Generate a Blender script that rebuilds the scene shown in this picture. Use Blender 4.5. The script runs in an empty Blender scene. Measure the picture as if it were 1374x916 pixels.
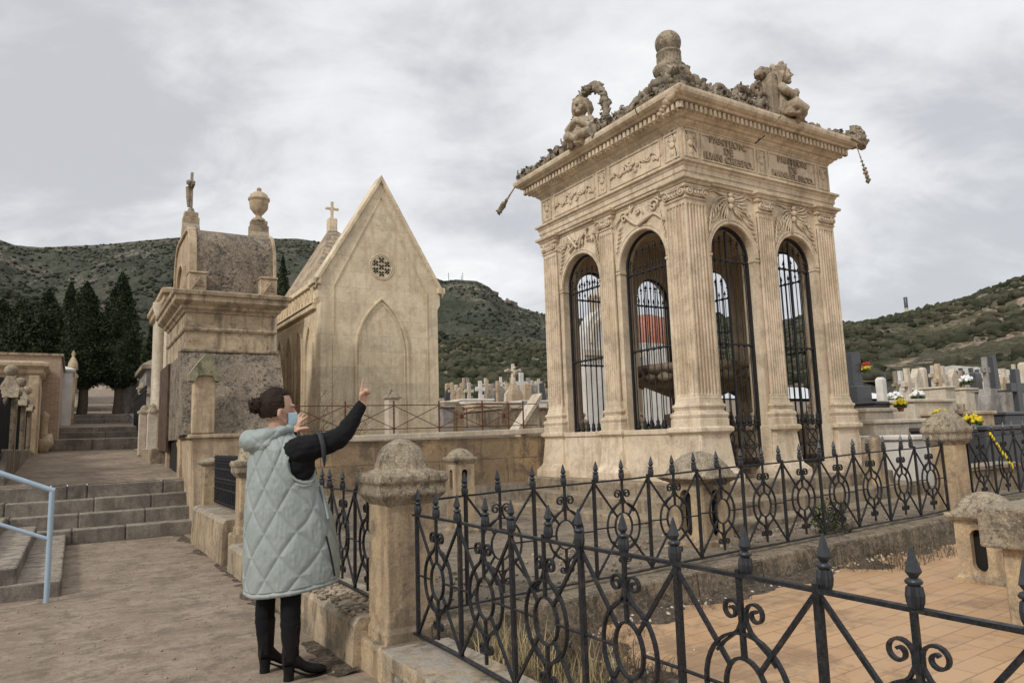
import bpy, bmesh, math, random
import numpy as np
from math import sin, cos, tan, pi, radians, sqrt, hypot, atan2, floor
from mathutils import Vector, Matrix, noise
random.seed(7); rng = np.random.default_rng(7)
scene = bpy.context.scene
col = scene.collection
CH = 1.36                      # eye height above the path
TH = radians(31.6)             # the path frame: x = across the path, y = along the path
P0 = (-0.74, 4.35)
def W(v, u): return (P0[0] + v*cos(TH) - u*sin(TH), P0[1] + v*sin(TH) + u*cos(TH))
def inv(x, y):
    x -= P0[0]; y -= P0[1]; return (x*cos(TH) + y*sin(TH), -x*sin(TH) + y*cos(TH))
FL, PITCH, ROLL = 953.0, .1333, -.032
_fw = Vector((0, cos(PITCH), sin(PITCH))); _up = Vector((0, -sin(PITCH), cos(PITCH))); _rt = Vector((1, 0, 0))
RT = _rt*cos(ROLL) + _up*sin(ROLL); UPV = -_rt*sin(ROLL) + _up*cos(ROLL)
def bearing(px, py):           # horizontal angle and slope of a sight line (used to survey the far hills)
    d = _fw + RT*((px-687)/FL) - UPV*((py-458)/FL)
    return atan2(d.x, d.y), d.z/hypot(d.x, d.y)

# ------------------------------------------------------------------ materials
def nt(m):
    m.use_nodes = True; t = m.node_tree; t.nodes.clear(); return t
class NB:
    def __init__(s, t): s.t = t
    def n(s, typ, **kw):
        x = s.t.nodes.new(typ)
        for k, v in kw.items():
            if k.startswith('i_'): x.inputs[k[2:].replace('_', ' ')].default_value = v
            else: setattr(x, k, v)
        return x
    def l(s, a, b): s.t.links.new(a, b)
    def noise(s, vec, scale, detail=5, rough=.6, dist=0):
        x = s.n('ShaderNodeTexNoise'); x.inputs['Scale'].default_value = scale; x.inputs['Detail'].default_value = detail
        x.inputs['Roughness'].default_value = rough; x.inputs['Distortion'].default_value = dist; s.l(vec, x.inputs['Vector']); return x.outputs['Fac']
    def ramp(s, fac, lo, hi, a=0., b=1.):
        x = s.n('ShaderNodeMapRange'); x.interpolation_type = 'SMOOTHSTEP'
        x.inputs['From Min'].default_value = lo; x.inputs['From Max'].default_value = hi
        x.inputs['To Min'].default_value = a; x.inputs['To Max'].default_value = b; s.l(fac, x.inputs['Value']); return x.outputs['Result']
    def mix(s, fac, a, b, mode='MIX'):
        x = s.n('ShaderNodeMix', data_type='RGBA', blend_type=mode)
        if hasattr(fac, 'links') or not isinstance(fac, (int, float)): s.l(fac, x.inputs[0])
        else: x.inputs[0].default_value = fac
        for i, c in ((6, a), (7, b)):
            if isinstance(c, tuple): x.inputs[i].default_value = (*c, 1)
            else: s.l(c, x.inputs[i])
        return x.outputs[2]
    def math(s, op, a, b=None):
        x = s.n('ShaderNodeMath', operation=op)
        for i, c in ((0, a), (1, b)):
            if c is None: continue
            if isinstance(c, (int, float)): x.inputs[i].default_value = c
            else: s.l(c, x.inputs[i])
        return x.outputs[0]
    def mapping(s, vec, sc=(1, 1, 1), loc=(0, 0, 0), rot=(0, 0, 0)):
        x = s.n('ShaderNodeMapping'); x.inputs['Scale'].default_value = sc; x.inputs['Location'].default_value = loc; x.inputs['Rotation'].default_value = rot
        s.l(vec, x.inputs['Vector']); return x.outputs[0]
    def coords(s):
        tc = s.n('ShaderNodeTexCoord'); oi = s.n('ShaderNodeObjectInfo')
        a = s.n('ShaderNodeVectorMath', operation='SCALE'); s.l(oi.outputs['Location'], a.inputs[0]); a.inputs['Scale'].default_value = .73
        b = s.n('ShaderNodeVectorMath', operation='ADD'); s.l(tc.outputs['Object'], b.inputs[0]); s.l(a.outputs[0], b.inputs[1])
        return tc.outputs['Object'], b.outputs[0]
    def wall_uv(s, vec):       # (x+y, z) : runs along either wall direction
        sp = s.n('ShaderNodeSeparateXYZ'); s.l(vec, sp.inputs[0]); cb = s.n('ShaderNodeCombineXYZ')
        s.l(s.math('ADD', sp.outputs[0], sp.outputs[1]), cb.inputs[0]); s.l(sp.outputs[2], cb.inputs[1]); return cb.outputs[0]
    def out(s, colr, rough=.9, bump=None, bstr=.3, bdist=.01, metal=0., spec=.3, **kw):
        p = s.n('ShaderNodeBsdfPrincipled'); o = s.n('ShaderNodeOutputMaterial')
        if isinstance(colr, tuple): p.inputs['Base Color'].default_value = (*colr, 1)
        else: s.l(colr, p.inputs['Base Color'])
        if isinstance(rough, (int, float)): p.inputs['Roughness'].default_value = rough
        else: s.l(rough, p.inputs['Roughness'])
        p.inputs['Metallic'].default_value = metal; p.inputs['Specular IOR Level'].default_value = spec
        for k, v in kw.items(): p.inputs[k.replace('_', ' ')].default_value = v
        if bump is not None:
            b = s.n('ShaderNodeBump'); b.inputs['Strength'].default_value = bstr; b.inputs['Distance'].default_value = bdist
            s.l(bump, b.inputs['Height']); s.l(b.outputs[0], p.inputs['Normal'])
        s.l(p.outputs[0], o.inputs[0]); return p

def stone(name, c1, c2, stain=(.13, .09, .06), stain_amt=.5, grime=(.07, .06, .05), grime_amt=.4, lichen=.5, top=(.2, .18, .15), spots=0., mottle=.36,
          brick=None, joint=(.2, .15, .1), bscale=1., bump=.4, bdist=.008, grain=.25):
    m = bpy.data.materials.new(name); b = NB(nt(m)); obj, vec = b.coords()
    base = b.mix(b.ramp(b.noise(vec, 1.3*bscale, 6, .65), .42, .58), c1, c2)
    base = b.mix(b.ramp(b.noise(vec, 4.5*bscale, 7, .75), .47, .62, 0, .55), base, tuple(x*.72 for x in c2))
    base = b.mix(b.ramp(b.noise(vec, 10*bscale, 7, .8), .48, .60, 0, mottle), base, tuple(x*.62 for x in c2))
    st = b.noise(b.mapping(vec, (5, 5, .45)), 1.4, 6, .62, .3)
    base = b.mix(b.ramp(st, .48, .64, 0, stain_amt), base, stain)
    g = b.noise(vec, 2.2*bscale, 9, .75, .4)
    base = b.mix(b.ramp(g, .505, .60, 0, grime_amt), base, grime)
    geo = b.n('ShaderNodeNewGeometry'); sp = b.n('ShaderNodeSeparateXYZ'); b.l(geo.outputs['Normal'], sp.inputs[0])
    tn = b.math('MULTIPLY', b.ramp(sp.outputs[2], .25, .8), b.ramp(b.noise(vec, 7, 8, .75), .42, .56, 0, lichen))
    base = b.mix(tn, base, top)
    if spots: base = b.mix(b.ramp(b.noise(vec, 26, 5, .8, .5), .53, .60, 0, spots), base, tuple(min(1, x*1.45) for x in top)); base = b.mix(b.ramp(b.noise(b.mapping(vec, loc=(5, 3, 9)), 17, 6, .8, .4), .54, .60, 0, spots), base, tuple(x*.6 for x in grime))
    fine = b.noise(vec, 60, 4, .7); mid = b.noise(vec, 14, 6, .7)
    base = b.mix(grain*1.3, base, b.mix(b.ramp(fine, .3, .7), (.25, .25, .25), (.75, .75, .75)), 'OVERLAY')
    h = b.math('ADD', b.math('MULTIPLY', fine, .35), mid)
    if brick:
        bw, bh, js = brick
        br = b.n('ShaderNodeTexBrick'); br.inputs['Scale'].default_value = 1; br.inputs['Mortar Size'].default_value = js
        br.inputs['Brick Width'].default_value = bw; br.inputs['Row Height'].default_value = bh; br.inputs['Mortar Smooth'].default_value = .3
        br.inputs['Color1'].default_value = (.85, .85, .85, 1); br.inputs['Color2'].default_value = (1.1, 1.08, 1.05, 1); br.inputs['Mortar'].default_value = (1, 1, 1, 1)
        b.l(b.wall_uv(obj), br.inputs['Vector'])
        base = b.mix(.6, base, br.outputs['Color'], 'MULTIPLY')
        jf = b.math('MULTIPLY', br.outputs['Fac'], b.ramp(b.noise(vec, 3, 3), .3, .6, .25, .9))
        base = b.mix(jf, base, joint); h = b.math('SUBTRACT', h, b.math('MULTIPLY', br.outputs['Fac'], .8))
    b.out(base, .92, h, bump, bdist, spec=.15)
    return m
def simple(name, c, rough=.8, var=.2, metal=0., spec=.3, scale=8, bump=0., bd=.004, **kw):
    m = bpy.data.materials.new(name); b = NB(nt(m)); obj, vec = b.coords()
    n = b.noise(vec, scale, 6, .65)
    c0 = tuple(x*(1-var) for x in c); c1 = tuple(min(1, x*(1+var)) for x in c)
    b.out(b.mix(b.ramp(n, .3, .7), c0, c1), rough, n if bump else None, bump, bd, metal, spec, **kw); return m

M = {}
M['warm'] = stone('warm_sandstone', (.56, .435, .295), (.46, .355, .24), stain=(.24, .165, .105), stain_amt=.55, grime=(.13, .10, .075), grime_amt=.3, lichen=.5, top=(.27, .23, .18), bump=.3, bdist=.005)
M['warmblock'] = stone('warm_sandstone_blocks', (.57, .42, .26), (.50, .37, .23), stain=(.2, .13, .08), stain_amt=.35, grime_amt=.25, brick=(.9, .42, .006), joint=(.27, .19, .12), bump=.3, bdist=.005)
M['panteon'] = stone('panteon_sandstone', (.72, .60, .45), (.63, .515, .37), mottle=.22, stain=(.36, .25, .155), stain_amt=.45, grime=(.24, .195, .145), grime_amt=.32, lichen=.5, top=(.25, .21, .16), bump=.35, bdist=.005)
M['carved'] = stone('weathered_carved_stone', (.42, .33, .23), (.32, .26, .19), stain=(.12, .09, .06), grime=(.06, .05, .045), grime_amt=.65, lichen=.5, top=(.17, .15, .12), bump=.7, bdist=.01, bscale=2)
M['crest'] = stone('dark_crest_stone', (.40, .335, .25), (.27, .225, .165), stain=(.15, .12, .09), grime=(.08, .07, .058), grime_amt=.65, lichen=.6, top=(.16, .15, .13), bump=.8, bdist=.015, bscale=2)
M['roof_slab'] = stone('rough_old_slab', (.34, .275, .20), (.24, .195, .145), stain=(.13, .10, .075), grime=(.055, .048, .042), grime_amt=.7, lichen=.5, top=(.235, .205, .165), spots=.85, bump=1.0, bdist=.03, bscale=1.6, grain=.5)
M['pillar'] = stone('fence_pillar_stone', (.50, .375, .235), (.40, .31, .205), stain=(.17, .12, .08), stain_amt=.6, grime=(.09, .075, .06), grime_amt=.55, lichen=.9, top=(.17, .15, .12), bump=.6, bdist=.01)
M['cap'] = stone('lichen_stone_cap', (.40, .325, .23), (.29, .24, .175), stain=(.14, .11, .08), grime=(.09, .078, .06), grime_amt=.65, lichen=.7, top=(.27, .23, .165), spots=.6, bump=.55, bdist=.007, bscale=2.6, grain=.5)
M['lowwall'] = stone('low_wall_stone', (.44, .34, .225), (.33, .265, .185), stain=(.13, .1, .07), stain_amt=.7, grime=(.10, .085, .065), grime_amt=.6, lichen=.8, top=(.33, .30, .26), bump=.6, bdist=.012)
M['backwall'] = stone('old_back_wall', (.40, .29, .17), (.30, .22, .14), stain=(.13, .1, .07), stain_amt=.6, grime=(.12, .1, .08), grime_amt=.7, lichen=.7, top=(.5, .45, .36), brick=(1.15, .42, .008), joint=(.15, .11, .08), bump=.6, bdist=.012)
M['chapel'] = stone('chapel_limestone', (.78, .665, .48), (.71, .59, .415), stain=(.50, .40, .27), stain_amt=.5, grime=(.42, .35, .245), grime_amt=.4, lichen=.7, top=(.30, .25, .18), brick=(1.0, .38, .005), joint=(.48, .39, .27), bump=.25, bdist=.006, mottle=.14)
M['steps'] = stone('grey_step_stone', (.27, .235, .195), (.19, .168, .142), stain=(.12, .1, .08), grime=(.09, .08, .07), grime_amt=.5, lichen=.6, mottle=.25, top=(.40, .34, .265), bump=.8, bdist=.015)
M['path'] = stone('worn_path_paving', (.315, .25, .19), (.25, .195, .145), stain=(.18, .14, .105), stain_amt=.35, grime=(.135, .11, .085), grime_amt=.65, lichen=.0, top=(.335, .27, .20), spots=.0, bump=.35, bdist=.010, grain=.2, bscale=1.7)
M['plot'] = stone('dusty_plot_ground', (.27, .22, .165), (.18, .15, .115), grime=(.12, .1, .075), grime_amt=.7, lichen=.3, top=(.33, .28, .21), bump=.9, bdist=.02, bscale=2, grain=.5)
M['whitewall'] = stone('pale_tomb_stone', (.66, .58, .46), (.58, .50, .39), stain=(.4, .33, .25), stain_amt=.4, grime=(.3, .26, .2), grime_amt=.25, lichen=.2, bump=.2)
M['white'] = simple('white_marble', (.62, .59, .54), .6, .12, scale=3)
M['granite'] = simple('dark_granite', (.055, .057, .062), .35, .35, scale=40, spec=.5)
M['greystone'] = stone('grey_tomb_stone', (.36, .34, .31), (.27, .255, .235), bump=.3)
m_ = bpy.data.materials.new('black_painted_iron'); b = NB(nt(m_)); obj, vec = b.coords(); n_ = b.noise(vec, 14, 7, .75); f_ = b.noise(vec, 90, 4, .7)
c_ = b.mix(b.ramp(n_, .55, .64, 0, .8), b.mix(b.ramp(f_, .4, .6), (.008, .0085, .010), (.020, .021, .024)), (.060, .040, .028)); c_ = b.mix(b.ramp(b.noise(vec, 35, 6, .8), .58, .63, 0, .5), c_, (.05, .046, .043))
b.out(c_, b.ramp(n_, .4, .6, .38, .75), b.math('ADD', n_, f_), .5, .003, spec=.35); M['iron'] = m_
M['finial'] = simple('worn_dark_iron', (.026, .028, .033), .38, .3, spec=.5, scale=40, bump=.4, bd=.002)
M['redrail'] = simple('rusty_red_iron', (.11, .038, .026), .8, .4, scale=30)
M['rust'] = simple('rusty_brown_iron', (.12, .065, .04), .8, .4, scale=20)
M['bluerail'] = simple('pale_blue_painted_metal', (.33, .42, .50), .38, .06, spec=.5)
M['wood'] = simple('old_dark_door', (.09, .055, .035), .8, .4, scale=6)
M['darkdoor'] = simple('black_metal_door', (.018, .018, .018), .6, .3)
M['redpaint'] = simple('faded_red_board', (.22, .03, .03), .7, .2)
M['moss'] = stone('mossy_stone_cap', (.33, .30, .20), (.24, .22, .14), stain=(.12, .12, .07), grime=(.06, .06, .04), grime_amt=.6, lichen=.5, top=(.25, .235, .13), bump=.7, bscale=2)
M['statue'] = stone('carved_figure_stone', (.50, .42, .31), (.41, .335, .24), stain=(.24, .165, .105), stain_amt=.6, grime=(.13, .1, .08), grime_amt=.6, lichen=.5, top=(.25, .21, .17), bump=.6, bdist=.01, bscale=3)
M['letters'] = stone('shaded_letter_stone', (.42, .34, .245), (.37, .295, .21), stain_amt=.3, grime_amt=.4, bump=.3)  # mausoleum stone painted darker to stand for the relief shading of the letters
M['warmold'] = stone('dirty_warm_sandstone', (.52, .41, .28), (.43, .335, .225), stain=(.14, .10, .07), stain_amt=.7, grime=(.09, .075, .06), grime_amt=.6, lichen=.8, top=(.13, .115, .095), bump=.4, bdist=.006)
M['kerbstone'] = stone('dark_old_kerb', (.25, .20, .14), (.18, .145, .105), stain=(.09, .075, .055), stain_amt=.7, grime=(.06, .052, .04), grime_amt=.7, lichen=.6, top=(.26, .215, .16), spots=.5, bump=.9, bdist=.02, bscale=2)
M['oldsteps'] = stone('old_plot_steps', (.38, .30, .21), (.28, .225, .16), stain=(.14, .11, .08), stain_amt=.7, grime=(.10, .085, .065), grime_amt=.6, lichen=.7, top=(.30, .25, .185), spots=.3, bump=.6, bdist=.012)
M['soil'] = stone('dark_soil', (.12, .095, .07), (.085, .068, .05), grime=(.05, .04, .03), grime_amt=.6, lichen=.3, top=(.17, .135, .10), spots=.6, bump=1., bdist=.03, bscale=3, grain=.6)
# ------------------------------------------------------------------ mesh builder
_ico = {}
def ico(sub):
    if sub not in _ico:
        bm = bmesh.new(); bmesh.ops.create_icosphere(bm, subdivisions=sub, radius=1)
        _ico[sub] = ([v.co.copy() for v in bm.verts], [[v.index for v in f.verts] for f in bm.faces]); bm.free()
    return _ico[sub]
class MB:
    def __init__(s): s.v = []; s.f = []; s.sm = []
    def add(s, vs, fs, smooth=False):
        o = len(s.v); s.v += [tuple(p) for p in vs]; s.f += [[i+o for i in f] for f in fs]; s.sm += [smooth]*len(fs); return s
    def box(s, x0, x1, y0, y1, z0, z1, taper=0):
        t = taper
        vs = [(x0, y0, z0), (x1, y0, z0), (x1, y1, z0), (x0, y1, z0), (x0+t, y0+t, z1), (x1-t, y0+t, z1), (x1-t, y1-t, z1), (x0+t, y1-t, z1)]
        return s.add(vs, [(3, 2, 1, 0), (4, 5, 6, 7), (0, 1, 5, 4), (1, 2, 6, 5), (2, 3, 7, 6), (3, 0, 4, 7)])
    def hexa(s, b, t): return s.add(list(b)+list(t), [(3, 2, 1, 0), (4, 5, 6, 7), (0, 1, 5, 4), (1, 2, 6, 5), (2, 3, 7, 6), (3, 0, 4, 7)])
    def prism(s, poly, a0, a1, axis='z', smooth=False):
        def p(q, a): return {'z': (q[0], q[1], a), 'y': (q[0], a, q[1]), 'x': (a, q[0], q[1])}[axis]
        n = len(poly); vs = [p(q, a0) for q in poly]+[p(q, a1) for q in poly]
        s.add(vs, [tuple(range(n-1, -1, -1)), tuple(range(n, 2*n))])
        return s.add(vs, [(i, (i+1) % n, n+(i+1) % n, n+i) for i in range(n)], smooth)
    def loft(s, rings, smooth=True, caps=True, closed=True):
        n = len(rings[0]); vs = [p for r in rings for p in r]; fs = []
        for k in range(len(rings)-1):
            for i in range(n if closed else n-1):
                j = (i+1) % n; fs.append((k*n+i, k*n+j, (k+1)*n+j, (k+1)*n+i))
        s.add(vs, fs, smooth)
        if caps: s.add(list(rings[0]), [tuple(range(n-1, -1, -1))]); s.add(list(rings[-1]), [tuple(range(n))])
        return s
    def tube(s, pts, r, seg=6, smooth=True, flat=None, caps=True):
        P = [Vector(p) for p in pts]; R = r if isinstance(r, (list, tuple)) else [r]*len(P); rings = []; ref = None
        for i, p in enumerate(P):
            d = (P[min(i+1, len(P)-1)]-P[max(i-1, 0)]).normalized()
            if ref is None: ref = Vector((0, 0, 1)) if abs(d.z) < .9 else Vector((1, 0, 0))
            a = d.cross(ref).normalized(); b = a.cross(d).normalized(); ref = b
            fl = flat or 1
            off = pi/4 if seg == 4 else 0
            rings.append([p+a*(cos(2*pi*k/seg+off)*R[i])+b*(sin(2*pi*k/seg+off)*R[i]*fl) for k in range(seg)])
        return s.loft(rings, smooth, caps)
    def lathe(s, prof, c=(0, 0, 0), seg=20, smooth=True, sx=1, sy=1, flute=0, fn=0, rot=0):
        rings = []
        for r, z in prof:
            rings.append([(c[0]+sx*r*(1-(flute if fn and k % 2 else 0))*cos(2*pi*k/seg+rot), c[1]+sy*r*(1-(flute if fn and k % 2 else 0))*sin(2*pi*k/seg+rot), c[2]+z) for k in range(seg)])
        return s.loft(rings, smooth)
    def blob(s, c, r, sub=2, amp=.25, freq=2., seed=0, smooth=True):
        vs, fs = ico(sub); rr = r if isinstance(r, (list, tuple)) else (r, r, r); off = Vector((seed*3.1, seed*1.7, seed*.9)); out = []
        for p in vs:
            k = 1+amp*noise.noise(p*freq+off)*2
            out.append((c[0]+p.x*rr[0]*k, c[1]+p.y*rr[1]*k, c[2]+p.z*rr[2]*k))
        return s.add(out, fs, smooth)
    def sphere(s, c, r, seg=16, n=10, smooth=True):
        rr = r if isinstance(r, (list, tuple)) else (r, r, r)
        return s.loft([[(c[0]+rr[0]*sin(pi*(j+.02)/(n+.04))*cos(2*pi*k/seg), c[1]+rr[1]*sin(pi*(j+.02)/(n+.04))*sin(2*pi*k/seg), c[2]-rr[2]*cos(pi*(j+.02)/(n+.04))) for k in range(seg)] for j in range(n+1)], smooth)
    def sweep(s, prof, x0, x1, y0, y1, jit=0):   # mouldings round a rectangle, prof = [(overhang, z)]
        return s.loft([[(x0-o, y0-o, z), (x1+o, y0-o, z), (x1+o, y1+o, z), (x0-o, y1+o, z)] for o, z in prof], False)
    def build(s, name, mat, parent=None, o=None, bevel=0, seg=1, disp=0):
        if o is None: o = parent['_o'] if parent is not None else (0, 0, 0)
        me = bpy.data.meshes.new(name); me.from_pydata([(p[0]-o[0], p[1]-o[1], p[2]-o[2]) for p in s.v], [], s.f)
        me.polygons.foreach_set('use_smooth', s.sm); me.update()
        ob = bpy.data.objects.new(name, me); col.objects.link(ob)
        if isinstance(mat, str): mat = M[mat]
        me.materials.append(mat)
        if parent is not None:
            ob.parent = parent
            if '_po' in ob.keys(): pass
        else:
            ob.location = (*W(o[0], o[1]), o[2]); ob.rotation_euler = (0, 0, TH)
        ob['_o'] = o
        if bevel:
            b = ob.modifiers.new('edge', 'BEVEL'); b.width = bevel; b.segments = seg; b.limit_method = 'ANGLE'; b.angle_limit = radians(35); b.use_clamp_overlap = True
        return ob
def tag(o, label, cat, group=None, kind=None):
    if label: o['label'] = label
    if cat: o['category'] = cat
    if group: o['group'] = group
    if kind: o['kind'] = kind
    return o
def thing(name, o, label, cat, group=None, rz=None):
    e = bpy.data.objects.new(name, None); col.objects.link(e); e.empty_display_size = .2
    e.location = (*W(o[0], o[1]), o[2]); e.rotation_euler = (0, 0, TH if rz is None else rz); e['_o'] = o
    return tag(e, label, cat, group)
def copy_tree(o, parent=None):
    c = o.copy(); col.objects.link(c)
    if parent: c.parent = parent
    for ch in list(o.children): copy_tree(ch, c)
    return c
def arc(cx, cz, r, a0, a1, n): return [(cx+r*cos(a0+(a1-a0)*i/n), cz+r*sin(a0+(a1-a0)*i/n)) for i in range(n+1)]
def spiral(c, r0, r1, a0, a1, n, ax=(1, 0, 0), ay=(0, 0, 1)):
    C = Vector(c); X = Vector(ax); Y = Vector(ay)
    return [C+X*((r0+(r1-r0)*i/n)*cos(a0+(a1-a0)*i/n))+Y*((r0+(r1-r0)*i/n)*sin(a0+(a1-a0)*i/n)) for i in range(n+1)]
def text_mesh(body, size, depth):
    cu = bpy.data.curves.new('t', 'FONT'); cu.body = body; cu.size = size; cu.extrude = depth; cu.align_x = 'CENTER'; cu.bevel_depth = 0; cu.space_line = .9; cu.offset = size*.022; cu.space_character = 1.06
    ob = bpy.data.objects.new('t', cu); col.objects.link(ob); dg = bpy.context.evaluated_depsgraph_get(); dg.update()
    me = bpy.data.meshes.new_from_object(ob.evaluated_get(dg)); vs = [v.co.copy() for v in me.vertices]; fs = [tuple(p.vertices) for p in me.polygons]
    bpy.data.objects.remove(ob); return vs, fs

# ------------------------------------------------------------------ ironwork
def finial_mb(mb, x, z, k=1., y=0.):
    mb.lathe([(.006*k, z-.002), (.017*k, z), (.0215*k, z+.012*k), (.023*k, z+.03*k), (.020*k, z+.05*k), (.012*k, z+.056*k)], (x, y, 0), 20, False, flute=.20, fn=1)
    mb.lathe([(.012*k, z+.054*k), (.020*k, z+.058*k), (.0215*k, z+.064*k), (.017*k, z+.07*k), (.009*k, z+.073*k)], (x, y, 0), 12)
    mb.lathe([(.009*k, z+.072*k), (.021*k, z+.088*k), (.018*k, z+.098*k), (.010*k, z+.125*k), (.003*k, z+.147*k)], (x, y, 0), 5, False, rot=.4)
_fproto = {}
def iron_fence(A, B, zA, zB, n, label, H=.68, pitch=.27, start=0, simplef=False, group=None, phase=0):
    """panel fence between plan points A and B (path frame); n balusters; bottom rail at zA..zB"""
    dx, dy = B[0]-A[0], B[1]-A[1]; L = hypot(dx, dy); ang = atan2(dy, dx); sl = (zB-zA)/L
    root = thing('iron_fence', (A[0], A[1], zA), label, 'fence', group, TH+ang)
    o0 = (0, 0, 0)
    def rail(nm, z, w, h, x0=-.02, x1=L+.02):
        m = MB(); N = max(2, int(L/.5)); rings = []
        for i in range(N+1):
            x = x0+(x1-x0)*i/N; dz = .004*sin(i*1.7+z*9); yy = .003*sin(i*2.3)
            rings.append([(x, yy-w/2, z+sl*x-h/2+dz), (x, yy+w/2, z+sl*x-h/2+dz), (x, yy+w/2, z+sl*x+h/2+dz), (x, yy-w/2, z+sl*x+h/2+dz)])
        m.loft(rings, False); return m.build(nm, 'iron', root, o0)
    rail('top_rail', H, .024, .012); rail('bottom_rail', 0, .030, .010)
    zc = H*.5
    if 'main' not in _fproto:
        m = MB(); m.box(-.0105, .0105, -.010, .010, -.006, .70); a = m.build('baluster', 'iron', root, o0)
        f = MB(); finial_mb(f, 0, .685, 1.0); fm = f.build('finial', 'finial', a, o0)
        m = MB(); m.box(-.0075, .0075, -.007, .007, .44, .70); c = m.build('baluster', 'iron', root, o0)
        m = MB(); m.box(-.0075, .0075, -.007, .007, .03, .24); c2 = m.build('lower_bar', 'iron', root, o0)
        f = MB(); finial_mb(f, 0, .685, .97); f1 = f.build('finial', 'finial', c, o0)
        KN = dict(seg=4, smooth=False, flat=.55)
        s = MB(); s.tube([(q[0], 0, .34+(q[1]-.34)*1.2) for q in arc(0, .34, .082, 0, 2*pi, 26)], .0115, **KN); ring = s.build('oval_ring', 'iron', root, o0)
        s = MB(); s.tube([(q[0], 0, .34+(q[1]-.34)*1.1) for q in arc(0, .34, .155, 0, 2*pi, 34)], .0115, **KN); ring2 = s.build('oval_ring', 'iron', root, o0)
        scr = []
        for zz in (1, -1):
            s = MB(); s.box(-.010, .010, -.0095, .0095, .34+zz*.20-.012, .34+zz*.20+.012)
            for sx in (1, -1):
                pts = [(sx*.112, 0, .34+zz*.10), (sx*.085, 0, .34+zz*.130), (sx*.05, 0, .34+zz*.155), (sx*.024, 0, .34+zz*.178), (sx*.010, 0, .34+zz*.205)]
                if zz > 0: sp = spiral((sx*.046, 0, .34+zz*.232), .036, .008, 0, 2*pi*1.35, 24, (-sx, 0, 0), (0, 0, zz))
                else: sp = spiral((sx*.036, 0, .34+zz*.235), .026, .007, 0, 2*pi*1.3, 20, (-sx, 0, 0), (0, 0, zz))
                s.tube([Vector(p) for p in pts]+list(sp), .011, seg=4, smooth=False, flat=.5)
            scr.append(s.build('scroll', 'iron', root, o0))
        dgs = []
        for zz in (1, -1):
            for sx in (1, -1):
                s = MB(); s.tube([(sx*.265, 0, .34+zz*.325), (sx*.055, 0, .34+zz*.068)], .009, 4, False); dgs.append(s.build('diagonal_brace', 'iron', root, o0))
        for sx in (1, -1): s = MB(); s.tube([(sx*.27, 0, .34), (sx*.08, 0, .34)], .006, 6); dgs.append(s.build('middle_rail', 'iron', root, o0))
        _fproto.update(main=a.data, fin=fm.data, orn=c.data, orn2=c2.data, fin2=f1.data, ring=ring.data, ring2=ring2.data, scr=[q.data for q in scr], dg=[(q.data, q.name.split('.')[0]) for q in dgs])
        for ob in [a, c, c2, ring, ring2]+scr+dgs:
            for ch in list(ob.children): bpy.data.objects.remove(ch)
            bpy.data.objects.remove(ob)
    def put(nm, me, x, par, z=0., sc=1.):
        ob = bpy.data.objects.new(nm, me); col.objects.link(ob); ob.parent = par
        ob.location = (x+(random.uniform(-.004, .004) if nm == 'baluster' else 0), random.uniform(-.003, .003), z); ob.rotation_euler = (random.uniform(-.006, .006), random.uniform(-.006, .006), random.uniform(-.05, .05) if nm in ('scroll', 'oval_ring') else 0); ob.scale = (pitch/.27 if nm in ('diagonal_brace', 'oval_ring', 'scroll', 'middle_rail') else 1, 1, H/.68); return ob
    for i in range(n):
        x = start+pitch*i; z = sl*x
        odd = (i+phase) % 2 == 1
        b = put('baluster', _fproto['orn'] if odd else _fproto['main'], x, root, z)
        f = bpy.data.objects.new('finial', _fproto['fin2'] if odd else _fproto['fin']); col.objects.link(f); f.parent = b
        f.rotation_euler = (random.uniform(-.03, .03), random.uniform(-.03, .03), 0)
        if odd:
            put('oval_ring', _fproto['ring'], x, root, z); put('oval_ring', _fproto['ring2'], x, root, z)
            put('lower_bar', _fproto['orn2'], x, root, z)
            for q in _fproto['scr']: put('scroll', q, x, root, z)
            for q, nm in _fproto['dg']: put(nm, q, x, root, z)
    return root
def spear_fence(A, B, z, h, n, label, mat='iron', name='iron_fence', r=.008, rails=(.1, .85), knots=()):
    dx, dy = B[0]-A[0], B[1]-A[1]; L = hypot(dx, dy); ang = atan2(dy, dx)
    root = thing(name, (A[0], A[1], z), label, 'fence', None, TH+ang)
    for q in rails:
        m = MB(); m.box(0, L, -.012, .012, h*q-.008, h*q+.008); m.build('rail', mat, root, (0, 0, 0))
    m = MB(); m.tube([(0, 0, 0), (0, 0, h*.9)], r, 5)
    m.lathe([(r, h*.86), (r*2.2, h*.89), (r*.8, h*.91), (r*2.4, h*.94), (.001, h)], (0, 0, 0), 6)
    for k in knots: m.lathe([(r, h*k-.02), (r*2, h*k), (r, h*k+.02)], (0, 0, 0), 6)
    me = None
    for i in range(n):
        if me is None: ob = m.build('bar', mat, root, (0, 0, 0)); me = ob.data
        else: ob = bpy.data.objects.new('bar', me); col.objects.link(ob); ob.parent = root
        ob.location = (L*(i+.5)/n, 0, 0)
    return root

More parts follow.
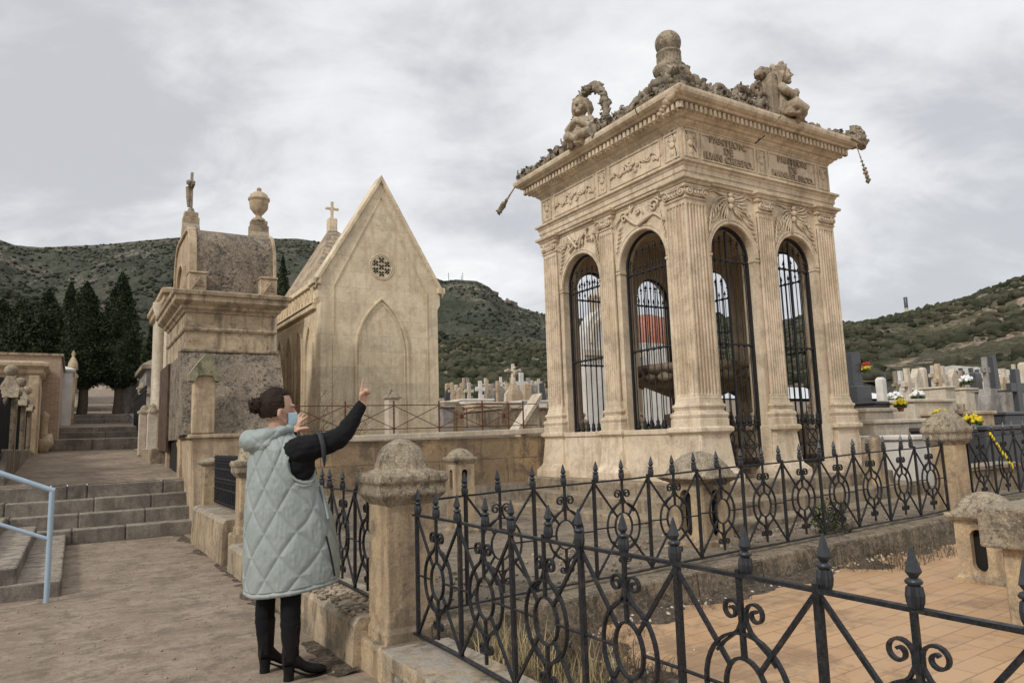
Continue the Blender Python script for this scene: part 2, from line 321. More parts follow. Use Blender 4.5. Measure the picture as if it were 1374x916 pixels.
# ------------------------------------------------------------------ stone pillars
def stone_pillar(cx, cy, z0, zsh, zcap, w, capw, label, dome=True, ztop=None, mat='pillar', plinth=.06):
    root = thing('stone_pillar', (cx, cy, z0), label, 'pillar', 'pillars of the plot fences')
    h = w/2; m = MB()
    m.sweep([(plinth, z0), (plinth, zsh-.10), (plinth-.015, zsh-.085)], cx-h, cx+h, cy-h, cy+h); m.build('plinth', mat, root, bevel=.012, seg=2)
    m = MB(); m.sweep([(.015, zsh-.09), (.015, zsh-.03), (0, zsh), (-.004, zcap)], cx-h, cx+h, cy-h, cy+h); m.build('shaft', mat, root, bevel=.012, seg=2)
    m = MB(); c = (capw-w)/2
    m.sweep([(.0, zcap-.005), (c*.35, zcap+.02), (c*.8, zcap+.055), (c*.75, zcap+.10), (c*.75, zcap+.115), (c, zcap+.13), (c*1.02, zcap+.165), (c*.8, zcap+.185)], cx-h, cx+h, cy-h, cy+h); m.build('cap', 'cap', root, bevel=.01, seg=2)
    m = MB(); zt = ztop or zcap+.38; R = capw/2
    if dome:
        N = 28; rings = []
        for q in range(13):
            t = q/12
            if t < .25: rr = R*(.88-.18*sin(t/.25*pi/2)); sq = 1-t/.25*.6; zz = zcap+.18+t/.25*.03
            else: a = (t-.25)/.75*pi/2; rr = R*.70*cos(a*.985); sq = .4*(1-(t-.25)/.75); zz = zcap+.21+(zt-zcap-.21)*sin(a)
            ring = []
            for k in range(N):
                a2 = 2*pi*k/N+pi/4; cr, sr = cos(a2), sin(a2); f = 1/max(abs(cr), abs(sr)); f = 1+(f-1)*sq
                nn = 1+.025*noise.noise(Vector((cr*3+cx, sr*3+cy, zz*9)))
                ring.append((cx+rr*f*cr*nn, cy+rr*f*sr*nn, zz))
            rings.append(ring)
        m.loft(rings)
    else:
        m.sweep([(c*.85, zcap+.18), (-h*.25, zt-.05), (-h*.8, zt)], cx-h, cx+h, cy-h, cy+h)
    m.build('cap_top', 'cap', root, bevel=0 if dome else .012, seg=2)
    return root
# ------------------------------------------------------------------ the fluted panteon
X0, X1, Y0, Y1 = 4.68, 7.655, 1.99, 5.16          # shaft planes
ZB, ZT = 1.725, 4.203
pan = thing('mausoleum', ((X0+X1)/2, (Y0+Y1)/2, .33), 'open sandstone mausoleum with fluted pilasters, arched grilles, carved letters and a stone ball on top', 'mausoleum')
# stepped base
m = MB()
m.sweep([(.98, .25), (.98, .41), (.97, .425)], X0, X1, Y0, Y1)
m.sweep([(.64, .42), (.64, .575), (.63, .585)], X0, X1, Y0, Y1)
m.sweep([(.33, .58), (.33, .735), (.32, .745)], X0, X1, Y0, Y1)
m.build('steps', 'oldsteps', pan, bevel=.012, seg=2)
m = MB(); m.sweep([(-.3, .70), (-.3, .86)], X0, X1, Y0, Y1); m.build('inner_floor', 'lowwall', pan)
# pedestal mouldings profile (overhang, z)
PED = [(.16, .74), (.16, .84), (.135, .87), (.125, .885), (.10, .91), (.088, .94), (.055, 1.30), (.06, 1.315), (.075, 1.33), (.10, 1.35), (.10, 1.395), (.075, 1.41)]
def pedestal(x0, x1, y0, y1):
    m = MB(); m.sweep(PED, x0, x1, y0, y1); m.build('pedestal', 'panteon', pan, bevel=.006, seg=2)
CW, RW = .368, .30
mx, my = (X0+X1)/2, (Y0+Y1)/2
for (a, b) in ((X0, Y0), (X1-CW, Y0), (X0, Y1-CW), (X1-CW, Y1-CW)): pedestal(a, a+CW, b, b+CW)
for yy in (Y0, Y1-.30): pedestal(mx-RW/2, mx+RW/2, yy, yy+.30)
for xx in (X0, X1-.30): pedestal(xx, xx+.30, my-RW/2, my+RW/2)
# low walls with sill under the side windows (left, right and back faces)
def lowwall(x0, x1, y0, y1):
    m = MB(); m.box(x0, x1, y0, y1, .74, 1.33); m.build('low_wall', 'panteon', pan)
    m = MB(); m.box(x0-.02 if x1-x0 < y1-y0 else x0, x1+.02 if x1-x0 < y1-y0 else x1, y0-.02 if x1-x0 > y1-y0 else y0, y1+.02 if x1-x0 > y1-y0 else y1, 1.332, 1.398); m.build('sill', 'panteon', pan, bevel=.008, seg=2)
for (p0, p1) in ((Y0+CW+.1, my-RW/2-.1), (my+RW/2+.1, Y1-CW-.1)):
    lowwall(X0-.03, X0+.24, p0-.05, p1+.05); lowwall(X1-.24, X1+.03, p0-.05, p1+.05)
for (p0, p1) in ((X0+CW+.1, mx-RW/2-.1), (mx+RW/2+.1, X1-CW-.1)): lowwall(p0-.05, p1+.05, Y1-.24, Y1+.03)
# fluted shafts
def fluted(x0, x1, y0, y1, nx, ny, name='fluted_pilaster'):
    """square shaft with flutes cut in all faces"""
    cx, cy = (x0+x1)/2, (y0+y1)/2
    def side(n, L):            # local profile along one side: list of (s, depth)
        p = L/(n+.25); out = [(0, 0)]; mgn = p*.28; fw = p*.74
        for i in range(n):
            s0 = mgn+(L-2*mgn)*(i+.5)/n-fw/2
            out += [(s0+fw*t, d*fw*.60) for t, d in ((0, 0), (.06, .5), (.28, .9), (.5, 1), (.72, .9), (.94, .5), (1, 0))]
        return out
    def ring(z, dk, g=0):
        pts = []
        for (n, L, f) in ((nx, x1-x0, lambda s, d: (x0+s, y0+d)), (ny, y1-y0, lambda s, d: (x1-d, y0+s)), (nx, x1-x0, lambda s, d: (x1-s, y1-d)), (ny, y1-y0, lambda s, d: (x0+d, y1-s))):
            for s, d in side(n, L):
                q = f(s, d*dk); pts.append((cx+(q[0]-cx)*(1-g), cy+(q[1]-cy)*(1-g), z))
        return pts
    m = MB()
    zs = [(ZB-.02, 0, -.05), (ZB+.03, 0, -.045), (ZB+.045, 0, 0), (ZB+.065, 0, 0), (ZB+.09, 1, 0), (ZB+1.3, 1, .012), (ZT-.05, 1, .03), (ZT-.03, 0, .03), (ZT+.03, 0, .03)]
    m.loft([ring(*q) for q in zs], False); m.build(name, 'panteon', pan)
    m = MB(); h = 0
    m.sweep([(.062, 1.405), (.062, 1.50), (.052, 1.505), (.060, 1.525), (.068, 1.55), (.060, 1.575), (.036, 1.59), (.024, 1.61), (.032, 1.625), (.032, 1.635), (.045, 1.65), (.042, 1.675), (.02, 1.69), (.012, 1.73)], x0, x1, y0, y1)
    m.build('pilaster_base', 'panteon', pan, bevel=.004, seg=2)
def volute_cap(x0, x1, y0, y1, faces):
    m = MB()
    m.sweep([(-.005, ZT+.02), (.012, ZT+.03), (.012, ZT+.05), (.0, ZT+.06), (.0, ZT+.16), (.03, ZT+.175), (.035, ZT+.205), (.02, ZT+.215)], x0, x1, y0, y1)
    m.build('capital', 'panteon', pan, bevel=.004)
    m = MB()
    def face(O, ax, nrm, L):
        O = Vector(O); ax = Vector(ax); nr = Vector(nrm)
        def T(s, z, d): return O+ax*s+Vector((0, 0, z))+nr*d
        for s, sg in ((.045, 1), (L-.045, -1)):
            for dd in (.012, .03):
                m.tube([T(s, ZT+.115, dd)+(ax*sg*-cos(a)*r+Vector((0, 0, sin(a)*r))) for a, r in [(pi/2+2*pi*1.6*q/26*1, .058*(1-q/30)) for q in range(27)]], .0125, 5)
            m.tube([T(s, ZT+.115, -.01), T(s, ZT+.115, .045)], .018, 8)
        m.tube([T(.06+(L-.12)*q/8, ZT+.168-.010*sin(pi*q/8), .022) for q in range(9)], .013, 5)
        n = max(2, int(L/.075))
        for i in range(n):
            s = .085+(L-.17)*(i+.5)/n
            m.blob(T(s, ZT+.115, .012), (.026, .026, .038), 1, .1)
            m.tube([T(s-.02, ZT+.08, .018), T(s, ZT+.068, .024), T(s+.02, ZT+.08, .018)], .008, 5)
            m.tube([T(s-.034, ZT+.15, .02), T(s-.038, ZT+.11, .022), T(s-.02, ZT+.075, .02)], .007, 5)
    for f in faces:
        if f == 'S': face((x0, y0, 0), (1, 0, 0), (0, -1, 0), x1-x0)
        if f == 'W': face((x0, y1, 0), (0, -1, 0), (-1, 0, 0), y1-y0)
        if f == 'E': face((x1, y0, 0), (0, 1, 0), (1, 0, 0), y1-y0)
        if f == 'N': face((x1, y1, 0), (-1, 0, 0), (0, 1, 0), x1-x0)
    m.build('volute', 'panteon', pan)
    m = MB()
    m.sweep([(.035, ZT+.217), (.05, ZT+.235), (.05, ZT+.25), (.085, ZT+.262), (.09, ZT+.295), (.07, ZT+.302)], x0, x1, y0, y1); m.build('abacus', 'panteon', pan, bevel=.004)
piers = []
for (a, b, fc) in ((X0, Y0, 'SW'), (X1-CW, Y0, 'SE'), (X0, Y1-CW, 'WN'), (X1-CW, Y1-CW, 'EN')):
    fluted(a, a+CW, b, b+CW, 6, 6); volute_cap(a, a+CW, b, b+CW, fc)
for yy, fc in ((Y0, 'S'), (Y1-.26, 'N')): fluted(mx-RW/2, mx+RW/2, yy, yy+.26, 6, 4); volute_cap(mx-RW/2, mx+RW/2, yy, yy+.26, fc)
for xx, fc in ((X0, 'W'), (X1-.26, 'E')): fluted(xx, xx+.26, my-RW/2, my+RW/2, 4, 6); volute_cap(xx, xx+.26, my-RW/2, my+RW/2, fc)
# arched bays
ZSP, ZTOP = 3.60, 4.47
def arch_bay(axis, a0, a1, p0, p1, zbot, r, front):
    """wall between a0..a1 (along axis) and planes p0..p1 with an arched opening; front = sign of the outward normal"""
    c = (a0+a1)/2; m = MB(); N = 24
    def P(a, z, p): return (a, p, z) if axis == 'x' else (p, a, z)
    outer = []; inner = []
    zb = zbot
    inner = [(c-r, zb)]+[(c-r*cos(pi*i/N), ZSP+r*sin(pi*i/N)) for i in range(N+1)]+[(c+r, zb)]
    outer = [(a0, zb)]
    for i in range(N+1):
        x = c-r*cos(pi*i/N); z = ZSP+r*sin(pi*i/N)
        if i == 0: outer.append((a0, ZSP))
        elif i == N: outer.append((a1, ZSP))
        else:
            t = i/N
            if t < .2: outer.append((a0, ZSP+(ZTOP-ZSP)*t/.2))
            elif t > .8: outer.append((a1, ZSP+(ZTOP-ZSP)*(1-t)/.2))
            else: outer.append((a0+(a1-a0)*(t-.2)/.6, ZTOP))
    outer.append((a1, zb)); n = len(inner)
    vs = [P(*q, p0) for q in inner]+[P(*q, p0) for q in outer]+[P(*q, p1) for q in inner]+[P(*q, p1) for q in outer]; fs = []
    for i in range(n-1):
        fs += [(i, i+1, n+i+1, n+i), (2*n+i, 3*n+i, 3*n+i+1, 2*n+i+1), (i, 2*n+i, 2*n+i+1, i+1), (n+i, n+i+1, 3*n+i+1, 3*n+i)]
    m.add(vs, fs); m.build('arched_wall', 'panteon', pan)
    # archivolt and impost
    m = MB(); pf = min(p0, p1) if front < 0 else max(p0, p1)
    for rr, dd, ww in ((r+.032, .012, .024), (r+.062, .02, .010)):
        m.loft([[P(c-(rr+u*ww)*cos(pi*i/N), ZSP+(rr+u*ww)*sin(pi*i/N), pf+front*d) for u, d in ((-1, -.01), (-1, dd), (1, dd), (1, -.01))] for i in range(N+1)], False)
    m.build('archivolt', 'panteon', pan, bevel=.003)
    for s in (-1, 1):
        m = MB(); e = a0 if s < 0 else a1; w = abs(e-(c+s*r)); lo, hi = sorted((c+s*(r-.012), e))
        q = sorted((p0+(-.012 if front < 0 else 0), p1+(.012 if front > 0 else 0)))
        if axis == 'x': m.box(lo, hi, q[0], q[1], ZSP-.05, ZSP-.015)
        else: m.box(q[0], q[1], lo, hi, ZSP-.05, ZSP-.015)
        m.build('impost', 'panteon', pan, bevel=.004)
def carve(axis, a0, a1, p, front, seed, kind):
    """relief in the spandrels above an arch"""
    rnd = random.Random(seed); c = (a0+a1)/2; m = MB(); hw = (a1-a0)/2-.03
    def P(a, z, d): return Vector((a, p+front*d, z)) if axis == 'x' else Vector((p+front*d, a, z))
    ax = Vector((1, 0, 0)) if axis == 'x' else Vector((0, 1, 0)); nrm = P(0, 0, 1)-P(0, 0, 0)
    def leaf(a, z, ang, L, w, d=.012):
        n = 7; pts = []; rr = []
        for i in range(n):
            t = i/(n-1); pts.append(P(a+cos(ang+.5*t)*L*t, z+sin(ang+.5*t)*L*t, d+.012*sin(pi*t))); rr.append(max(.003, w*sin(pi*min(1, t*.85+.12))))
        m.tube(pts, rr, 6)
    if kind == 'wings':
        for s in (-1, 1):
            for k in range(7):
                L = .34-.02*k; ang = .05-.20*k
                if s < 0: ang = pi-ang
                leaf(c+s*.05, 4.36-.022*k, ang, L, .014+.001*k, .008+.003*(k % 2))
            for k in range(5): leaf(c+s*(.13+.05*k), 4.30-.02*k-.012*k*k*.4, (-1.1 if s > 0 else pi+1.1), .12, .012, .012)
            m.tube([P(c+s*(.06+.07*k), 4.40-.02*sin(k*1.4), .014) for k in range(6)], .011, 6)
        m.blob(P(c, 4.33, .02), .045, 2, .15); m.blob(P(c, 4.40, .022), .032, 2, .2); m.blob(P(c, 4.25, .016), (.03, .03, .05), 2, .2)
        for s in (-1, 1): m.tube([P(c+s*(.1+.07*k), 4.19+.05*sin(k*1.9)-.0*k-.015*k*k, .01) for k in range(5)], .012, 6)
    elif kind == 'snake':
        pts = []
        for k in range(40):
            t = k/39; a = a0+.06+(a1-a0-.12)*t; z = 4.24+.10*sin(t*9.5)*(.5+.6*t)-.18*(1-t)**3; z = max(z, ZSP+sqrt(max(.0, (.50)**2-(a-c)**2))+.01)
            pts.append(P(a, min(z, 4.42), .02+.015*sin(t*20)))
        m.tube(pts, [.010+.018*sin(pi*k/39) for k in range(40)], 8)
        for s in (-1, 1): m.tube(spiral(P(c+s*.30, 4.31, .02), .085, .02, 0, 2*pi*1.2, 20, ax*s), .015, 6)
        for k in range(12): leaf(a0+.08+rnd.random()*(a1-a0-.16), 4.34+rnd.uniform(-.05, .06), rnd.uniform(0, 6.28), .11, .018)
    else:
        for k in range(9):
            a = a0+.07+(a1-a0-.14)*k/8; zlo = ZSP+sqrt(max(0, .50**2-(a-c)**2))+.03; z = (max(zlo, 4.1)+4.42)/2
            m.tube(spiral(P(a, z, .02), .055, .012, rnd.random()*6, rnd.random()*6+7, 14, ax), .014, 5)
            for q in range(3): leaf(a, z, rnd.uniform(0, 6.28), .12, .017, .02)
        for s in (-1, 1): m.tube([P(c+s*.03, 4.16, .02), P(c+s*.12, 4.28, .045), P(c+s*.25, 4.40, .02)], .022, 7)
        m.tube([P(c-.26, 4.40, .03), P(c+.22, 4.14, .03)], .018, 7)
    for s in (-1, 1):      # trailing tails in the corners beside the arch
        for k in range(6):
            a = c+s*(hw-.02-.015*k); leaf(a, 3.84+.06*k, (pi/2+s*.5), .10, .013, .012)
    m.build('relief_carving', 'panteon', pan)
    m = MB()               # frame line around the spandrel
    q0, q1 = p-(.0 if front > 0 else .014), p+(.014 if front > 0 else 0)
    for (u0, u1, z0, z1) in ((a0+.005, a0+.022, 3.7, 4.455), (a1-.022, a1-.005, 3.7, 4.455), (a0+.022, a1-.022, 4.435, 4.455)):
        if axis == 'x': m.box(u0, u1, q0, q1, z0, z1)
        else: m.box(q0, q1, u0, u1, z0, z1)
    m.build('spandrel_frame', 'panteon', pan)
baysx = ((X0+CW-.01, mx-RW/2+.01), (mx+RW/2-.01, X1-CW+.01)); baysy = ((Y0+CW-.01, my-RW/2+.01), (my+RW/2-.01, Y1-CW+.01))
RX, RY = .405, .455
for i, (a0, a1) in enumerate(baysx):
    arch_bay('x', a0, a1, Y0+.05, Y0+.27, .86, RX, -1); carve('x', a0, a1, Y0+.05, -1, 3+i, 'wings')
    arch_bay('x', a0, a1, Y1-.27, Y1-.05, 1.39, RX, 1)
for i, (a0, a1) in enumerate(baysy):
    arch_bay('y', a0, a1, X0+.05, X0+.27, 1.39, RY, -1); carve('y', a0, a1, X0+.05, -1, 11+i, 'snake' if i == 0 else 'trophy')
    arch_bay('y', a0, a1, X1-.27, X1-.05, 1.39, RY, 1)
# door-side pedestals' jamb blocks
for (a0, a1) in baysx:
    c = (a0+a1)/2
    for s in (-1, 1):
        e = a0 if s < 0 else a1; lo, hi = sorted((c+s*(RX-.02), e)); m = MB(); m.box(lo, hi, Y0+.0, Y0+.28, .80, 1.385); m.build('door_jamb', 'panteon', pan, bevel=.006)
# inside ceiling and architrave
m = MB(); m.box(X0+.1, X1-.1, Y0+.1, Y1-.1, 4.47, 4.55); m.build('ceiling', 'panteon', pan)
m = MB(); m.sweep([(-.03, 4.46), (.0, 4.47), (.0, 4.50), (.02, 4.505), (.02, 4.565), (.035, 4.575), (.035, 4.635), (.05, 4.65), (.055, 4.675), (.085, 4.685), (.085, 4.715), (.06, 4.722), (.01, 4.735), (.0, 4.75), (.0, 5.165)], X0, X1, Y0, Y1)
m.build('entablature', 'panteon', pan, bevel=.003)
m = MB(); m.sweep([(-.02, 5.16), (.012, 5.165), (.012, 5.18), (.03, 5.19), (.06, 5.215), (.065, 5.235), (.10, 5.245), (.12, 5.27), (.15, 5.278), (.15, 5.375), (.235, 5.38), (.245, 5.39), (.25, 5.405), (.285, 5.415), (.315, 5.44), (.325, 5.475), (.325, 5.51), (.30, 5.52), (.0, 5.56)], X0, X1, Y0, Y1)
m.build('cornice', 'panteon', pan, bevel=.003)
m = MB()
def dents(axis, s0, s1, plane, front):
    n = int((s1-s0)/.082)
    for i in range(n):
        a = s0+(s1-s0)*(i+.5)/n; w = .024
        lo, hi = sorted((plane, plane+front*.065))
        if axis == 'x': m.box(a-w, a+w, lo, hi, 5.285, 5.368)
        else: m.box(lo, hi, a-w, a+w, 5.285, 5.368)
dents('x', X0-.21, X1+.21, Y0-.148, -1); dents('y', Y0-.21, Y1+.21, X0-.148, -1)
dents('y', Y0-.21, Y1+.21, X1+.148, 1); dents('x', X0-.21, X1+.21, Y1+.148, 1)
m.build('dentil_course', 'panteon', pan, bevel=.004)
# frieze panels
def panel_frame(mb, axis, a0, a1, z0, z1, p, front, w=.018, d=.016):
    lo, hi = sorted((p-front*.002, p+front*d))
    for (u0, u1, q0, q1) in ((a0, a1, z0, z0+w), (a0, a1, z1-w, z1), (a0, a0+w, z0+w, z1-w), (a1-w, a1, z0+w, z1-w)):
        if axis == 'x': mb.box(u0, u1, lo, hi, q0, q1)
        else: mb.box(lo, hi, u0, u1, q0, q1)
fr = MB()
def vase(axis, a, p, front):
    rel = MB()
    def P(u, z, d): return Vector((a+u, p+front*d, z)) if axis == 'x' else Vector((p+front*d, a+u, z))
    for w, z, d in ((.05, 4.97, .02), (.032, 4.86, .018), (.022, 4.80, .012), (.055, 5.05, .012)):
        rel.blob(P(0, z, .004), (w, d, .05) if axis == 'x' else (d, w, .05), 2, .1)
    for s in (-1, 1): rel.tube([P(s*.05, 4.99, .01), P(s*.075, 5.02, .014), P(s*.06, 5.06, .01), P(s*.03, 5.04, .01)], .007, 5)
    rel.tube([P(-.045, 5.075, .012), P(.045, 5.075, .012)], .008, 5); rel.tube([P(-.03, 4.79, .01), P(.03, 4.79, .01)], .008, 5); rel.build('frieze_relief', 'panteon', pan)
panx = [(X0+.035, X0+.27, 0), (X0+.33, mx-.14, 1), (mx-.09, mx+.09, 0), (mx+.14, X1-.33, 1), (X1-.27, X1-.035, 0)]
pany = [(Y0+.035, Y0+.30, 0), (Y0+.38, my-.17, 1), (my-.10, my+.10, 0), (my+.17, Y1-.38, 1), (Y1-.30, Y1-.035, 0)]
for a0, a1, k in panx:
    fr = MB(); panel_frame(fr, 'x', a0, a1, 4.775, 5.13, Y0, -1); fr.build('frieze_panel_frame', 'panteon', pan)
    if not k: vase('x', (a0+a1)/2, Y0, -1)
for a0, a1, k in pany:
    fr = MB(); panel_frame(fr, 'y', a0, a1, 4.775, 5.13, X0, -1); fr.build('frieze_panel_frame', 'panteon', pan)
    if not k: vase('y', (a0+a1)/2, X0, -1)
    else:
        rel = MB(); rnd = random.Random(int(a0*10)); c = (a0+a1)/2
        for s in (-1, 1):
            for k2 in range(4):
                cc = Vector((X0-.010, c+s*(.08+.11*k2), 4.95+.03*sin(k2*2+s))); rel.tube(spiral(cc, .06-.008*k2, .012, rnd.random()*6, rnd.random()*3+7, 14, (0, s, 0)), .013, 6)
                rel.tube([cc, cc+Vector((-.008, s*.07, .05*((-1)**k2))), cc+Vector((0, s*.13, .0))], [.016, .014, .004], 6)
        for k2 in range(7): rel.blob((X0-.008, c+rnd.uniform(-.12, .12), 4.95+rnd.uniform(-.08, .1)), (.02, .035, .035), 2, .3, seed=k2)
        rel.build('frieze_relief', 'panteon', pan)

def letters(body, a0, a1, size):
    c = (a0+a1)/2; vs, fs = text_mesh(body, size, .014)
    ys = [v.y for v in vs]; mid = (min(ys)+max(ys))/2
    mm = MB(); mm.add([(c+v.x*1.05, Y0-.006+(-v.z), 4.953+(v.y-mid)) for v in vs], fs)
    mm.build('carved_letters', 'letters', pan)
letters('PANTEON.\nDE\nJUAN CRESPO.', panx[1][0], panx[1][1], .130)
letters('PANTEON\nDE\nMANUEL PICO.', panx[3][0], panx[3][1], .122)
# cracks: thin dark wedges let into the faces
cr = MB()
def crack(pts, nrm):
    N = Vector(nrm)
    for i in range(len(pts)-1):
        a, b = Vector(pts[i]), Vector(pts[i+1]); d = (b-a); side = d.cross(N).normalized()*.008*random.uniform(.5, 1.2)
        cr.hexa([a-side+N*.003, a+side+N*.003, a+side-N*.02, a-side-N*.02], [b-side*.8+N*.003, b+side*.8+N*.003, b+side*.8-N*.02, b-side*.8-N*.02])
crack([(X0-.328, Y0+.45, 5.51), (X0-.328, Y0+.44, 5.46), (X0-.30, Y0+.43, 5.42)], (-1, 0, 0))
crack([(X0-.001, Y0+.15, 5.16), (X0-.001, Y0+.13, 4.98), (X0-.001, Y0+.10, 4.85), (X0-.001, Y0+.11, 4.76)], (-1, 0, 0))
crack([(X0+.06, Y0-.001, 5.15), (X0+.12, Y0-.001, 5.05), (X0+.2, Y0-.001, 4.93), (X0+.25, Y0-.001, 4.86)], (0, -1, 0))
crack([(mx+.55, Y0-.001, 5.15), (mx+.63, Y0-.001, 5.03), (mx+.67, Y0-.001, 4.93)], (0, -1, 0))
crack([(mx+.06, Y0-.328, 5.50), (mx+.02, Y0-.328, 5.46), (mx-.0, Y0-.29, 5.42)], (0, -1, 0)); crack([(mx-.05, Y0-.128, 5.27), (mx-.1, Y0-.068, 5.22), (mx-.13, Y0-.03, 5.18)], (0, -.7, -.7))
mcr = simple('crack_dark', (.02, .017, .014), 1, .1); M['crack'] = mcr
cr.build('cracks', 'crack', pan)
# grilles
def grille(axis, c, p, r, zb, label, mid=(.30, .62), door=False):
    root = bpy.data.objects.new('door' if door else 'window_grille', None); col.objects.link(root); root.parent = pan; root['_o'] = pan['_o']; root.empty_display_size = .1
    def P(a, z, d=0): return (c+a, p+d, z) if axis == 'x' else (p+d, c+a, z)
    m = MB(); N = 20; rr = r-.02; zt = ZSP-.05
    pts = [P(-rr, zb)]+[P(-rr, zb+(ZSP-zb)*k/6) for k in range(1, 6)]+[P(-rr*cos(pi*i/N), ZSP+rr*sin(pi*i/N)) for i in range(N+1)]+[P(rr, zb+(ZSP-zb)*k/6) for k in range(5, -1, -1)]
    m.tube(pts, .022 if not door else .026, 4, False); m.build('frame', 'iron', root)
    n = 7; bars = MB(); top0 = ZSP-.12
    hs = [zb+.55*(ZSP-zb)-.15, ZSP-.08] if not door else [1.42, 2.45, ZSP-.05]
    for z in hs:
        m = MB()
        if axis == 'x': m.box(c-rr, c+rr, p-.008, p+.008, z-.012, z+.012)
        else: m.box(p-.008, p+.008, c-rr, c+rr, z-.012, z+.012)
        for i in range(n):
            a = -rr+2*rr*(i+.5)/n; q = P(a, z); m.lathe([(.004, -.03), (.022, -.012), (.026, 0), (.022, .012), (.004, .03)], q, 8)
        m.build('rail', 'iron', root)
    for i in range(n):
        a = -rr+2*rr*(i+.5)/n; ztop = ZSP+sqrt(max(.01, rr*rr-a*a))-.10; ztop = min(ztop, ZSP+.27)
        m = MB(); zs = zb if not door else 1.42
        m.tube([P(a, zs), P(a, ztop-.07)], .0075, 6)
        q = P(a, 0); m.lathe([(.009, ztop-.09), (.02, ztop-.08), (.009, ztop-.07), (.007, ztop-.055), (.024, ztop-.035), (.014, ztop-.01), (.001, ztop+.03)], q, 7)
        m.lathe([(.01, zs), (.03, zs+.02), (.032, zs+.05), (.02, zs+.08), (.026, zs+.10), (.012, zs+.13), (.009, zs+.17)], q, 8)
        if i < n-1 and not door:      # shorter spears between
            b2 = a+rr/n; m.tube([P(b2, hs[0]), P(b2, hs[1]+.06)], .006, 5); m.lathe([(.006, hs[1]+.05), (.018, hs[1]+.08), (.001, hs[1]+.14)], P(b2, 0), 6)
        m.build('bar', 'iron', root)
    if door:
        m = MB()
        if axis == 'x': m.box(c-rr, c+rr, p+.012, p+.02, .88, .96)
        m.tube([P(0, .9), P(0, ZSP+rr*.9)], .018, 4, False)
        for s in (-1, 1):
            cc = c+s*rr/2
            for k in range(2):
                z0 = 1.03+.22*k
                m.tube([(cc+.10*cos(t), p, z0+.10*sin(t)) for t in [2*pi*j/16 for j in range(17)]], .009, 5)
                for q in range(4): m.tube([(cc, p, z0), (cc+.155*cos(q*pi/2+pi/4), p, z0+.155*sin(q*pi/2+pi/4))], .008, 5)
                for q in (-1, 1): m.tube(spiral((cc+q*.10, p, z0+.11), .045, .01, 0, 8, 14, (q, 0, 0)), .008, 5)
        m.build('lower_panel', 'iron', root)
        m = MB(); m.box(c-rr+.02, c+rr-.02, p+.03, p+.036, .90, 1.0); m.build('kick_plate', 'rust', root)
for (a0, a1) in baysy:
    grille('y', (a0+a1)/2, X0+.17, RY, 1.395, ''); grille('y', (a0+a1)/2, X1-.17, RY, 1.395, '')
for (a0, a1) in baysx:
    grille('x', (a0+a1)/2, Y0+.17, RX, .87, '', door=True); grille('x', (a0+a1)/2, Y1-.17, RX, 1.395, '')
# roof mound, ball
m = MB(); m.loft([[(mx+(X1-mx+.25-k*.28)*sx, my+(Y1-my+.25-k*.30)*sy, 5.54+k*.07*(1+.1*k)) for sx, sy in ((-1, -1), (1, -1), (1, 1), (-1, 1))] for k in range(5)], False); m.build('roof', 'crest', pan)
m = MB(); rnd = random.Random(5)
for k in range(420):
    t = rnd.random(); a = rnd.random()*6.28; r = .17+.95*(1-t)**1.3; z = 5.75+1.16*t; q = rnd.uniform(.04, .09)
    m.blob((mx+cos(a)*r, my-.05+sin(a)*r, z), (q, q, q*.8), 2, .6, 2.5, seed=k)
m.lathe([(1.2, 5.6), (.7, 6.0), (.35, 6.5), (.20, 6.92)], (mx, my-.05, 0), 16); m.build('rubble_mound', 'crest', pan)
bx, by = mx-.06, my-.06
m = MB(); m.lathe([(.20, 6.90), (.255, 6.96), (.265, 7.01), (.25, 7.035), (.205, 7.05), (.19, 7.07), (.178, 7.24), (.195, 7.255), (.195, 7.28), (.17, 7.30), (.14, 7.31)], (bx, by, 0), 32)
for k in range(22):
    a = 2*pi*k/22; m.box(bx+.183*cos(a)-.008, bx+.183*cos(a)+.008, by+.183*sin(a)-.008, by+.183*sin(a)+.008, 7.10, 7.22)
m.build('drum', 'cap', pan)
m = MB(); m.sphere((bx, by, 7.445), .205, 36, 22); m.build('ball', 'cap', pan)
def acanthus(m, c, L, w, d, up, curl, seed=0):
    """a cupped, lobed leaf growing from c along d and curling over"""
    c = Vector(c); d = Vector(d).normalized(); up = Vector(up).normalized(); sd = d.cross(up).normalized(); n = 8; rings = []; p = c.copy(); ang = 0
    for i in range(n+1):
        t = i/n; ww = w*(sin(pi*min(1, t*.9+.08))**.7)*(1+.38*sin(t*20+seed)); dd = d*cos(ang)+up*sin(ang); nn = up*cos(ang)-d*sin(ang)
        rings.append([p-sd*ww+nn*w*.25, p-sd*ww*.5+nn*w*.05, p+nn*w*.18, p+sd*ww*.5+nn*w*.05, p+sd*ww+nn*w*.25]); p = p+dd*L/n; ang += curl/n
    rr = [r+[q-(up*.35+d*.1)*w*.35 for q in r[::-1]] for r in rings]
    m.loft(rr, True)
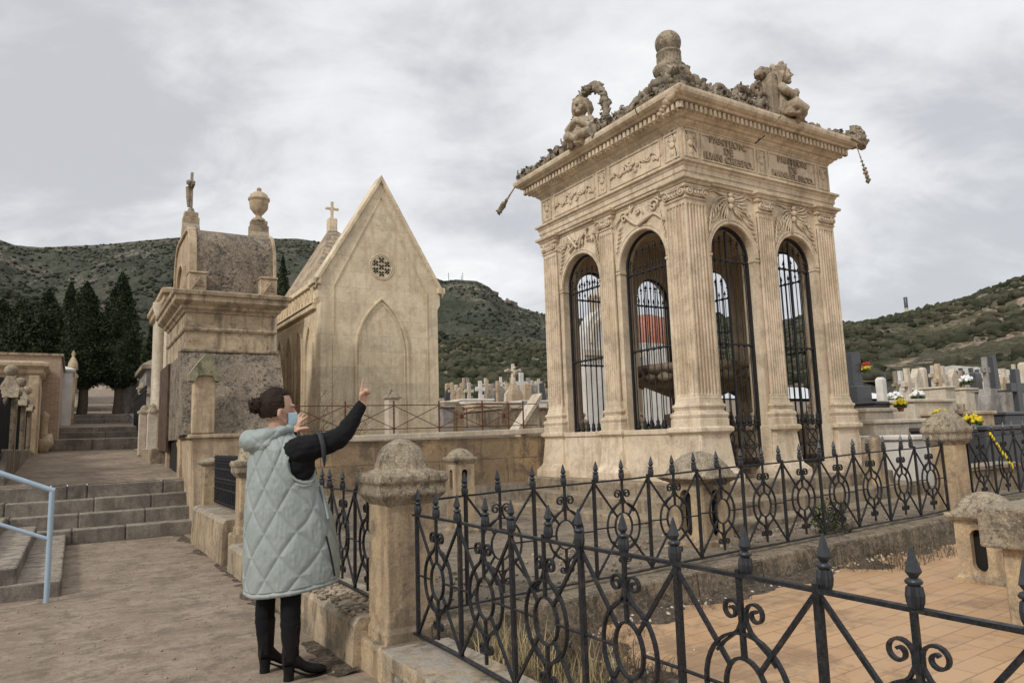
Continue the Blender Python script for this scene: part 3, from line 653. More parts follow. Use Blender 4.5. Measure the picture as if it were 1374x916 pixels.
# cresting: garlands and leaves along the cornice edges
def leafclump(m, c, s, seed, nrm=(0, -1, 0)):
    rnd = random.Random(seed)
    for k in range(2): m.blob((c[0]+rnd.uniform(-.4, .4)*s, c[1]+rnd.uniform(-.4, .4)*s, c[2]+rnd.uniform(0, .4)*s), (s*.3, s*.3, s*.36), 2, .6, 3.2, seed=seed+k)
    for k in range(7):
        a = rnd.uniform(0, 6.28); d = Vector((cos(a), sin(a)*.8, rnd.uniform(.4, 1.6))); acanthus(m, (c[0]+rnd.uniform(-.4, .4)*s, c[1]+rnd.uniform(-.3, .3)*s, c[2]+rnd.uniform(-.1, .35)*s), s*rnd.uniform(.5, .95), s*rnd.uniform(.13, .22), d, (cos(a+2.6), sin(a+2.6), .35), rnd.uniform(1, 2.8), k)
    for k in range(3):
        a = rnd.uniform(0, 6.28); p = Vector(c)+Vector((rnd.uniform(-.5, .5)*s, rnd.uniform(-.3, .3)*s, rnd.uniform(0, .7)*s))
        X = Vector((rnd.uniform(-1, 1), rnd.uniform(-1, 1), 0)).normalized()
        m.tube(spiral(p, s*.36, s*.10, a, a+4.2, 12, X, (0, 0, 1)), [s*(.05+.05*sin(pi*q/12)) for q in range(13)], 5)
def cresting(axis, s0, s1, plane, prof, seed):
    m = MB(); rnd = random.Random(seed); s = s0; k = 0
    while s < s1:
        t = (s-s0)/(s1-s0); h = prof(t); k += 1
        c = (s, plane+rnd.uniform(-.03, .03), 5.53) if axis == 'x' else (plane+rnd.uniform(-.03, .03), s, 5.53)
        leafclump(m, c, h, seed*50+k); s += h*.75
        if h > .2: leafclump(m, (c[0], c[1], c[2]+h*.55), h*.55, seed*70+k)
    m.build('carved_cresting', 'crest', pan)
def pr(t):
    c = abs(t-.5)*2
    return (.15 if c > .9 else .085 if c > .75 else .13+.12*(1-c/.75))
cresting('y', Y0-.2, Y1+.25, X0-.17, lambda t: .13+.17*max(0, 1-abs(t-.55)*2.0)+.05*(t > .9), 2)
cresting('x', X0-.1, X1+.25, Y0-.17, lambda t: .11+.13*max(0, 1-abs(t-.45)*2.6)+.06*(t > .93), 3)
cresting('y', Y0, Y1, X1+.17, lambda t: .12, 4); cresting('x', X0, X1, Y1+.17, lambda t: .12, 5)
m = MB()     # thick rubble over the front corner
rnd = random.Random(9)
for k in range(150):
    q = rnd.random(); side = k % 2; d = rnd.random()**1.5*(1.15 if side == 0 else .75); h = .20*(1-d/1.3)+.05
    p = (X0-.12+rnd.uniform(-.05, .1), Y0-.1+d, 5.55+rnd.random()*h*1.2) if side == 0 else (X0-.1+d, Y0-.1+rnd.uniform(-.05, .1), 5.55+rnd.random()*h*1.2)
    m.blob(p, rnd.uniform(.03, .05)+h*.18, 2, .6, 2.6, seed=k)
for k in range(14):
    d = .15+k*.05; p = Vector((X0+.18+d, Y0-.17, 5.56+.10*sin(k*.6)+.02)); m.tube(spiral(p, .07, .02, k, k+4, 10, (1, .3, 0)), .02, 5)
m.build('corner_rubble', 'crest', pan)
# garland loops (with sky showing through)
m = MB()
for (cx_, r_, h_) in ((X0+.62, .17, .2), (mx-.45, .2, .28)):
    pts = [(cx_+r_*cos(pi*q/14), Y0-.14, 5.56+h_*sin(pi*q/14)) for q in range(15)]
    m.tube(pts, [.045+.012*sin(q*2.1) for q in range(15)], 7)
    for q in range(15): m.blob(pts[q], .052, 1, .5, 3, seed=q)
for k in range(40):
    q_ = pts[k % 15]; a = k*2.4; acanthus(m, q_, .10, .028, (cos(a), sin(a)*.5-.3, sin(a*1.7)), (-sin(a), cos(a), .5), 2., k)
m.build('garland_arch', 'crest', pan)
# broken far-right corner piece leaning out
m = MB()
for k in range(8): m.blob((X1+.26+.05*k*.6, Y0-.28, 5.55-.012*k+.05*(k % 3)), (.08, .08, .07), 2, .5, 2.6, seed=40+k)
m.hexa([(X1+.1, Y0-.36, 5.47), (X1+.46, Y0-.34, 5.44), (X1+.42, Y0-.14, 5.44), (X1+.1, Y0-.1, 5.47)], [(X1+.1, Y0-.34, 5.55), (X1+.48, Y0-.32, 5.49), (X1+.44, Y0-.16, 5.50), (X1+.1, Y0-.12, 5.55)])
m.tube([(X1+.20, Y0-.3, 5.58), (X1+.24, Y0-.3, 5.68), (X1+.36, Y0-.3, 5.70), (X1+.46, Y0-.3, 5.60), (X1+.48, Y0-.28, 5.50)], [.05, .05, .045, .05, .05], 7)
for k in range(24): acanthus(m, (X1+.18+.013*k, Y0-.3, 5.56+.10*sin(pi*k/23)), .10, .03, (cos(k*2.1), sin(k*1.3)*.6, .5), (-sin(k*2.1), .2, cos(k)), 2., k)
m.build('broken_corner_ornament', 'crest', pan, bevel=.02, seg=2)
# iron pins still holding carved stone at the corners
def pendant(p0, p1, k=1.):
    a, b = Vector(p0), Vector(p1); m = MB(); m.tube([a, a.lerp(b, .35), b], .014*k, 6); d = (b-a)
    for q in range(7): m.blob(a+d*(.38+.1*q), .018*k+.010*q*(1 if q < 5 else .8)*k, 2, .45, 3, seed=q)
    m.build('hanging_fragment', 'carved', pan)
pendant((4.33, 5.36, 5.42), (4.22, 5.72, 5.08), .8); pendant((7.80, 1.62, 5.41), (8.0, 1.6, 4.86), .55); 
m = MB(); a = Vector((4.30, 1.60, 5.43)); b = Vector((4.06, 1.72, 5.06))
for q in range(9): m.blob(a.lerp(b, q/8), .03+.035*sin(pi*min(1, q/6.5)), 2, .35, 3, seed=q+3)
m.build('hanging_fragment', 'warm', pan)
# seated figures in the middle of each face
def remesh(mb, vox, smooth=2):
    me = bpy.data.meshes.new('r'); me.from_pydata(mb.v, [], mb.f); ob = bpy.data.objects.new('r', me); col.objects.link(ob)
    r = ob.modifiers.new('r', 'REMESH'); r.mode = 'VOXEL'; r.voxel_size = vox
    s = ob.modifiers.new('s', 'SMOOTH'); s.iterations = smooth; s.factor = .5
    dg = bpy.context.evaluated_depsgraph_get(); me2 = bpy.data.meshes.new_from_object(ob.evaluated_get(dg)); bpy.data.objects.remove(ob)
    out = MB(); out.v = [tuple(v.co) for v in me2.vertices]; out.f = [tuple(p.vertices) for p in me2.polygons]; out.sm = [True]*len(out.f); return out
def putto(seed=1):
    """carved half figure facing -y, about .85 m tall, origin at its seat"""
    m = MB(); rnd = random.Random(seed)
    m.lathe([(.10, -.15), (.20, -.05), (.21, .05), (.18, .16), (.15, .26), (.20, .36), (.17, .43), (.08, .47), (.07, .53)], (0, 0, 0), 18, sy=.75)
    m.sphere((0, -.03, .655), (.135, .15, .175), 20, 14)
    m.tube([(0, -.165, .70), (0, -.205, .635), (0, -.175, .615)], [.014, .028, .018], 8)
    m.sphere((0, -.165, .575), (.045, .025, .018), 8, 6); m.sphere((.0, -.145, .525), (.05, .045, .035), 8, 6)
    for s in (-1, 1):
        m.sphere((s*.052, -.155, .665), (.026, .02, .012), 8, 6); m.sphere((s*.052, -.155, .705), (.045, .022, .012), 8, 6); m.sphere((s*.06, -.125, .60), (.05, .05, .05), 8, 6)
        for k in range(9):      # long hair falling beside the face
            m.tube([(s*(.03+.012*k), -.12+.018*k, .82-.006*k), (s*(.12+.004*k), -.08+.02*k, .74), (s*(.155+.002*k), -.04+.02*k, .62), (s*(.15-.004*k), .0+.012*k, .50), (s*(.17), .0, .42)], [.02, .028, .03, .028, .02], 7)
    for k in range(16): m.blob((.10*cos(k*.8), .03+.07*sin(k*1.1), .78+.03*sin(k*2.)), .055, 1, .3, 3, seed=k)
    for s in (-1, 1):
        m.tube([(s*.17, 0, .40), (s*.26, -.05, .28), (s*.21, -.18, .20), (s*.05, -.24, .30), (-s*.04, -.24, .36)], [.07, .065, .062, .052, .045], 10)
        m.tube([(s*.05, -.05, .04), (s*.20, -.22, .06), (s*.10, -.34, .0), (-s*.05, -.30, -.06)], [.11, .10, .075, .05], 10)
    for k in range(7): m.tube([(-.20+.02*k, -.08-.02*k, .34-.055*k), (0, -.20, .28-.055*k), (.19-.02*k, -.10, .33-.05*k)], .026, 6)
    for k in range(12): a = rnd.random()*6.28; m.blob((.2*cos(a), -.12+.13*sin(a), -.10+.05*rnd.random()), .075, 1, .4, 3, seed=k)
    return remesh(m, .011, 2)
pm = putto()
def place(pmb, o, rz, k, nm, mat):
    c, s = cos(rz), sin(rz); mm = MB(); mm.f = pmb.f; mm.sm = pmb.sm
    mm.v = [(o[0]+k*(c*x-s*y), o[1]+k*(s*x+c*y), o[2]+k*z) for x, y, z in pmb.v]; mm.build(nm, mat, pan)
place(pm, (X0-.20, my+.15, 5.58), -pi/2+.45, .80, 'carved_figure', 'statue'); place(pm, (mx+.26, Y0-.20, 5.62), .75, .84, 'carved_figure', 'statue')
m = MB()       # rough arch standing behind the left figure
pts = [(X0-.02, my+.15+.33*cos(pi*q/18), 6.05+.40*sin(pi*q/18)) for q in range(19)]
pts = [(X0-.02, my+.48, 5.55), (X0-.02, my+.49, 5.85)]+pts+[(X0-.02, my-.19, 5.85), (X0-.02, my-.20, 5.55)]
m.tube(pts, .05, 7)
for i, q in enumerate(pts): m.blob(q, .062, 2, .6, 3, seed=i); [acanthus(m, q, .11, .03, (cos(i+j*2.1)*.6-.3, cos(i*2+j), sin(i*2.+j)), (sin(i+j), .3, cos(i+j)), 2., i+j) for j in range(5)]
for i in range(40):
    q = Vector(pts[i % len(pts)]).lerp(Vector(pts[(i+1) % len(pts)]), .5) if i % len(pts) < len(pts)-1 else Vector(pts[0]); m.blob(q+Vector((random.uniform(-.03, .03), random.uniform(-.03, .03), random.uniform(-.03, .03))), .05, 1, .5, 3, seed=i)
m.build('rough_arch', 'crest', pan)
m = MB()       # block and acanthus beside the right figure
m.box(mx-.02, mx+.12, Y0-.28, Y0+.0, 5.54, 6.12)
for k in range(5): m.blob((mx-.05+.02*k, Y0-.14, 6.15+.03*(k % 2)), .075, 2, .45, 3, seed=k)
m.tube(spiral((mx-.13, Y0-.2, 5.72), .13, .03, 0, 8, 20, (1, 0, 0)), .035, 7); m.tube(spiral((mx-.25, Y0-.2, 5.86), .12, .03, 2, 9, 20, (-1, 0, 0)), .035, 7)
m.build('carved_support', 'carved', pan, bevel=.01)
m = MB()
for k in range(6): m.blob((mx+.42+.05*k, Y0-.16, 5.85-.04*k), .09, 2, .5, 3, seed=k+20)
m.build('carved_wing', 'crest', pan)
# fountain bowl inside (rests on the floor: own thing)
ft = thing('stone_basin', (6.28, 3.57, .86), 'large round carved stone basin on a pedestal inside the open mausoleum', 'basin')
m = MB(); m.sweep([(0, .86), (0, 1.35), (.05, 1.37), (.05, 1.45), (-.15, 1.47), (-.15, 1.62)], 5.78, 6.78, 3.07, 4.07); m.build('base', 'carved', ft, bevel=.01)
m = MB(); m.lathe([(.34, 1.60), (.30, 1.66), (.17, 1.74), (.20, 1.80), (.45, 1.90), (.80, 2.06), (.90, 2.18), (1.0, 2.22), (1.03, 2.28), (.98, 2.32), (.90, 2.30), (.7, 2.2), (.2, 2.1)], (6.28, 3.57, 0), 40, True); 
for k in range(20):
    a = 2*pi*k/20; m.blob((6.28+.9*cos(a), 3.57+.9*sin(a), 2.14), (.12, .12, .08), 2, .35, 3, seed=k)
m.build('bowl', 'carved', ft)
m = MB(); m.lathe([(.2, 2.1), (.12, 2.2), (.16, 2.35), (.08, 2.42), (.12, 2.5), (.02, 2.56)], (6.28, 3.57, 0), 20); m.build('spout', 'carved', ft)
# ------------------------------------------------------------------ ground, path, steps
def struct(mb, name, mat, **kw):
    o = mb.build(name, mat, None, (0, 0, 0), **kw); o['kind'] = 'structure'; return o
def gz(v, u):      # general lie of the cemetery ground
    r = max(0, u-6)
    z = .30 if u < 6 else .62+.078*(min(u, 60)-6)
    return z
NB2 = 60
m = MB()
us = [-60, -20, -8, -2.2, 0, 5.4, 5.401, 8, 12, 18, 25, 35, 50, 70, 110, 200, 420]; vs_ = [-300, -120, -60, -30, -12, -4.2]
def sheet(us, vs, f):
    m = MB(); n = len(vs); m.add([(v, u, f(v, u)) for u in us for v in vs], [(j*n+i, j*n+i+1, (j+1)*n+i+1, (j+1)*n+i) for j in range(len(us)-1) for i in range(n-1)], True); return m
def gbig(v, u): return (-.05 if u < 5.4 else 1.0+.095*max(0, min(u, 55)-10))*1. - (0 if u < 5.4 else .0)
g = sheet([-80, -30, -8, 0, 5.35, 5.45, 8, 12, 18, 25, 35, 50, 70, 110, 300, 900], [-400, -100, -40, -15, -6, -3.1], lambda v, u: gbig(v, u)-.12)
struct(g, 'ground', 'plot')
g = sheet([-80, -30, -8, 0, 4.9, 5.5, 8, 12, 18, 25, 35, 50, 70, 110, 300, 900], [.2, 3, 8.6, 12, 20, 40, 80, 160, 600], lambda v, u: (-.02 if u < 5.4 and v < 9 else (.25 if u < 5.4 else gbig(v, u)-.03)))
struct(g, 'ground', 'plot')
# path: flat part, then ramp
def pz(u): return 0 if u < 9 else (.86+.062*(u-9.15) if u < 18 else 0)
m = MB(); m.add([(v, u, .006*noise.noise(Vector((v*.7, u*.7, 0)))+(.02*max(0, -v-1) if u < 8 else 0)*0) for u in [-8+.35*k for k in range(48)]+[8.72] for v in [-3.2+.2*i for i in range(17)]],
                [(j*17+i, j*17+i+1, (j+1)*17+i+1, (j+1)*17+i) for j in range(48) for i in range(16)], True)
struct(m, 'path', 'path')
m = sheet([9.42]+[9.6+.6*k for k in range(14)]+[18.05], [-2.9+.3*i for i in range(11)], lambda v, u: .826 if u < 9.5 else .86+.060*(u-9.6)+.01*noise.noise(Vector((v, u, 0))))
struct(m, 'path', 'path')
# stairs of stone blocks
m = MB(); rnd = random.Random(3)
for k in range(4): m.box(-3, .05, 8.48+.28*k, 9.6, -.05, .205*(k+1)-.02)
struct(m, 'steps', 'steps')
m = MB()
edges = [(-2.9, -1.63, -.93, .06), (-3, -2.42, -1.55, -.65, .06), (-3, -2.5, -1.35, -.55, .06), (-3, -1.95, -1.72, -1.45, -.35, .06)]
for k, ed in enumerate(edges):
    z0 = .205*k-.03; z1 = .205*(k+1)+.012*0; u0 = 8.45+.28*k
    for a, b in zip(ed[:-1], ed[1:]):
        j = rnd.uniform(-.012, .012); jz = rnd.uniform(-.008, .008)
        bb = [(a+.006, u0+j, z0), (b-.006, u0+j+rnd.uniform(-.01, .01), z0), (b-.006, u0+.45, z0), (a+.006, u0+.45, z0)]
        m.hexa(bb, [(p[0], p[1], z1+jz+(.004*i if i < 2 else 0)) for i, p in enumerate(bb)])
struct(m, 'steps', 'steps', bevel=.018, seg=2)
def stairrun(u, n, z0, rise, v0, v1, tread=.42):
    m = MB()
    for k in range(n):
        mid = v0+(v1-v0)*rnd.uniform(.35, .65)
        for a, b in ((v0, mid), (mid, v1)): m.box(a+.004, b-.004, u+tread*k, u+tread*(k+1)+.1, z0-.05+rise*k*0, z0+rise*(k+1))
    struct(m, 'steps', 'steps', bevel=.015, seg=2)
stairrun(18, 1, 1.36, .30, -2.62, -.02, .6)
m = sheet([18.5, 19.5, 20.1], [-2.6, -1.3, 0], lambda v, u: 1.665+.03*(u-18.5)); struct(m, 'path', 'path')
stairrun(20, 2, 1.74, .15, -2.4, .02, .35)
m = sheet([20.6, 22, 24, 25.1], [-2.3, -1.3, -.02], lambda v, u: 2.045+.055*(u-20.6)); struct(m, 'path', 'path')
stairrun(25, 2, 2.29, .165, -2.0, -.08, .4)
m = sheet([25.7, 28, 30.1], [-1.95, -1, -.08], lambda v, u: 2.625+.075*(u-25.7)); struct(m, 'path', 'path')
stairrun(30, 1, 2.95, .15, -1.8, -.0, .4)
m = sheet([30.3, 36, 42, 50, 60], [-1.75, -.8, .35], lambda v, u: 3.105+(.075 if u < 50 else .11)*(u-30.3)); struct(m, 'path', 'path')
# flank banks either side of the upper path (hold the slope)
for s, v0, v1 in ((0, -9, -2.62), (1, .02, 3.5)):
    m = sheet([19.0 if s == 0 else 17, 20, 25, 30, 40, 52], [v0, v1], lambda v, u: (1.66 if u < 20 else 2.0 if u < 25 else 2.55+(u-25)*.085)+.02)
    struct(m, 'ground', 'plot')
# terracotta floor of the near plot
mt = bpy.data.materials.new('terracotta_tiles'); b = NB(nt(mt)); obj, vec = b.coords()
br = b.n('ShaderNodeTexBrick'); br.inputs['Scale'].default_value = 1; br.inputs['Brick Width'].default_value = .28; br.inputs['Row Height'].default_value = .14; br.inputs['Mortar Size'].default_value = .0045
br.inputs['Color1'].default_value = (.44, .275, .15, 1); br.inputs['Color2'].default_value = (.50, .325, .185, 1); br.inputs['Mortar'].default_value = (.28, .185, .115, 1); br.inputs['Bias'].default_value = -.1
b.l(b.mapping(obj, rot=(0, 0, .0)), br.inputs['Vector'])
c = b.mix(b.ramp(b.noise(vec, 1.6, 8, .75, .4), .46, .60, 0, .7), br.outputs['Color'], (.22, .145, .09))
c = b.mix(b.ramp(b.noise(b.mapping(vec, (1, 4, 1)), 2.2, 7, .75), .50, .62, 0, .5), c, (.44, .31, .19))
h = b.math('SUBTRACT', b.noise(vec, 30, 5), b.math('MULTIPLY', br.outputs['Fac'], 1.2))
b.out(c, b.ramp(b.noise(vec, 5, 4), .3, .7, .45, .8), h, .35, .006, spec=.3); M['terra'] = mt
def tz(v): return .055+.028*v
m = sheet([-9+.5*k for k in range(18)]+[-.10], [.12+.5*i for i in range(24)], lambda v, u: tz(v)); struct(m, 'terracotta_floor', 'terra')
# kerb beneath the back fence
def kz(v): return .262+.0235*v
m = MB()
for k in range(9):
    a, c2 = .22+.72*k, .22+.72*(k+1)
    bb = [(a, -.13, tz(a)-.1), (c2-.008, -.13, tz(c2)-.1), (c2-.008, .24, tz(c2)-.1), (a, .24, tz(a)-.1)]
    m.hexa(bb, [(a, -.10, kz(a)), (c2-.008, -.10, kz(c2)), (c2-.008, .24, kz(c2)), (a, .24, kz(a))])
kb = m.build('kerb', 'kerbstone', None, (0, 0, 0), bevel=.02, seg=2); tag(kb, 'low rough stone kerb under the long iron fence in front of the open mausoleum', 'kerb')
m = sheet([.2+.33*i for i in range(17)], [.2+.35*j for j in range(26)], lambda v, u: kz(v)-.02+.03*noise.noise(Vector((v*1.5, u*1.5, 3)))); struct(m, 'plot_ground', 'plot')
# wall along the path, from pillar to pillar
def pathwall(u0, u1, z, name, label, v0=-.15, v1=.26):
    m = MB(); n = max(2, int((u1-u0)/.25)); rings = []
    for k in range(n+1):
        u = u0+(u1-u0)*k/n; j = .012*noise.noise(Vector((u*4, 1, 0)))
        rings.append([(v0-.02+j, u, -.1), (v0+j*1.5, u, z-.05), (v0+.03+j*2, u, z-.005+j), (v1, u, z), (v1, u, -.1)])
    m.loft(rings, False); w = m.build(name, 'lowwall', None, (v0, u0, 0), bevel=.015, seg=2); return tag(w, label, 'wall')
pathwall(.27, 4.42, .30, 'low_wall', 'long low stone wall with crumbling top edge beside the woman in the padded coat')
pathwall(4.8, 7.35, .52, 'low_wall', 'short low stone wall holding the fence beside the stairs')
m = MB(); bb = 0
m.box(-.10, .26, -7, -.14, -.1, .16); m.sweep([(0, .155), (0, .205), (-.008, .213)], -.15, .27, -7, -.16); m.box(-.145, -.10, -.28, -.165, -.1, .155); m.box(-.145, -.10, -7, -.28, .12, .155)
w = m.build('low_wall', 'lowwall', None, (0, -3, 0), bevel=.012, seg=2); tag(w, 'low stone wall with flat coping under the nearest iron fence', 'wall')
st = MB(); rnd = random.Random(2)      # field stones set in the face of the near wall
for k in range(60):
    st.blob((-.105, -.33-.115*(k//4)+rnd.uniform(-.01, .01)-.03*(k % 2), .09-.062*(k % 4)), (.022, .056, .033), 2, .25, 2, seed=k)
q = st.build('stone_panel', 'greystone', None, (0, -3, 0)); q.parent = w; q.location = (0, 0, 0); q.rotation_euler = (0, 0, 0)
stone_pillar(.11, .15, -.02, .27, .98, .32, .45, 'thick stone pillar with rough rounded cap beside the woman in the padded coat', ztop=1.37)
stone_pillar(.10, 4.60, -.05, .46, 1.0, .28, .40, 'stone pillar with rounded cap half hidden behind the woman in the padded coat', ztop=1.42)
# half pillar against the tower tomb
hp = thing('stone_pillar', (.12, 7.35, 0), 'stone half pillar with round top between dark fence and stairs', 'pillar', 'pillars of the plot fences')
m = MB(); m.box(-.06, .30, 7.2, 7.55, -.05, .50); m.build('plinth', 'pillar', hp, bevel=.015, seg=2)
m = MB(); m.box(-.02, .26, 7.24, 7.52, .5, 1.08); m.build('shaft', 'pillar', hp, bevel=.012, seg=2)
m = MB(); m.sweep([(0, 1.08), (.05, 1.11), (.05, 1.15), (-.1, 1.20)], -.02, .26, 7.24, 7.52); m.build('cap', 'cap', hp, bevel=.012, seg=2)
stone_pillar(6.48, .12, .25, .44, 1.13, .26, .38, 'stone pillar with pointed rough cap at the far right end of the iron fence', dome=False, ztop=1.50)
# iron fences
iron_fence((.11, -.06), (.11, -5.2), .235, .235, 19, 'nearest black iron fence with scrolls and rings crossing the foreground over the terracotta floor', start=.03, phase=0)
iron_fence((.36, .10), (6.30, .10), .305, .445, 23, 'long black iron fence with scrolls and rings in front of the open mausoleum', start=.18, pitch=.262)
iron_fence((.10, .36), (.10, 4.40), .32, .34, 15, 'black iron fence running along the path behind the woman in the padded coat', start=.10)
spear_fence((.12, 4.82), (.12, 7.2), .56, .68, 20, 'small dark iron railing on the low wall beside the stairs', knots=(.3, .5, .7), rails=(.04, .45, .84), r=.012)
iron_fence((6.72, .10), (9.6, .10), .50, .56, 11, 'black iron fence continuing to the right of the pointed pillar', start=.12)
spear_fence((7.9, 2.9), (9.9, 3.2), .55, .75, 8, 'thin iron railing behind the right end of the open mausoleum', r=.007)
# ventilation lanterns
def lantern(cx, cy, z0, w, hgt, label, zo=.13, cw=.08, zr=.66):
    root = thing('stone_vent', (cx, cy, z0), label, 'stone vent', 'stone vents standing in the plots'); m = MB(); h = w/2; N = 10
    # body: four corner posts joined round rounded openings
    zt = z0+hgt*zr; ow = w*.17; zo0, zo1 = z0+hgt*zo, z0+hgt*(zr-.07)
    def panelface(P, x0, x1):
        c = (x0+x1)/2; d = w*.16; zl, zu = zo0+ow, zo1-ow
        def quad(p, q, r_, t): m.add([P(*p, 0), P(*q, 0), P(*r_, 0), P(*t, 0)], [(0, 1, 2, 3)])
        quad((x0, z0), (c-ow, z0), (c-ow, zo0), (x0, zo0)); quad((c+ow, z0), (x1, z0), (x1, zo0), (c+ow, zo0)); quad((c-ow, z0), (c+ow, z0), (c+ow, zo0), (c-ow, zo0))
        quad((x0, zo0), (c-ow, zo0), (c-ow, zo1), (x0, zo1)); quad((c+ow, zo0), (x1, zo0), (x1, zo1), (c+ow, zo1)); quad((x0, zo1), (x1, zo1), (x1, zt), (x0, zt))
        for zc_, sg, ze in ((zu, 1, zo1), (zl, -1, zo0)):
            for k in range(N):
                a0, a1 = pi*k/N, pi*(k+1)/N; p0, p1 = (c-ow*cos(a0), zc_+sg*ow*sin(a0)), (c-ow*cos(a1), zc_+sg*ow*sin(a1)); quad(p0, p1, (p1[0], ze), (p0[0], ze))
        ins = [(c-ow, zl), (c-ow, zu)]+[(c-ow*cos(pi*k/N), zu+ow*sin(pi*k/N)) for k in range(1, N)]+[(c+ow, zu), (c+ow, zl)]+[(c+ow*cos(pi*k/N), zl-ow*sin(pi*k/N)) for k in range(1, N)]; n = len(ins)
        m.add([P(*q, 0) for q in ins]+[P(*q, d) for q in ins], [(i, (i+1) % n, n+(i+1) % n, n+i) for i in range(n)])
    panelface(lambda a, z, d: (a, cy-h+d, z), cx-h, cx+h); panelface(lambda a, z, d: (a, cy+h-d, z), cx-h, cx+h)
    panelface(lambda a, z, d: (cx-h+d, a, z), cy-h, cy+h); panelface(lambda a, z, d: (cx+h-d, a, z), cy-h, cy+h)
    m.build('body', 'pillar', root); m = MB(); m.sweep([(.02, z0-.05), (.03, z0+.03), (.004, z0+.05)], cx-h, cx+h, cy-h, cy+h); m.build('base', 'pillar', root)
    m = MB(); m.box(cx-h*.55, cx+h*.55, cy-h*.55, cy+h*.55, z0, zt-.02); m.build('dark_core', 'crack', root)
    m = MB(); m.sweep([(.0, zt-.01), (cw*.3, zt+.01), (cw*.6, zt+.02), (cw, zt+.045), (cw*.9, zt+.07)], cx-h, cx+h, cy-h, cy+h); m.build('cornice', 'cap', root, bevel=.008, seg=2)
    m = MB(); rings = []
    for q in range(9):
        a = q/8*pi/2; r = (w/2+cw*.8)*(1-.98*(q/8)**1.5) if q else (w/2+cw*.95); zz = zt+.06+(z0+hgt-zt-.06)*sin(a); sq = 1-q/8
        rings.append([(cx+r*cos(k*2*pi/28+pi/4)*(1+(1/max(abs(cos(k*2*pi/28+pi/4)), abs(sin(k*2*pi/28+pi/4)))-1)*sq*.45)*(1+.015*noise.noise(Vector((k, q, cx)))), cy+r*sin(k*2*pi/28+pi/4)*(1+(1/max(abs(cos(k*2*pi/28+pi/4)), abs(sin(k*2*pi/28+pi/4)))-1)*sq*.45), zz) for k in range(28)])
    m.loft(rings); m.build('cap_top', 'cap', root); return root
lantern(2.17, 3.35, .30, .24, .95, 'small stone vent with arched openings standing near the back wall', zo=.50, cw=.035, zr=.82)
lantern(3.40, .82, .33, .39, .84, 'squat stone vent with yellow lichen on its cap in front of the mausoleum steps', cw=.09, zo=.08)
lantern(4.32, -1.22, .17, .32, .66, 'squat stone vent with tall slot standing on the terracotta floor at the right', cw=.05, zo=.12)
pr2 = thing('stone_block_post', (3.30, -2.05, .1), 'blackened square stone post cut by the right edge of the picture', 'post')
m = MB(); m.box(3.0, 3.6, -2.3, -1.8, .62, .86); m.build('cap', 'cap', pr2, bevel=.015, seg=2)
m = MB(); m.box(3.08, 3.52, -2.24, -1.88, .05, .62); m.build('shaft', 'pillar', pr2, bevel=.01)
# low wall behind the plot, with the red iron railing on it
m = MB(); m.box(.55, 4.95, 5.32, 5.75, .2, 1.36)
bw = m.build('back_wall', 'backwall', None, (.55, 5.32, .2), bevel=.015, seg=2); tag(bw, 'waist-high stone block wall closing the plot behind the fence', 'wall')
m = MB(); m.loft([[(x, 5.28, z), (x, 5.8, z), (x, 5.8, z+.085), (x, 5.28, z+.085)] for x, z in ((.5, 1.36), (1.6, 1.362), (3.2, 1.38), (4.6, 1.40), (4.98, 1.405))], False)
cp = m.build('coping', 'whitewall', None, (.55, 5.32, .2), bevel=.012, seg=2); cp.parent = bw; cp.location = (0, 0, 0); cp.rotation_euler = (0, 0, 0)
rr = thing('red_railing', (.8, 5.6, 1.45), 'thin rusty red railing with crossed bars on top of the back wall', 'railing')
m = MB()
for z in (1.52, 1.86): m.tube([(.8, 5.6, z), (4.75, 5.6, z+.02)], .007, 5)
m.build('rail', 'redrail', rr)
px = [.8, 1.55, 2.27, 2.99, 3.73, 4.48]
for i, x in enumerate(px):
    m = MB(); m.tube([(x, 5.6, 1.43), (x, 5.6, 1.93)], .012, 6); m.build('post', 'redrail', rr)
    if i < len(px)-1:
        x2 = px[i+1]; m = MB(); m.tube([(x, 5.6, 1.53), (x2, 5.6, 1.86)], .006, 5); m.tube([(x, 5.59, 1.86), (x2, 5.59, 1.53)], .006, 5); m.build('cross_bars', 'redrail', rr)
        if i > 2:
            m = MB(); m.sphere(((x+x2)/2, 5.585, 1.695), (.035, .012, .045), 8, 6); m.tube([((x+x2)/2+.1, 5.6, 1.5), ((x+x2)/2+.1, 5.6, 1.82)], .008, 5); m.build('rosette', 'redrail', rr)
pn = thing('grave_marker', (2.38, 5.95, 1.4), 'small pointed stone marker standing behind the red railing', 'grave marker')
m = MB(); m.box(2.29, 2.47, 5.87, 6.03, 1.3, 1.98); m.build('shaft', 'whitewall', pn, bevel=.01)
m = MB(); m.sweep([(.02, 1.98), (.02, 2.0), (-.09, 2.13)], 2.29, 2.47, 5.87, 6.03); m.build('pointed_top', 'cap', pn, bevel=.008)
# slanted stair cheek beyond the wall (right end, next to the mausoleum)
sc = MB(); sc.prism([(4.62, 1.30), (5.0, 1.30), (5.0, 1.95), (4.62, 1.47)], 5.92, 6.1, 'y'); sc.prism([(4.58, 1.42), (5.04, 1.99), (5.04, 2.08), (4.54, 1.47)], 5.87, 6.15, 'y'); tag(sc.build('sloping_wall', 'whitewall', None, (4.35, 6, 1.42), bevel=.01), 'pale wall with sloping coping just left of the open mausoleum', 'wall')
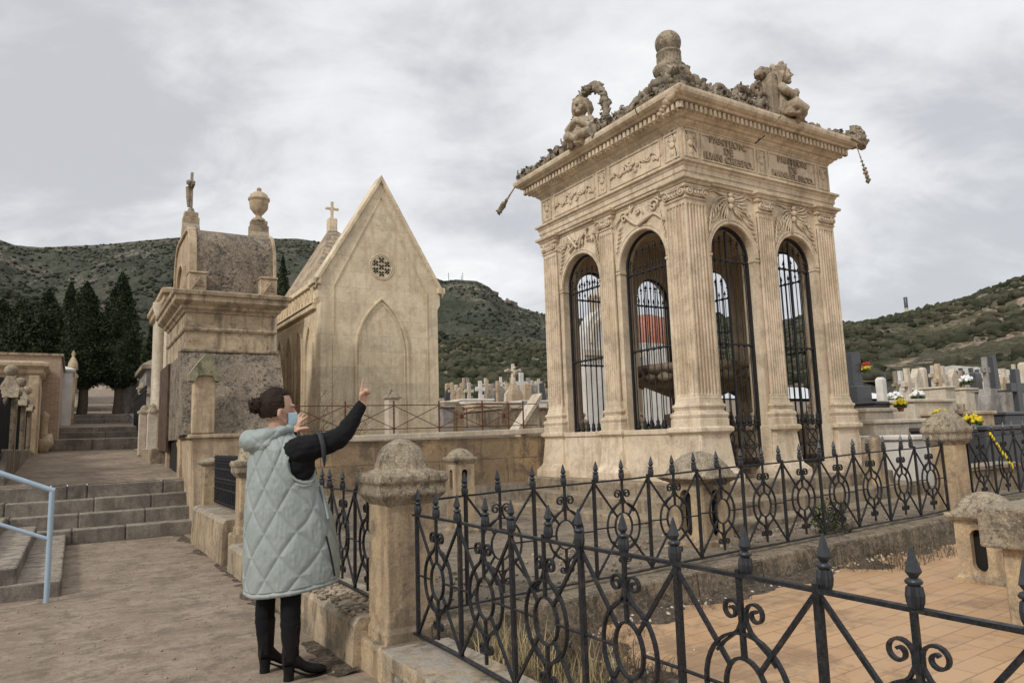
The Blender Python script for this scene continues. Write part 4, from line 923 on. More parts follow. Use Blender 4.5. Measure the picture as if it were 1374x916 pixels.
# side steps and handrail at the left edge
ss = thing('side_steps', (-2.3, 4.15, 0), 'worn stone side steps at the left edge under the blue handrail', 'steps')
for k in range(4):
    m = MB(); v1 = -1.70-.36*k; j = .02*k; m.box(-3.6, v1, 4.12+j, 8.44, .155*k-.02, .155*(k+1)); m.build('step', 'steps', ss, bevel=.025, seg=3)
hr = thing('handrail', (-1.81, 3.88, 0), 'pale blue metal handrail rising to the left over the side steps', 'handrail')
m = MB(); m.tube([(-1.81, 3.88, -.01), (-1.81, 3.88, 1.0)], .024, 14); m.build('post', 'bluerail', hr)
m = MB(); m.tube([(-1.79, 3.88, 1.0), (-1.83, 3.88, 1.012), (-2.21, 3.9, 1.18), (-3.1, 3.95, 1.58)], .024, 14); m.build('rail', 'bluerail', hr)
m = MB(); m.tube([(-1.81, 3.88, .56), (-2.2, 3.9, .73), (-3.1, 3.95, 1.13)], .018, 12); m.build('rail', 'bluerail', hr)

# cracks and joints of the old path surface
m = MB(); rnd = random.Random(12)
def crackline(pts, w):
    for i in range(len(pts)-1):
        a, b2 = Vector(pts[i]), Vector(pts[i+1]); d = (b2-a).normalized(); n = Vector((-d.y, d.x, 0))*w*rnd.uniform(.4, 1.1)
        m.add([a-n, a+n, b2+n*.8, b2-n*.8], [(0, 1, 2, 3)])
for (v0, u0, v1, u1, w) in ((-2.9, 2.2, -.2, 2.35, .0025), (-.95, 5.6, -.35, 5.3, .006), (-1.6, .1, -.2, .25, .0025), (-2.8, 5.2, -1.1, 5.35, .003), (-2.2, 6.9, -1.2, 7.0, .004)):
    n = 26; pts = []
    for k in range(n+1):
        t = k/n; v_, u_ = v0+(v1-v0)*t+.03*noise.noise(Vector((t*9, v0, u0))), u0+(u1-u0)*t+.04*noise.noise(Vector((t*9, u0, v0))); pts.append((v_, u_, .006*noise.noise(Vector((v_*.7, u_*.7, 0)))+.005))
    crackline(pts, w)
M['crackdirt'] = simple('dirt_in_joints', (.075, .058, .042), 1, .3); struct(m, 'path_cracks', 'crackdirt')
m = MB()
for k in range(380):
    v, u = rnd.uniform(-2.2, -.18), rnd.uniform(-.8, 8.3); m.blob((v, u, .006*noise.noise(Vector((v*.7, u*.7, 0)))+.003), rnd.uniform(.003, .010), 1, .5, 2, seed=k)
tag(m.build('grit', 'lowwall', None, (-1, 3, 0)), 'loose grit and crumbs scattered on the path', 'grit', kind='stuff')

m = MB(); nn = 46; vs = []; fs = []      # drift of soil and litter in the corner of the tiled floor
for i in range(nn):
    for j in range(nn):
        v = .2+1.6*i/(nn-1); u = -.12-2.6*j/(nn-1); d = 1.05-((v-.2)/1.15)**1.1-(-.12-u)/2.9+.35*noise.noise(Vector((v*2.2, u*2.2, 4)))+.15*noise.noise(Vector((v*8, u*8, 4)))
        vs.append((v, u, tz(v)+max(-.03, min(.045, .06*d))+.012*noise.noise(Vector((v*9, u*9, 1)))))
fs = [(i*nn+j, i*nn+j+1, (i+1)*nn+j+1, (i+1)*nn+j) for i in range(nn-1) for j in range(nn-1)]
m.add(vs, fs, True); struct(m, 'soil', 'soil')
m = MB(); vs = []
for i in range(90):
    for j in range(9):
        v = 1.3+5.1*i/89; u = -.12-.42*j/8; d = .5-j/8*1.1+.6*noise.noise(Vector((v*2.5, u*3, 4))); vs.append((v, u, tz(v)+max(-.03, min(.03, .05*d))+.006*noise.noise(Vector((v*9, u*9, 1)))))
m.add(vs, [(i*9+j, i*9+j+1, (i+1)*9+j+1, (i+1)*9+j) for i in range(89) for j in range(8)], True); struct(m, 'soil', 'soil')

m = MB()      # strip of blown dirt at the foot of the low wall and the first step
vs = []
for i in range(80):
    for j in range(8):
        u = .2+8.2*i/79; v = -.14-.34*j/7; d = .22-j/7*.8+.5*noise.noise(Vector((v*2, u*1.1, 7)))+.35*noise.noise(Vector((v*9, u*7, 7))); vs.append((v, u, max(-.02, min(.022, .04*d))+.006*noise.noise(Vector((v*.7, u*.7, 0)))))
m.add(vs, [(i*8+j, (i+1)*8+j, (i+1)*8+j+1, i*8+j+1) for i in range(79) for j in range(7)], True)
vs = []
for i in range(40):
    for j in range(6):
        v = -1.65+1.5*i/39; u = 8.46-.2*j/5; d = .2-j/5*.8+.5*noise.noise(Vector((v*2, u*3, 9)))+.3*noise.noise(Vector((v*9, u*9, 9))); vs.append((v, u, max(-.02, min(.018, .035*d))))
m.add(vs, [(i*6+j, i*6+j+1, (i+1)*6+j+1, (i+1)*6+j) for i in range(39) for j in range(5)], True); struct(m, 'soil', 'soil')
# ------------------------------------------------------------------ tower tomb with barrel roof
tw = thing('mausoleum', (.7, 10.5, .8), 'beige tomb with rough barrel roof carrying a cross and an urn beside the stairs', 'mausoleum')
m = MB(); m.hexa([(.0, 8.22, -.1), (1.62, 8.22, -.1), (1.62, 12, -.1), (.0, 12, -.1)], [(-.07, 8.30, 1.5), (1.55, 8.30, 1.5), (1.5, 12, 1.5), (-.03, 12, 1.5)])
m.box(-.12, 1.6, 8.26, 8.6, 1.495, 1.56); m.build('base', 'warm', tw, bevel=.015, seg=2)
m = MB()       # rough sloping slab roof of the lower part, with wobbling surface
rows = []
for k in range(13):
    t = k/12; rows.append([(x0+.006*noise.noise(Vector((x0*6, k, 2)))*2, 8.42+.84*t+.035*noise.noise(Vector((x0*4, k*.7, 0))), 1.56+1.46*t+.02*noise.noise(Vector((x0*5, k, 5)))) for x0 in [-.17+.015*t+(1.66+.01*t)*i/16 for i in range(17)]])
m.loft(rows, True, False, False); n = 17
m.loft([[(-.17, 8.42, 1.56), (-.155, 9.26, 3.02), (-.155, 9.6, 3.02), (-.17, 9.6, 1.56)], [(-.165, 8.44, 1.56), (-.15, 9.28, 3.02), (-.15, 9.6, 3.02), (-.165, 9.6, 1.56)]], False)
m.prism([(8.44, 1.5), (9.28, 3.0), (12, 3.0), (12, 1.5)], -.1, 1.5, 'x'); m.build('sloping_roof', 'roof_slab', tw)
m = MB(); m.box(-.17, 1.50, 9.22, 9.5, 3.0, 3.06); m.build('ledge', 'lowwall', tw, bevel=.015, seg=2)
m = MB(); m.box(-.06, .27, 8.28, 8.52, 1.57, 2.52); m.build('buttress', 'warm', tw, bevel=.015, seg=2)
m = MB(); m.prism([(-.13, 2.53), (-.12, 2.41), (-.05, 2.41), (.0, 2.50), (.21, 2.50), (.26, 2.41), (.34, 2.41), (.35, 2.53), (.11, 2.86)], 8.22, 8.56, 'y'); m.build('buttress_cap', 'moss', tw, bevel=.008)
# upper block
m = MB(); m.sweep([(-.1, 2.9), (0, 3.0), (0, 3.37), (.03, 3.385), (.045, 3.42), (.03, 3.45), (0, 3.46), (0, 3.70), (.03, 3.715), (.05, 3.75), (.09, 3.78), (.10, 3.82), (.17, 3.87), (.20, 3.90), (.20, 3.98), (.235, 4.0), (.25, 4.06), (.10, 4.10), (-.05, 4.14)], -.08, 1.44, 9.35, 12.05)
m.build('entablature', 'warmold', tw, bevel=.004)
m = MB(); m.box(-.03, 1.42, 9.4, 12.0, .6, 3.0); m.build('walls', 'warm', tw)
m = MB(); rings = []
for k in range(25):
    a = pi*k/24; rings.append([(x, 10.7-1.16*math.copysign(abs(cos(a))**.36, cos(a)), 4.10+1.33*max(0, sin(a))**.62+.012*noise.noise(Vector((x*5, k, 0)))) for x in [.02+.16*i for i in range(10)]])
m.loft(rings, True, False, False)
for x in (.02, 1.46): m.add([(x, r[0][1], r[0][2]) for r in rings], [tuple(range(25))])
m.build('barrel_roof', 'roof_slab', tw)
m = MB()
for k in range(25): pass
for x0, x1 in ((-.04, .10), (1.44, 1.50)):
    m.loft([[(x, 10.7-R*math.copysign(abs(cos(pi*k/24))**.36, cos(pi*k/24)), 4.10+(R+.17)*max(0, sin(pi*k/24))**.62) for x, R in ((x0, 1.12), (x0, 1.19), (x1, 1.19), (x1, 1.12))] for k in range(25)], False, True)
m.box(-.02, .06, 9.55, 11.85, 4.1, 4.2); m.add([(.0, 10.7-1.14*math.copysign(abs(cos(pi*k/24))**.36, cos(pi*k/24)), 4.10+1.3*max(0, sin(pi*k/24))**.62) for k in range(25)], [tuple(range(25))])
m.build('gable_arch', 'warm', tw, bevel=.01)
m = MB(); m.loft([[(-.055, 10.7-R*cos(pi*k/16), 4.15+R*1.25*sin(pi*k/16)) for R in (.55, .65)]+[(-.005, 10.7-R*cos(pi*k/16), 4.15+R*1.25*sin(pi*k/16)) for R in (.65, .55)] for k in range(17)], False); m.build('lunette_moulding', 'warm', tw)
m = MB(); m.box(.1, 1.44, 10.62, 10.78, 5.40, 5.47); m.build('ridge', 'lowwall', tw, bevel=.02)
for (a, b) in ((-.05, .24), (1.17, 1.47)):
    m = MB(); m.box(a, b, 9.33, 9.62, 4.06, 4.42); m.box(a-.015, b+.015, 9.31, 9.64, 4.42, 4.46); m.build('corner_block', 'warm', tw, bevel=.01)
    m = MB()
    for k in range(4): m.tube([(a+.04, 9.325, 4.12+.03*k), (a+.10+.02*k, 9.31, 4.22+.03*k), (a+.24-.02*k, 9.325, 4.20+.05*k)], .014, 5)
    m.tube(spiral((a+.14, 9.325, 4.27), .07, .02, 0, 8, 14), .014, 5); m.build('corner_relief', 'warm', tw)
def pedestal2(cx, w, zt, nm):
    m = MB(); h = w/2
    m.prism([(10.7-.22, 5.38), (10.7+.22, 5.38), (10.7+.20, 5.58), (10.7+.12, 5.68), (10.7+.12, 5.82), (10.7-.12, 5.82), (10.7-.12, 5.68), (10.7-.20, 5.58)], cx-h, cx+h, 'x')
    m.box(cx-h+.02, cx+h-.02, 10.6, 10.8, 5.82, zt); m.build(nm, 'lowwall', tw, bevel=.012, seg=2)
pedestal2(.115, .29, 5.93, 'cross_pedestal'); pedestal2(1.40, .36, 5.93, 'urn_pedestal')
m = MB(); m.box(.09, .14, 10.67, 10.73, 5.93, 6.76); m.box(.085, .145, 10.42, 10.98, 6.42, 6.50)
m.tube([(.07, 10.70, 6.05), (.06, 10.70, 6.25), (.055, 10.70, 6.45)], [.03, .045, .05], 8); m.sphere((.055, 10.7, 6.55), (.045, .045, .055), 10, 8)
for s in (-1, 1): m.tube([(.06, 10.7+s*.04, 6.44), (.06, 10.7+s*.25, 6.5)], .022, 6)
m.lathe([(.09, 5.93), (.06, 5.98), (.05, 6.02)], (.115, 10.7, 0), 12); m.build('crucifix', 'cap', tw, bevel=.006)
m = MB(); m.lathe([(.13, 5.93), (.13, 5.97), (.06, 6.02), (.06, 6.06), (.10, 6.10), (.175, 6.2), (.19, 6.33), (.19, 6.36), (.215, 6.375), (.215, 6.42), (.19, 6.43), (.17, 6.49), (.10, 6.545), (.03, 6.565), (.05, 6.60), (.045, 6.635), (.01, 6.66)], (1.40, 10.7, 0), 28); m.build('urn', 'warm', tw)
# doorway towards the path
m = MB(); m.box(-.045, .02, 9.85, 11.5, .9, 3.1); m.build('door', 'darkdoor', tw)
for a_, b_ in ((11.55, 11.75), (9.55, 9.82)): m = MB(); m.box(-.10, .0, a_, b_, .8, 3.05); m.build('door_frame', 'warm', tw, bevel=.01)
m = MB(); m.box(-.14, -.10, 11.3, 12.9, 1.30, 3.0); bd = m.build('board', 'wood', None, (-.12, 12.1, 1.3)); tag(bd, 'tall weathered brown board leaning by the doorway of the barrel-roofed tomb', 'board')
# further tombs along the right of the path
t2 = thing('mausoleum', (.9, 14.5, 1.1), 'tall pale tomb front with corner column just left of the barrel-roofed tomb', 'mausoleum')
m = MB(); m.box(.0, 2.4, 13.3, 16.8, .8, 4.7); m.build('wall', 'whitewall', t2); m = MB(); m.sweep([(0, 4.6), (.08, 4.65), (.08, 4.75), (.14, 4.8), (.14, 4.9), (0, 4.95)], -.0, 2.4, 13.3, 16.8); m.build('cornice', 'warm', t2, bevel=.01)
m = MB(); m.lathe([(.16, .9), (.16, 1.1), (.11, 1.2), (.10, 4.4), (.16, 4.55), (.16, 4.7)], (-.08, 14.0, 0), 14); m.build('column', 'whitewall', t2)
def fin_pillar(v, u, z0, h, w, label, mat='whitewall', round_=True):
    r = thing('stone_pillar', (v, u, z0), label, 'pillar'); m = MB(); m.box(v-w/2, v+w/2, u-w/2, u+w/2, z0, z0+h*.85)
    m.build('shaft', mat, r, bevel=.015, seg=2); m = MB(); m.lathe([(w*.7, z0+h*.83), (w*.72, z0+h*.87), (w*.45, z0+h*.9), (w*.3, z0+h*.97), (.01, z0+h)] if round_ else [(w*.8, z0+h*.83), (.01, z0+h)], (v, u, 0), 12 if round_ else 4, round_, rot=pi/4); m.build('cap', 'cap', r); return r
for v, u, z0, h, w, lb in ((-.2, 13.6, 1.1, 1.25, .2, 'pale rounded pillar at the foot of the leaning board'), (-.25, 15.2, 1.2, 1.2, .22, 'pale rounded pillar second in the row beyond the leaning board'),
                           (.1, 19.6, 1.7, 1.5, .3, 'short stone gate pillar right of the upper steps'), (.25, 23.0, 2.1, 1.5, .3, 'slim stone pillar beside the dark gate right of the upper path')):
    fin_pillar(v, u, z0, h, w, lb)
m = MB(); m.box(-.30, .0, 12.6, 17.6, .9, 1.36); q = m.build('low_wall', 'lowwall', None, (-.15, 15, .9), bevel=.02); tag(q, 'low wall under the rounded pillars right of the ramp', 'wall')
rb = MB(); rb.box(-.22, -.17, 14.6, 14.9, 1.4, 2.25); tag(rb.build('banner', 'redpaint', None, (-.2, 14.7, 1.4)), 'narrow red strip between the pale rounded pillars', 'banner')
spear_fence((-.05, 17.6), (-.05, 22.0), 1.5, 1.6, 22, 'tall dark iron gate right of the upper path', rails=(.08, .5, .9), r=.02)
sx = thing('mausoleum', (1.0, 24, 1.9), 'small grey tomb with sloping roof behind the tall dark gate', 'mausoleum')
m = MB(); m.box(.3, 2.2, 22.5, 26, 1.6, 4.0); m.build('wall', 'greystone', sx); m = MB(); m.sweep([(.15, 4.0), (.15, 4.15), (-.9, 4.8)], .3, 2.2, 22.5, 26); m.build('roof', 'cap', sx)
sx = thing('grave_cross', (.0, 27.0, 2.5), 'grey gabled tomb front topped with a small cross right of the upper path', 'grave cross')
m = MB(); m.box(-.35, .35, 26.8, 27.2, 2.3, 3.9); m.prism([(-.42, 3.9), (.42, 3.9), (0, 4.3)], 26.8, 27.2, 'y'); m.build('stele', 'greystone', sx, bevel=.02); m = MB(); m.box(-.04, .04, 26.96, 27.04, 4.25, 4.85); m.box(-.2, .2, 26.97, 27.03, 4.55, 4.63); m.build('cross', 'greystone', sx)

# ------------------------------------------------------------------ chapel
ch = thing('chapel', (4.6, 14.2, 1.2), 'tall beige chapel with steep gable, rose window and blind pointed arch', 'chapel')
A0, A1, B0, B1 = 3.08, 6.06, 12.0, 16.2; mc = (A0+A1)/2
m = MB(); m.prism([(A0, .8), (A1, .8), (A1, 4.6), (A1+.07, 4.72), (A1+.07, 5.14), (mc, 7.74), (A0-.07, 5.14), (A0-.07, 4.72), (A0, 4.6)], B0, B0+.35, 'y'); m.build('gable_wall', 'chapel', ch, bevel=.01)
m = MB(); m.box(A0, A1, B0+.35, B1, .8, 5.1); m.build('walls', 'chapel', ch)
m = MB()
def rake(s, off, w, p0, p1, d):
    x0, x1 = (A0-.14, mc) if s < 0 else (A1+.14, mc); z0, z1 = 5.12-off, 7.90-off
    m.loft([[(x, p0, z), (x, p1, z), (x, p1, z-w), (x, p0, z-w)] for x, z in ((x0, z0), (x1, z1))], False)
for s in (-1, 1): rake(s, 0, .16, B0-.07, B0+.40, 0); rake(s, .10, .10, B0-.035, B0-.0, 0)
for s, x in ((-1, A0), (1, A1)): m.box(min(x, x+s*.2), max(x, x+s*.2), B0-.07, B0+.40, 5.02, 5.17)
m.build('coping', 'chapel', ch, bevel=.01)
def arc_pts(c, w, zb, zs, zt, n=12):
    """pointed arch outline from left foot over the point to the right foot"""
    h = zt-zs; R = (w*w+h*h)/(2*w); out = [(c-w, zb)]
    for k in range(n+1):
        a = (k/n)*math.asin(min(1, h/R)); out.append((c-w+R*(1-cos(a)), zs+R*sin(a)))
    right = [(2*c-x, z) for x, z in out[:-1]][::-1]; return out+right
def band(mb, axis, pts, w, p0, p1):
    c = sum(p[0] for p in pts)/len(pts); rings = []
    for i, (x, z) in enumerate(pts):
        a = pts[max(0, i-1)]; b2 = pts[min(len(pts)-1, i+1)]; dx, dz = b2[0]-a[0], b2[1]-a[1]; L = hypot(dx, dz) or 1; nx, nz = -dz/L, dx/L
        if i == len(pts)//2: nx, nz = 0, 1.3
        q = [(x-nx*w/2, z-nz*w/2), (x+nx*w/2, z+nz*w/2)]
        r = [(q[0], p0), (q[1], p0), (q[1], p1), (q[0], p1)]
        rings.append([(a_[0], p, a_[1]) if axis == 'x' else (p, a_[0], a_[1]) for a_, p in r])
    mb.loft(rings, False)
m = MB(); band(m, 'x', arc_pts(mc, .66, 1.5, 3.45, 4.78), .05, B0-.045, B0+.01); band(m, 'x', arc_pts(mc, .58, 1.5, 3.45, 4.66), .035, B0-.02, B0+.01); m.build('blind_arch', 'chapel', ch, bevel=.008)
m = MB()
pf = [(A0+.30, 1.5), (A0+.30, 5.02), (mc, 7.38), (A1-.30, 5.02), (A1-.30, 1.5)]
for i in range(4): 
    if i in (0, 3): continue
    a, b2 = pf[i], pf[i+1]; m.loft([[(p[0], B0-.02, p[1]), (p[0], B0-.02, p[1]-.045), (p[0], B0+.005, p[1]-.045), (p[0], B0+.005, p[1])] for p in (a, b2)], False)
for x in (A0+.30, A1-.30): m.box(x-.015, x+.015, B0-.018, B0+.005, 1.5, 5.0)
m.build('gable_frame', 'chapel', ch)
m = MB(); rc = (mc, 5.57)
for r, d in ((.31, .03), (.27, .05)): m.tube([(rc[0]+r*cos(a), B0-.0, rc[1]+r*sin(a)) for a in [2*pi*k/32 for k in range(33)]], .018, 6)
m.build('rose_ring', 'chapel', ch)
m = MB()
for k in range(7):
    cx_, cz_ = (rc[0], rc[1]) if k == 0 else (rc[0]+.155*cos(pi/6+k*pi/3)*1.08, rc[1]+.155*1.08*sin(pi/6+k*pi/3))
    for q in range(4):
        a = pi/4+q*pi/2; m.prism([(cx_+.012*cos(a+1.57), cz_+.012*sin(a+1.57)), (cx_+.066*cos(a-.42), cz_+.066*sin(a-.42)), (cx_+.08*cos(a), cz_+.08*sin(a)), (cx_+.066*cos(a+.42), cz_+.066*sin(a+.42))], B0-.012, B0-.004-.001*q, 'y')
for k in range(12):
    a = pi/12+k*pi/6*1.0; m.prism([(rc[0]+.235*cos(a-.05), rc[1]+.235*sin(a-.05)), (rc[0]+.235*cos(a+.05), rc[1]+.235*sin(a+.05)), (rc[0]+.19*cos(a), rc[1]+.19*sin(a))], B0-.012, B0-.005, 'y')
m.build('rose_window', 'crack', ch)
# side wall: carved parapet band, blind lancets
m = MB(); m.box(A0-.09, A0, B0+.35, B1+.05, 4.50, 4.62); m.box(A0-.13, A0, B0+.35, B1+.05, 4.62, 4.67); m.box(A0-.05, A0, B0+.35, B1+.05, 4.67, 5.05); m.box(A0-.12, A0, B0+.3, B1+.05, 5.05, 5.17); m.build('parapet', 'chapel', ch, bevel=.01)
m = MB()
for k in range(13):
    u = B0+.55+.29*k
    for s in (-1, 1): m.loft([[(A0-.075, u+s*.05*cos(t)+s*.03, 4.86+.13*sin(t)) , (A0-.045, u+s*.05*cos(t)+s*.03, 4.86+.13*sin(t)), (A0-.045, u+s*.07*cos(t)+s*.03, 4.86+.16*sin(t)), (A0-.075, u+s*.07*cos(t)+s*.03, 4.86+.16*sin(t))] for t in [2*pi*j/12 for j in range(13)]], False)
m.build('tracery', 'chapel', ch)
m = MB()
for k in range(4): band(m, 'y', arc_pts(B0+.85+.95*k, .34, 1.5, 3.4, 4.2), .07, A0-.05, A0+.01)
m.build('blind_lancets', 'chapel', ch)
# hipped roof with pedestal and cross
m = MB(); ax_, ay_ = 4.58, 16.0; az = 7.62
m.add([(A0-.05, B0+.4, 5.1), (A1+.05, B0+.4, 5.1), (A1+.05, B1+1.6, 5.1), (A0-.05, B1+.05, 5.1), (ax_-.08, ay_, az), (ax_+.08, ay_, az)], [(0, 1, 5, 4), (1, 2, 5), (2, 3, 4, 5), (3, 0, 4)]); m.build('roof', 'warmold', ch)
m = MB(); m.box(ax_-.13, ax_+.13, ay_-.13, ay_+.13, 7.35, 7.93); m.build('cross_pedestal', 'chapel', ch, bevel=.03)
m = MB(); m.box(ax_-.04, ax_+.04, ay_-.04, ay_+.04, 7.93, 8.45); m.box(ax_-.20, ax_+.20, ay_-.03, ay_+.03, 8.20, 8.27); m.build('cross', 'chapel', ch, bevel=.01)
m = MB(); m.box(2.62, 2.68, 16.4, 16.5, 2.0, 3.9); tag(m.build('red_post', 'redpaint', None, (2.65, 16.4, 2)), 'dark red upright post seen between the barrel-roofed tomb and the chapel', 'post')

# ------------------------------------------------------------------ left side of the path
m = MB()
m.box(-2.85, -2.55, 9.6, 18.2, .5, 1.42); q = m.build('low_wall', 'steps', None, (-2.7, 14, .6), bevel=.02); tag(q, 'stone plinth wall under the ball-topped pillars at the left', 'wall')
for u, lb in ((11.15, 'nearest ball-topped stone pillar on the left'), (13.75, 'middle ball-topped stone pillar on the left'), (16.1, 'farthest ball-topped stone pillar on the left')):
    r = thing('stone_pillar', (-2.66, u, .9), lb, 'pillar', 'ball-topped gate pillars on the left'); m = MB(); z0 = .95 if u > 12 else .8; zt = 2.38+.0*u
    m.box(-2.78, -2.54, u-.14, u+.14, z0, zt); m.build('shaft', 'cap', r, bevel=.02, seg=2)
    m = MB(); 
    m.sweep([(.05, zt-.02), (.06, zt+.04), (-.06, zt+.30), (-.08, zt+.32)], -2.78, -2.54, u-.14, u+.14)
    m.prism([(u-.32, zt-.08), (u-.20, zt+.08), (u+.20, zt+.08), (u+.32, zt-.08), (u+.18, zt-.05), (u-.18, zt-.05)], -2.8, -2.52, 'x'); m.build('cap', 'cap', r, bevel=.01)
    m = MB(); m.sphere((-2.66, u, zt+.42), .105, 20, 14); m.build('ball', 'cap', r)
for (u0, u1, lb) in ((8.9, 10.95, 'dark wooden gate left of the nearest ball-topped pillar'), (11.35, 13.55, 'dark gate between the first two ball-topped pillars'), (13.95, 15.9, 'dark gate between the last two ball-topped pillars')):
    r = thing('gate', (-2.68, (u0+u1)/2, 1.3), lb, 'gate', 'dark gates on the left'); m = MB(); m.prism([(u0, 1.25), (u1, 1.25), (u1, 2.35), ((u0+u1)/2, 2.12), (u0, 2.35)], -2.71, -2.66, 'x'); m.build('panel', 'wood', r)
    m = MB(); n = int((u1-u0)/.16)
    for k in range(n+1): u = u0+(u1-u0)*k/n; m.box(-2.655, -2.62, u-.012, u+.012, 1.25, 2.3-.2*sin(pi*k/n))
    m.box(-2.655, -2.61, u0, u1, 1.30, 1.36); m.build('bars', 'darkdoor', r)
mb_ = bpy.data.materials.new('pale_brickwork'); b = NB(nt(mb_)); obj, vec = b.coords(); br = b.n('ShaderNodeTexBrick'); br.inputs['Scale'].default_value = 1; br.inputs['Brick Width'].default_value = .20; br.inputs['Row Height'].default_value = .062; br.inputs['Mortar Size'].default_value = .008
br.inputs['Color1'].default_value = (.30, .19, .13, 1); br.inputs['Color2'].default_value = (.40, .27, .19, 1); br.inputs['Mortar'].default_value = (.42, .36, .29, 1); b.l(b.wall_uv(obj), br.inputs['Vector'])
b.out(b.mix(b.ramp(b.noise(vec, 1.5, 5), .4, .7, 0, .4), br.outputs['Color'], (.3, .24, .18)), .9, br.outputs['Fac'], -.4, .01); M['brick'] = mb_
bk = thing('brick_building', (-4.5, 21, 1.5), 'low flat-roofed pale brick building behind the ball-topped pillars', 'building')
m = MB(); m.box(-8, -2.05, 18.2, 22.5, 1.0, 3.87); m.build('wall', 'brick', bk); m = MB(); m.box(-8.05, -2.0, 18.15, 22.55, 3.87, 3.93); m.build('roof', 'lowwall', bk)
tb = thing('mausoleum', (-3.2, 17.2, 1.3), 'small beige tomb with pilasters and heavy cornice in front of the brick building', 'mausoleum')
m = MB(); m.box(-5.6, -2.45, 16.6, 18.0, 1.0, 3.3); m.build('wall', 'warm', tb); m = MB(); m.sweep([(0, 3.2), (.08, 3.26), (.08, 3.34), (.18, 3.42), (.18, 3.50), (.05, 3.55)], -5.6, -2.45, 16.6, 18.0); m.build('cornice', 'warm', tb, bevel=.01)
for x in (-2.55, -3.0, -4.2): m = MB(); m.box(x-.1, x+.1, 16.5, 16.62, 1.2, 3.2); m.build('pilaster', 'warm', tb, bevel=.01)
m = MB(); m.box(-4.1, -3.15, 16.57, 16.6, 2.5, 3.15); m.build('window', 'darkdoor', tb)
m = MB(); m.box(-2.46, -2.43, 16.8, 17.8, 1.3, 3.0); m.build('side_panel', 'warm', tb)
t4 = thing('grave_marker', (-2.55, 17.9, 1.6), 'cluster of worn stone stumps at the corner of the brick building', 'grave marker')
m = MB(); m.lathe([(.13, 1.4), (.12, 1.6), (.08, 1.7), (.10, 2.2), (.13, 2.3), (.02, 2.4)], (-2.35, 17.95, 0), 12); m.blob((-2.3, 17.7, 1.55), (.2, .3, .25), 2, .4, 2); m.build('stump', 'warm', t4)
t5 = thing('mausoleum', (-2.0, 24, 2.0), 'narrow white marble tomb at the left of the upper path', 'mausoleum')
m = MB(); m.box(-3.2, -1.80, 22.6, 24.6, 1.9, 3.9); m.build('wall', 'white', t5); m = MB(); m.sweep([(.05, 3.88), (.08, 3.95), (-.3, 4.1)], -3.2, -1.8, 22.6, 24.6); m.build('roof', 'white', t5)
t6 = thing('mausoleum', (-1.9, 26, 2.2), 'ornate beige tomb with pinnacle at the left of the upper path', 'mausoleum')
m = MB(); m.box(-3.2, -1.72, 25.0, 27.5, 2.2, 3.6); m.build('wall', 'warm', t6)
m = MB(); m.lathe([(.15, 3.5), (.15, 3.9), (.2, 4.0), (.10, 4.15), (.17, 4.25), (.14, 4.5), (.07, 4.65), (.04, 4.7), (.07, 4.8), (.02, 4.92)], (-1.82, 25.6, 0), 10); m.build('pinnacle', 'warm', t6)
far = MB(); far.prism([(-1.3, 4.5), (.7, 4.5), (.7, 5.3), (.2, 5.62), (-.8, 5.62), (-1.3, 5.3)], 51, 52, 'y'); tag(far.build('end_wall', 'whitewall', None, (-.3, 51, 4.5), bevel=.05), 'pale rounded stone wall closing the far end of the tree-lined path', 'wall')
for i, (v, u, lb) in enumerate(((-2.0, 33, 'pale tomb block left of the cypress trunks'), (.75, 33, 'pale tomb block right of the cypress trunks'), (.9, 29.6, 'white stone tomb by the upper steps on the right'))):
    r = thing('tomb', (v, u, 2.9), lb, 'tomb'); z0 = 2.5; m = MB(); m.box(v-.45, v+.45, u-.5, u+.5, z0, 3.9+.2*i); m.build('block', 'whitewall', r, bevel=.03)
    m = MB(); m.sweep([(.06, 3.9+.2*i), (.06, 4.0+.2*i), (-.2, 4.2+.2*i)], v-.45, v+.45, u-.5, u+.5); m.build('lid', 'greystone', r, bevel=.02)
# ------------------------------------------------------------------ surveyed graves beyond the wall and to the right
def sight(px, py, u=None, v=None):
    """plan position and height of a surveyed point standing in row u (or column v)"""
    d = _fw + RT*((px-687)/FL) - UPV*((py-458)/FL); U = Vector((-sin(TH), cos(TH), 0)); V = Vector((cos(TH), sin(TH), 0)); p = Vector((*P0, 0))
    t = (u+p.dot(U))/d.dot(U) if u is not None else (v+p.dot(V))/d.dot(V)
    q = d*t; a = inv(q.x, q.y); return a[0], a[1], CH+q.z
def rsight(px, py, D):       # D = straight distance ahead
    d = _fw + RT*((px-687)/FL) - UPV*((py-458)/FL); q = d*(D/d.y); a = inv(q.x, q.y); return a[0], a[1], CH+q.z
def ground_at(v, u): return gbig(v, u)-.03 if (u > 5.4 or v > 9) else .3
def scale_at(v, u): x, y = W(v, u); return y/FL      # metres per picture unit
def cross_mb(v, u, z0, h, w, t, arm=.68, base=.3):
    m = MB(); zb = z0+h*base
    m.sweep([(0, z0-.1), (0, zb-.06), (-.04, zb)], v-w*.42, v+w*.42, u-.2, u+.2)
    m.box(v-t/2, v+t/2, u-.06, u+.06, zb-.02, z0+h); za = z0+h*arm; m.box(v-w/2, v+w/2, u-.055, u+.055, za, za+t*.9); return m
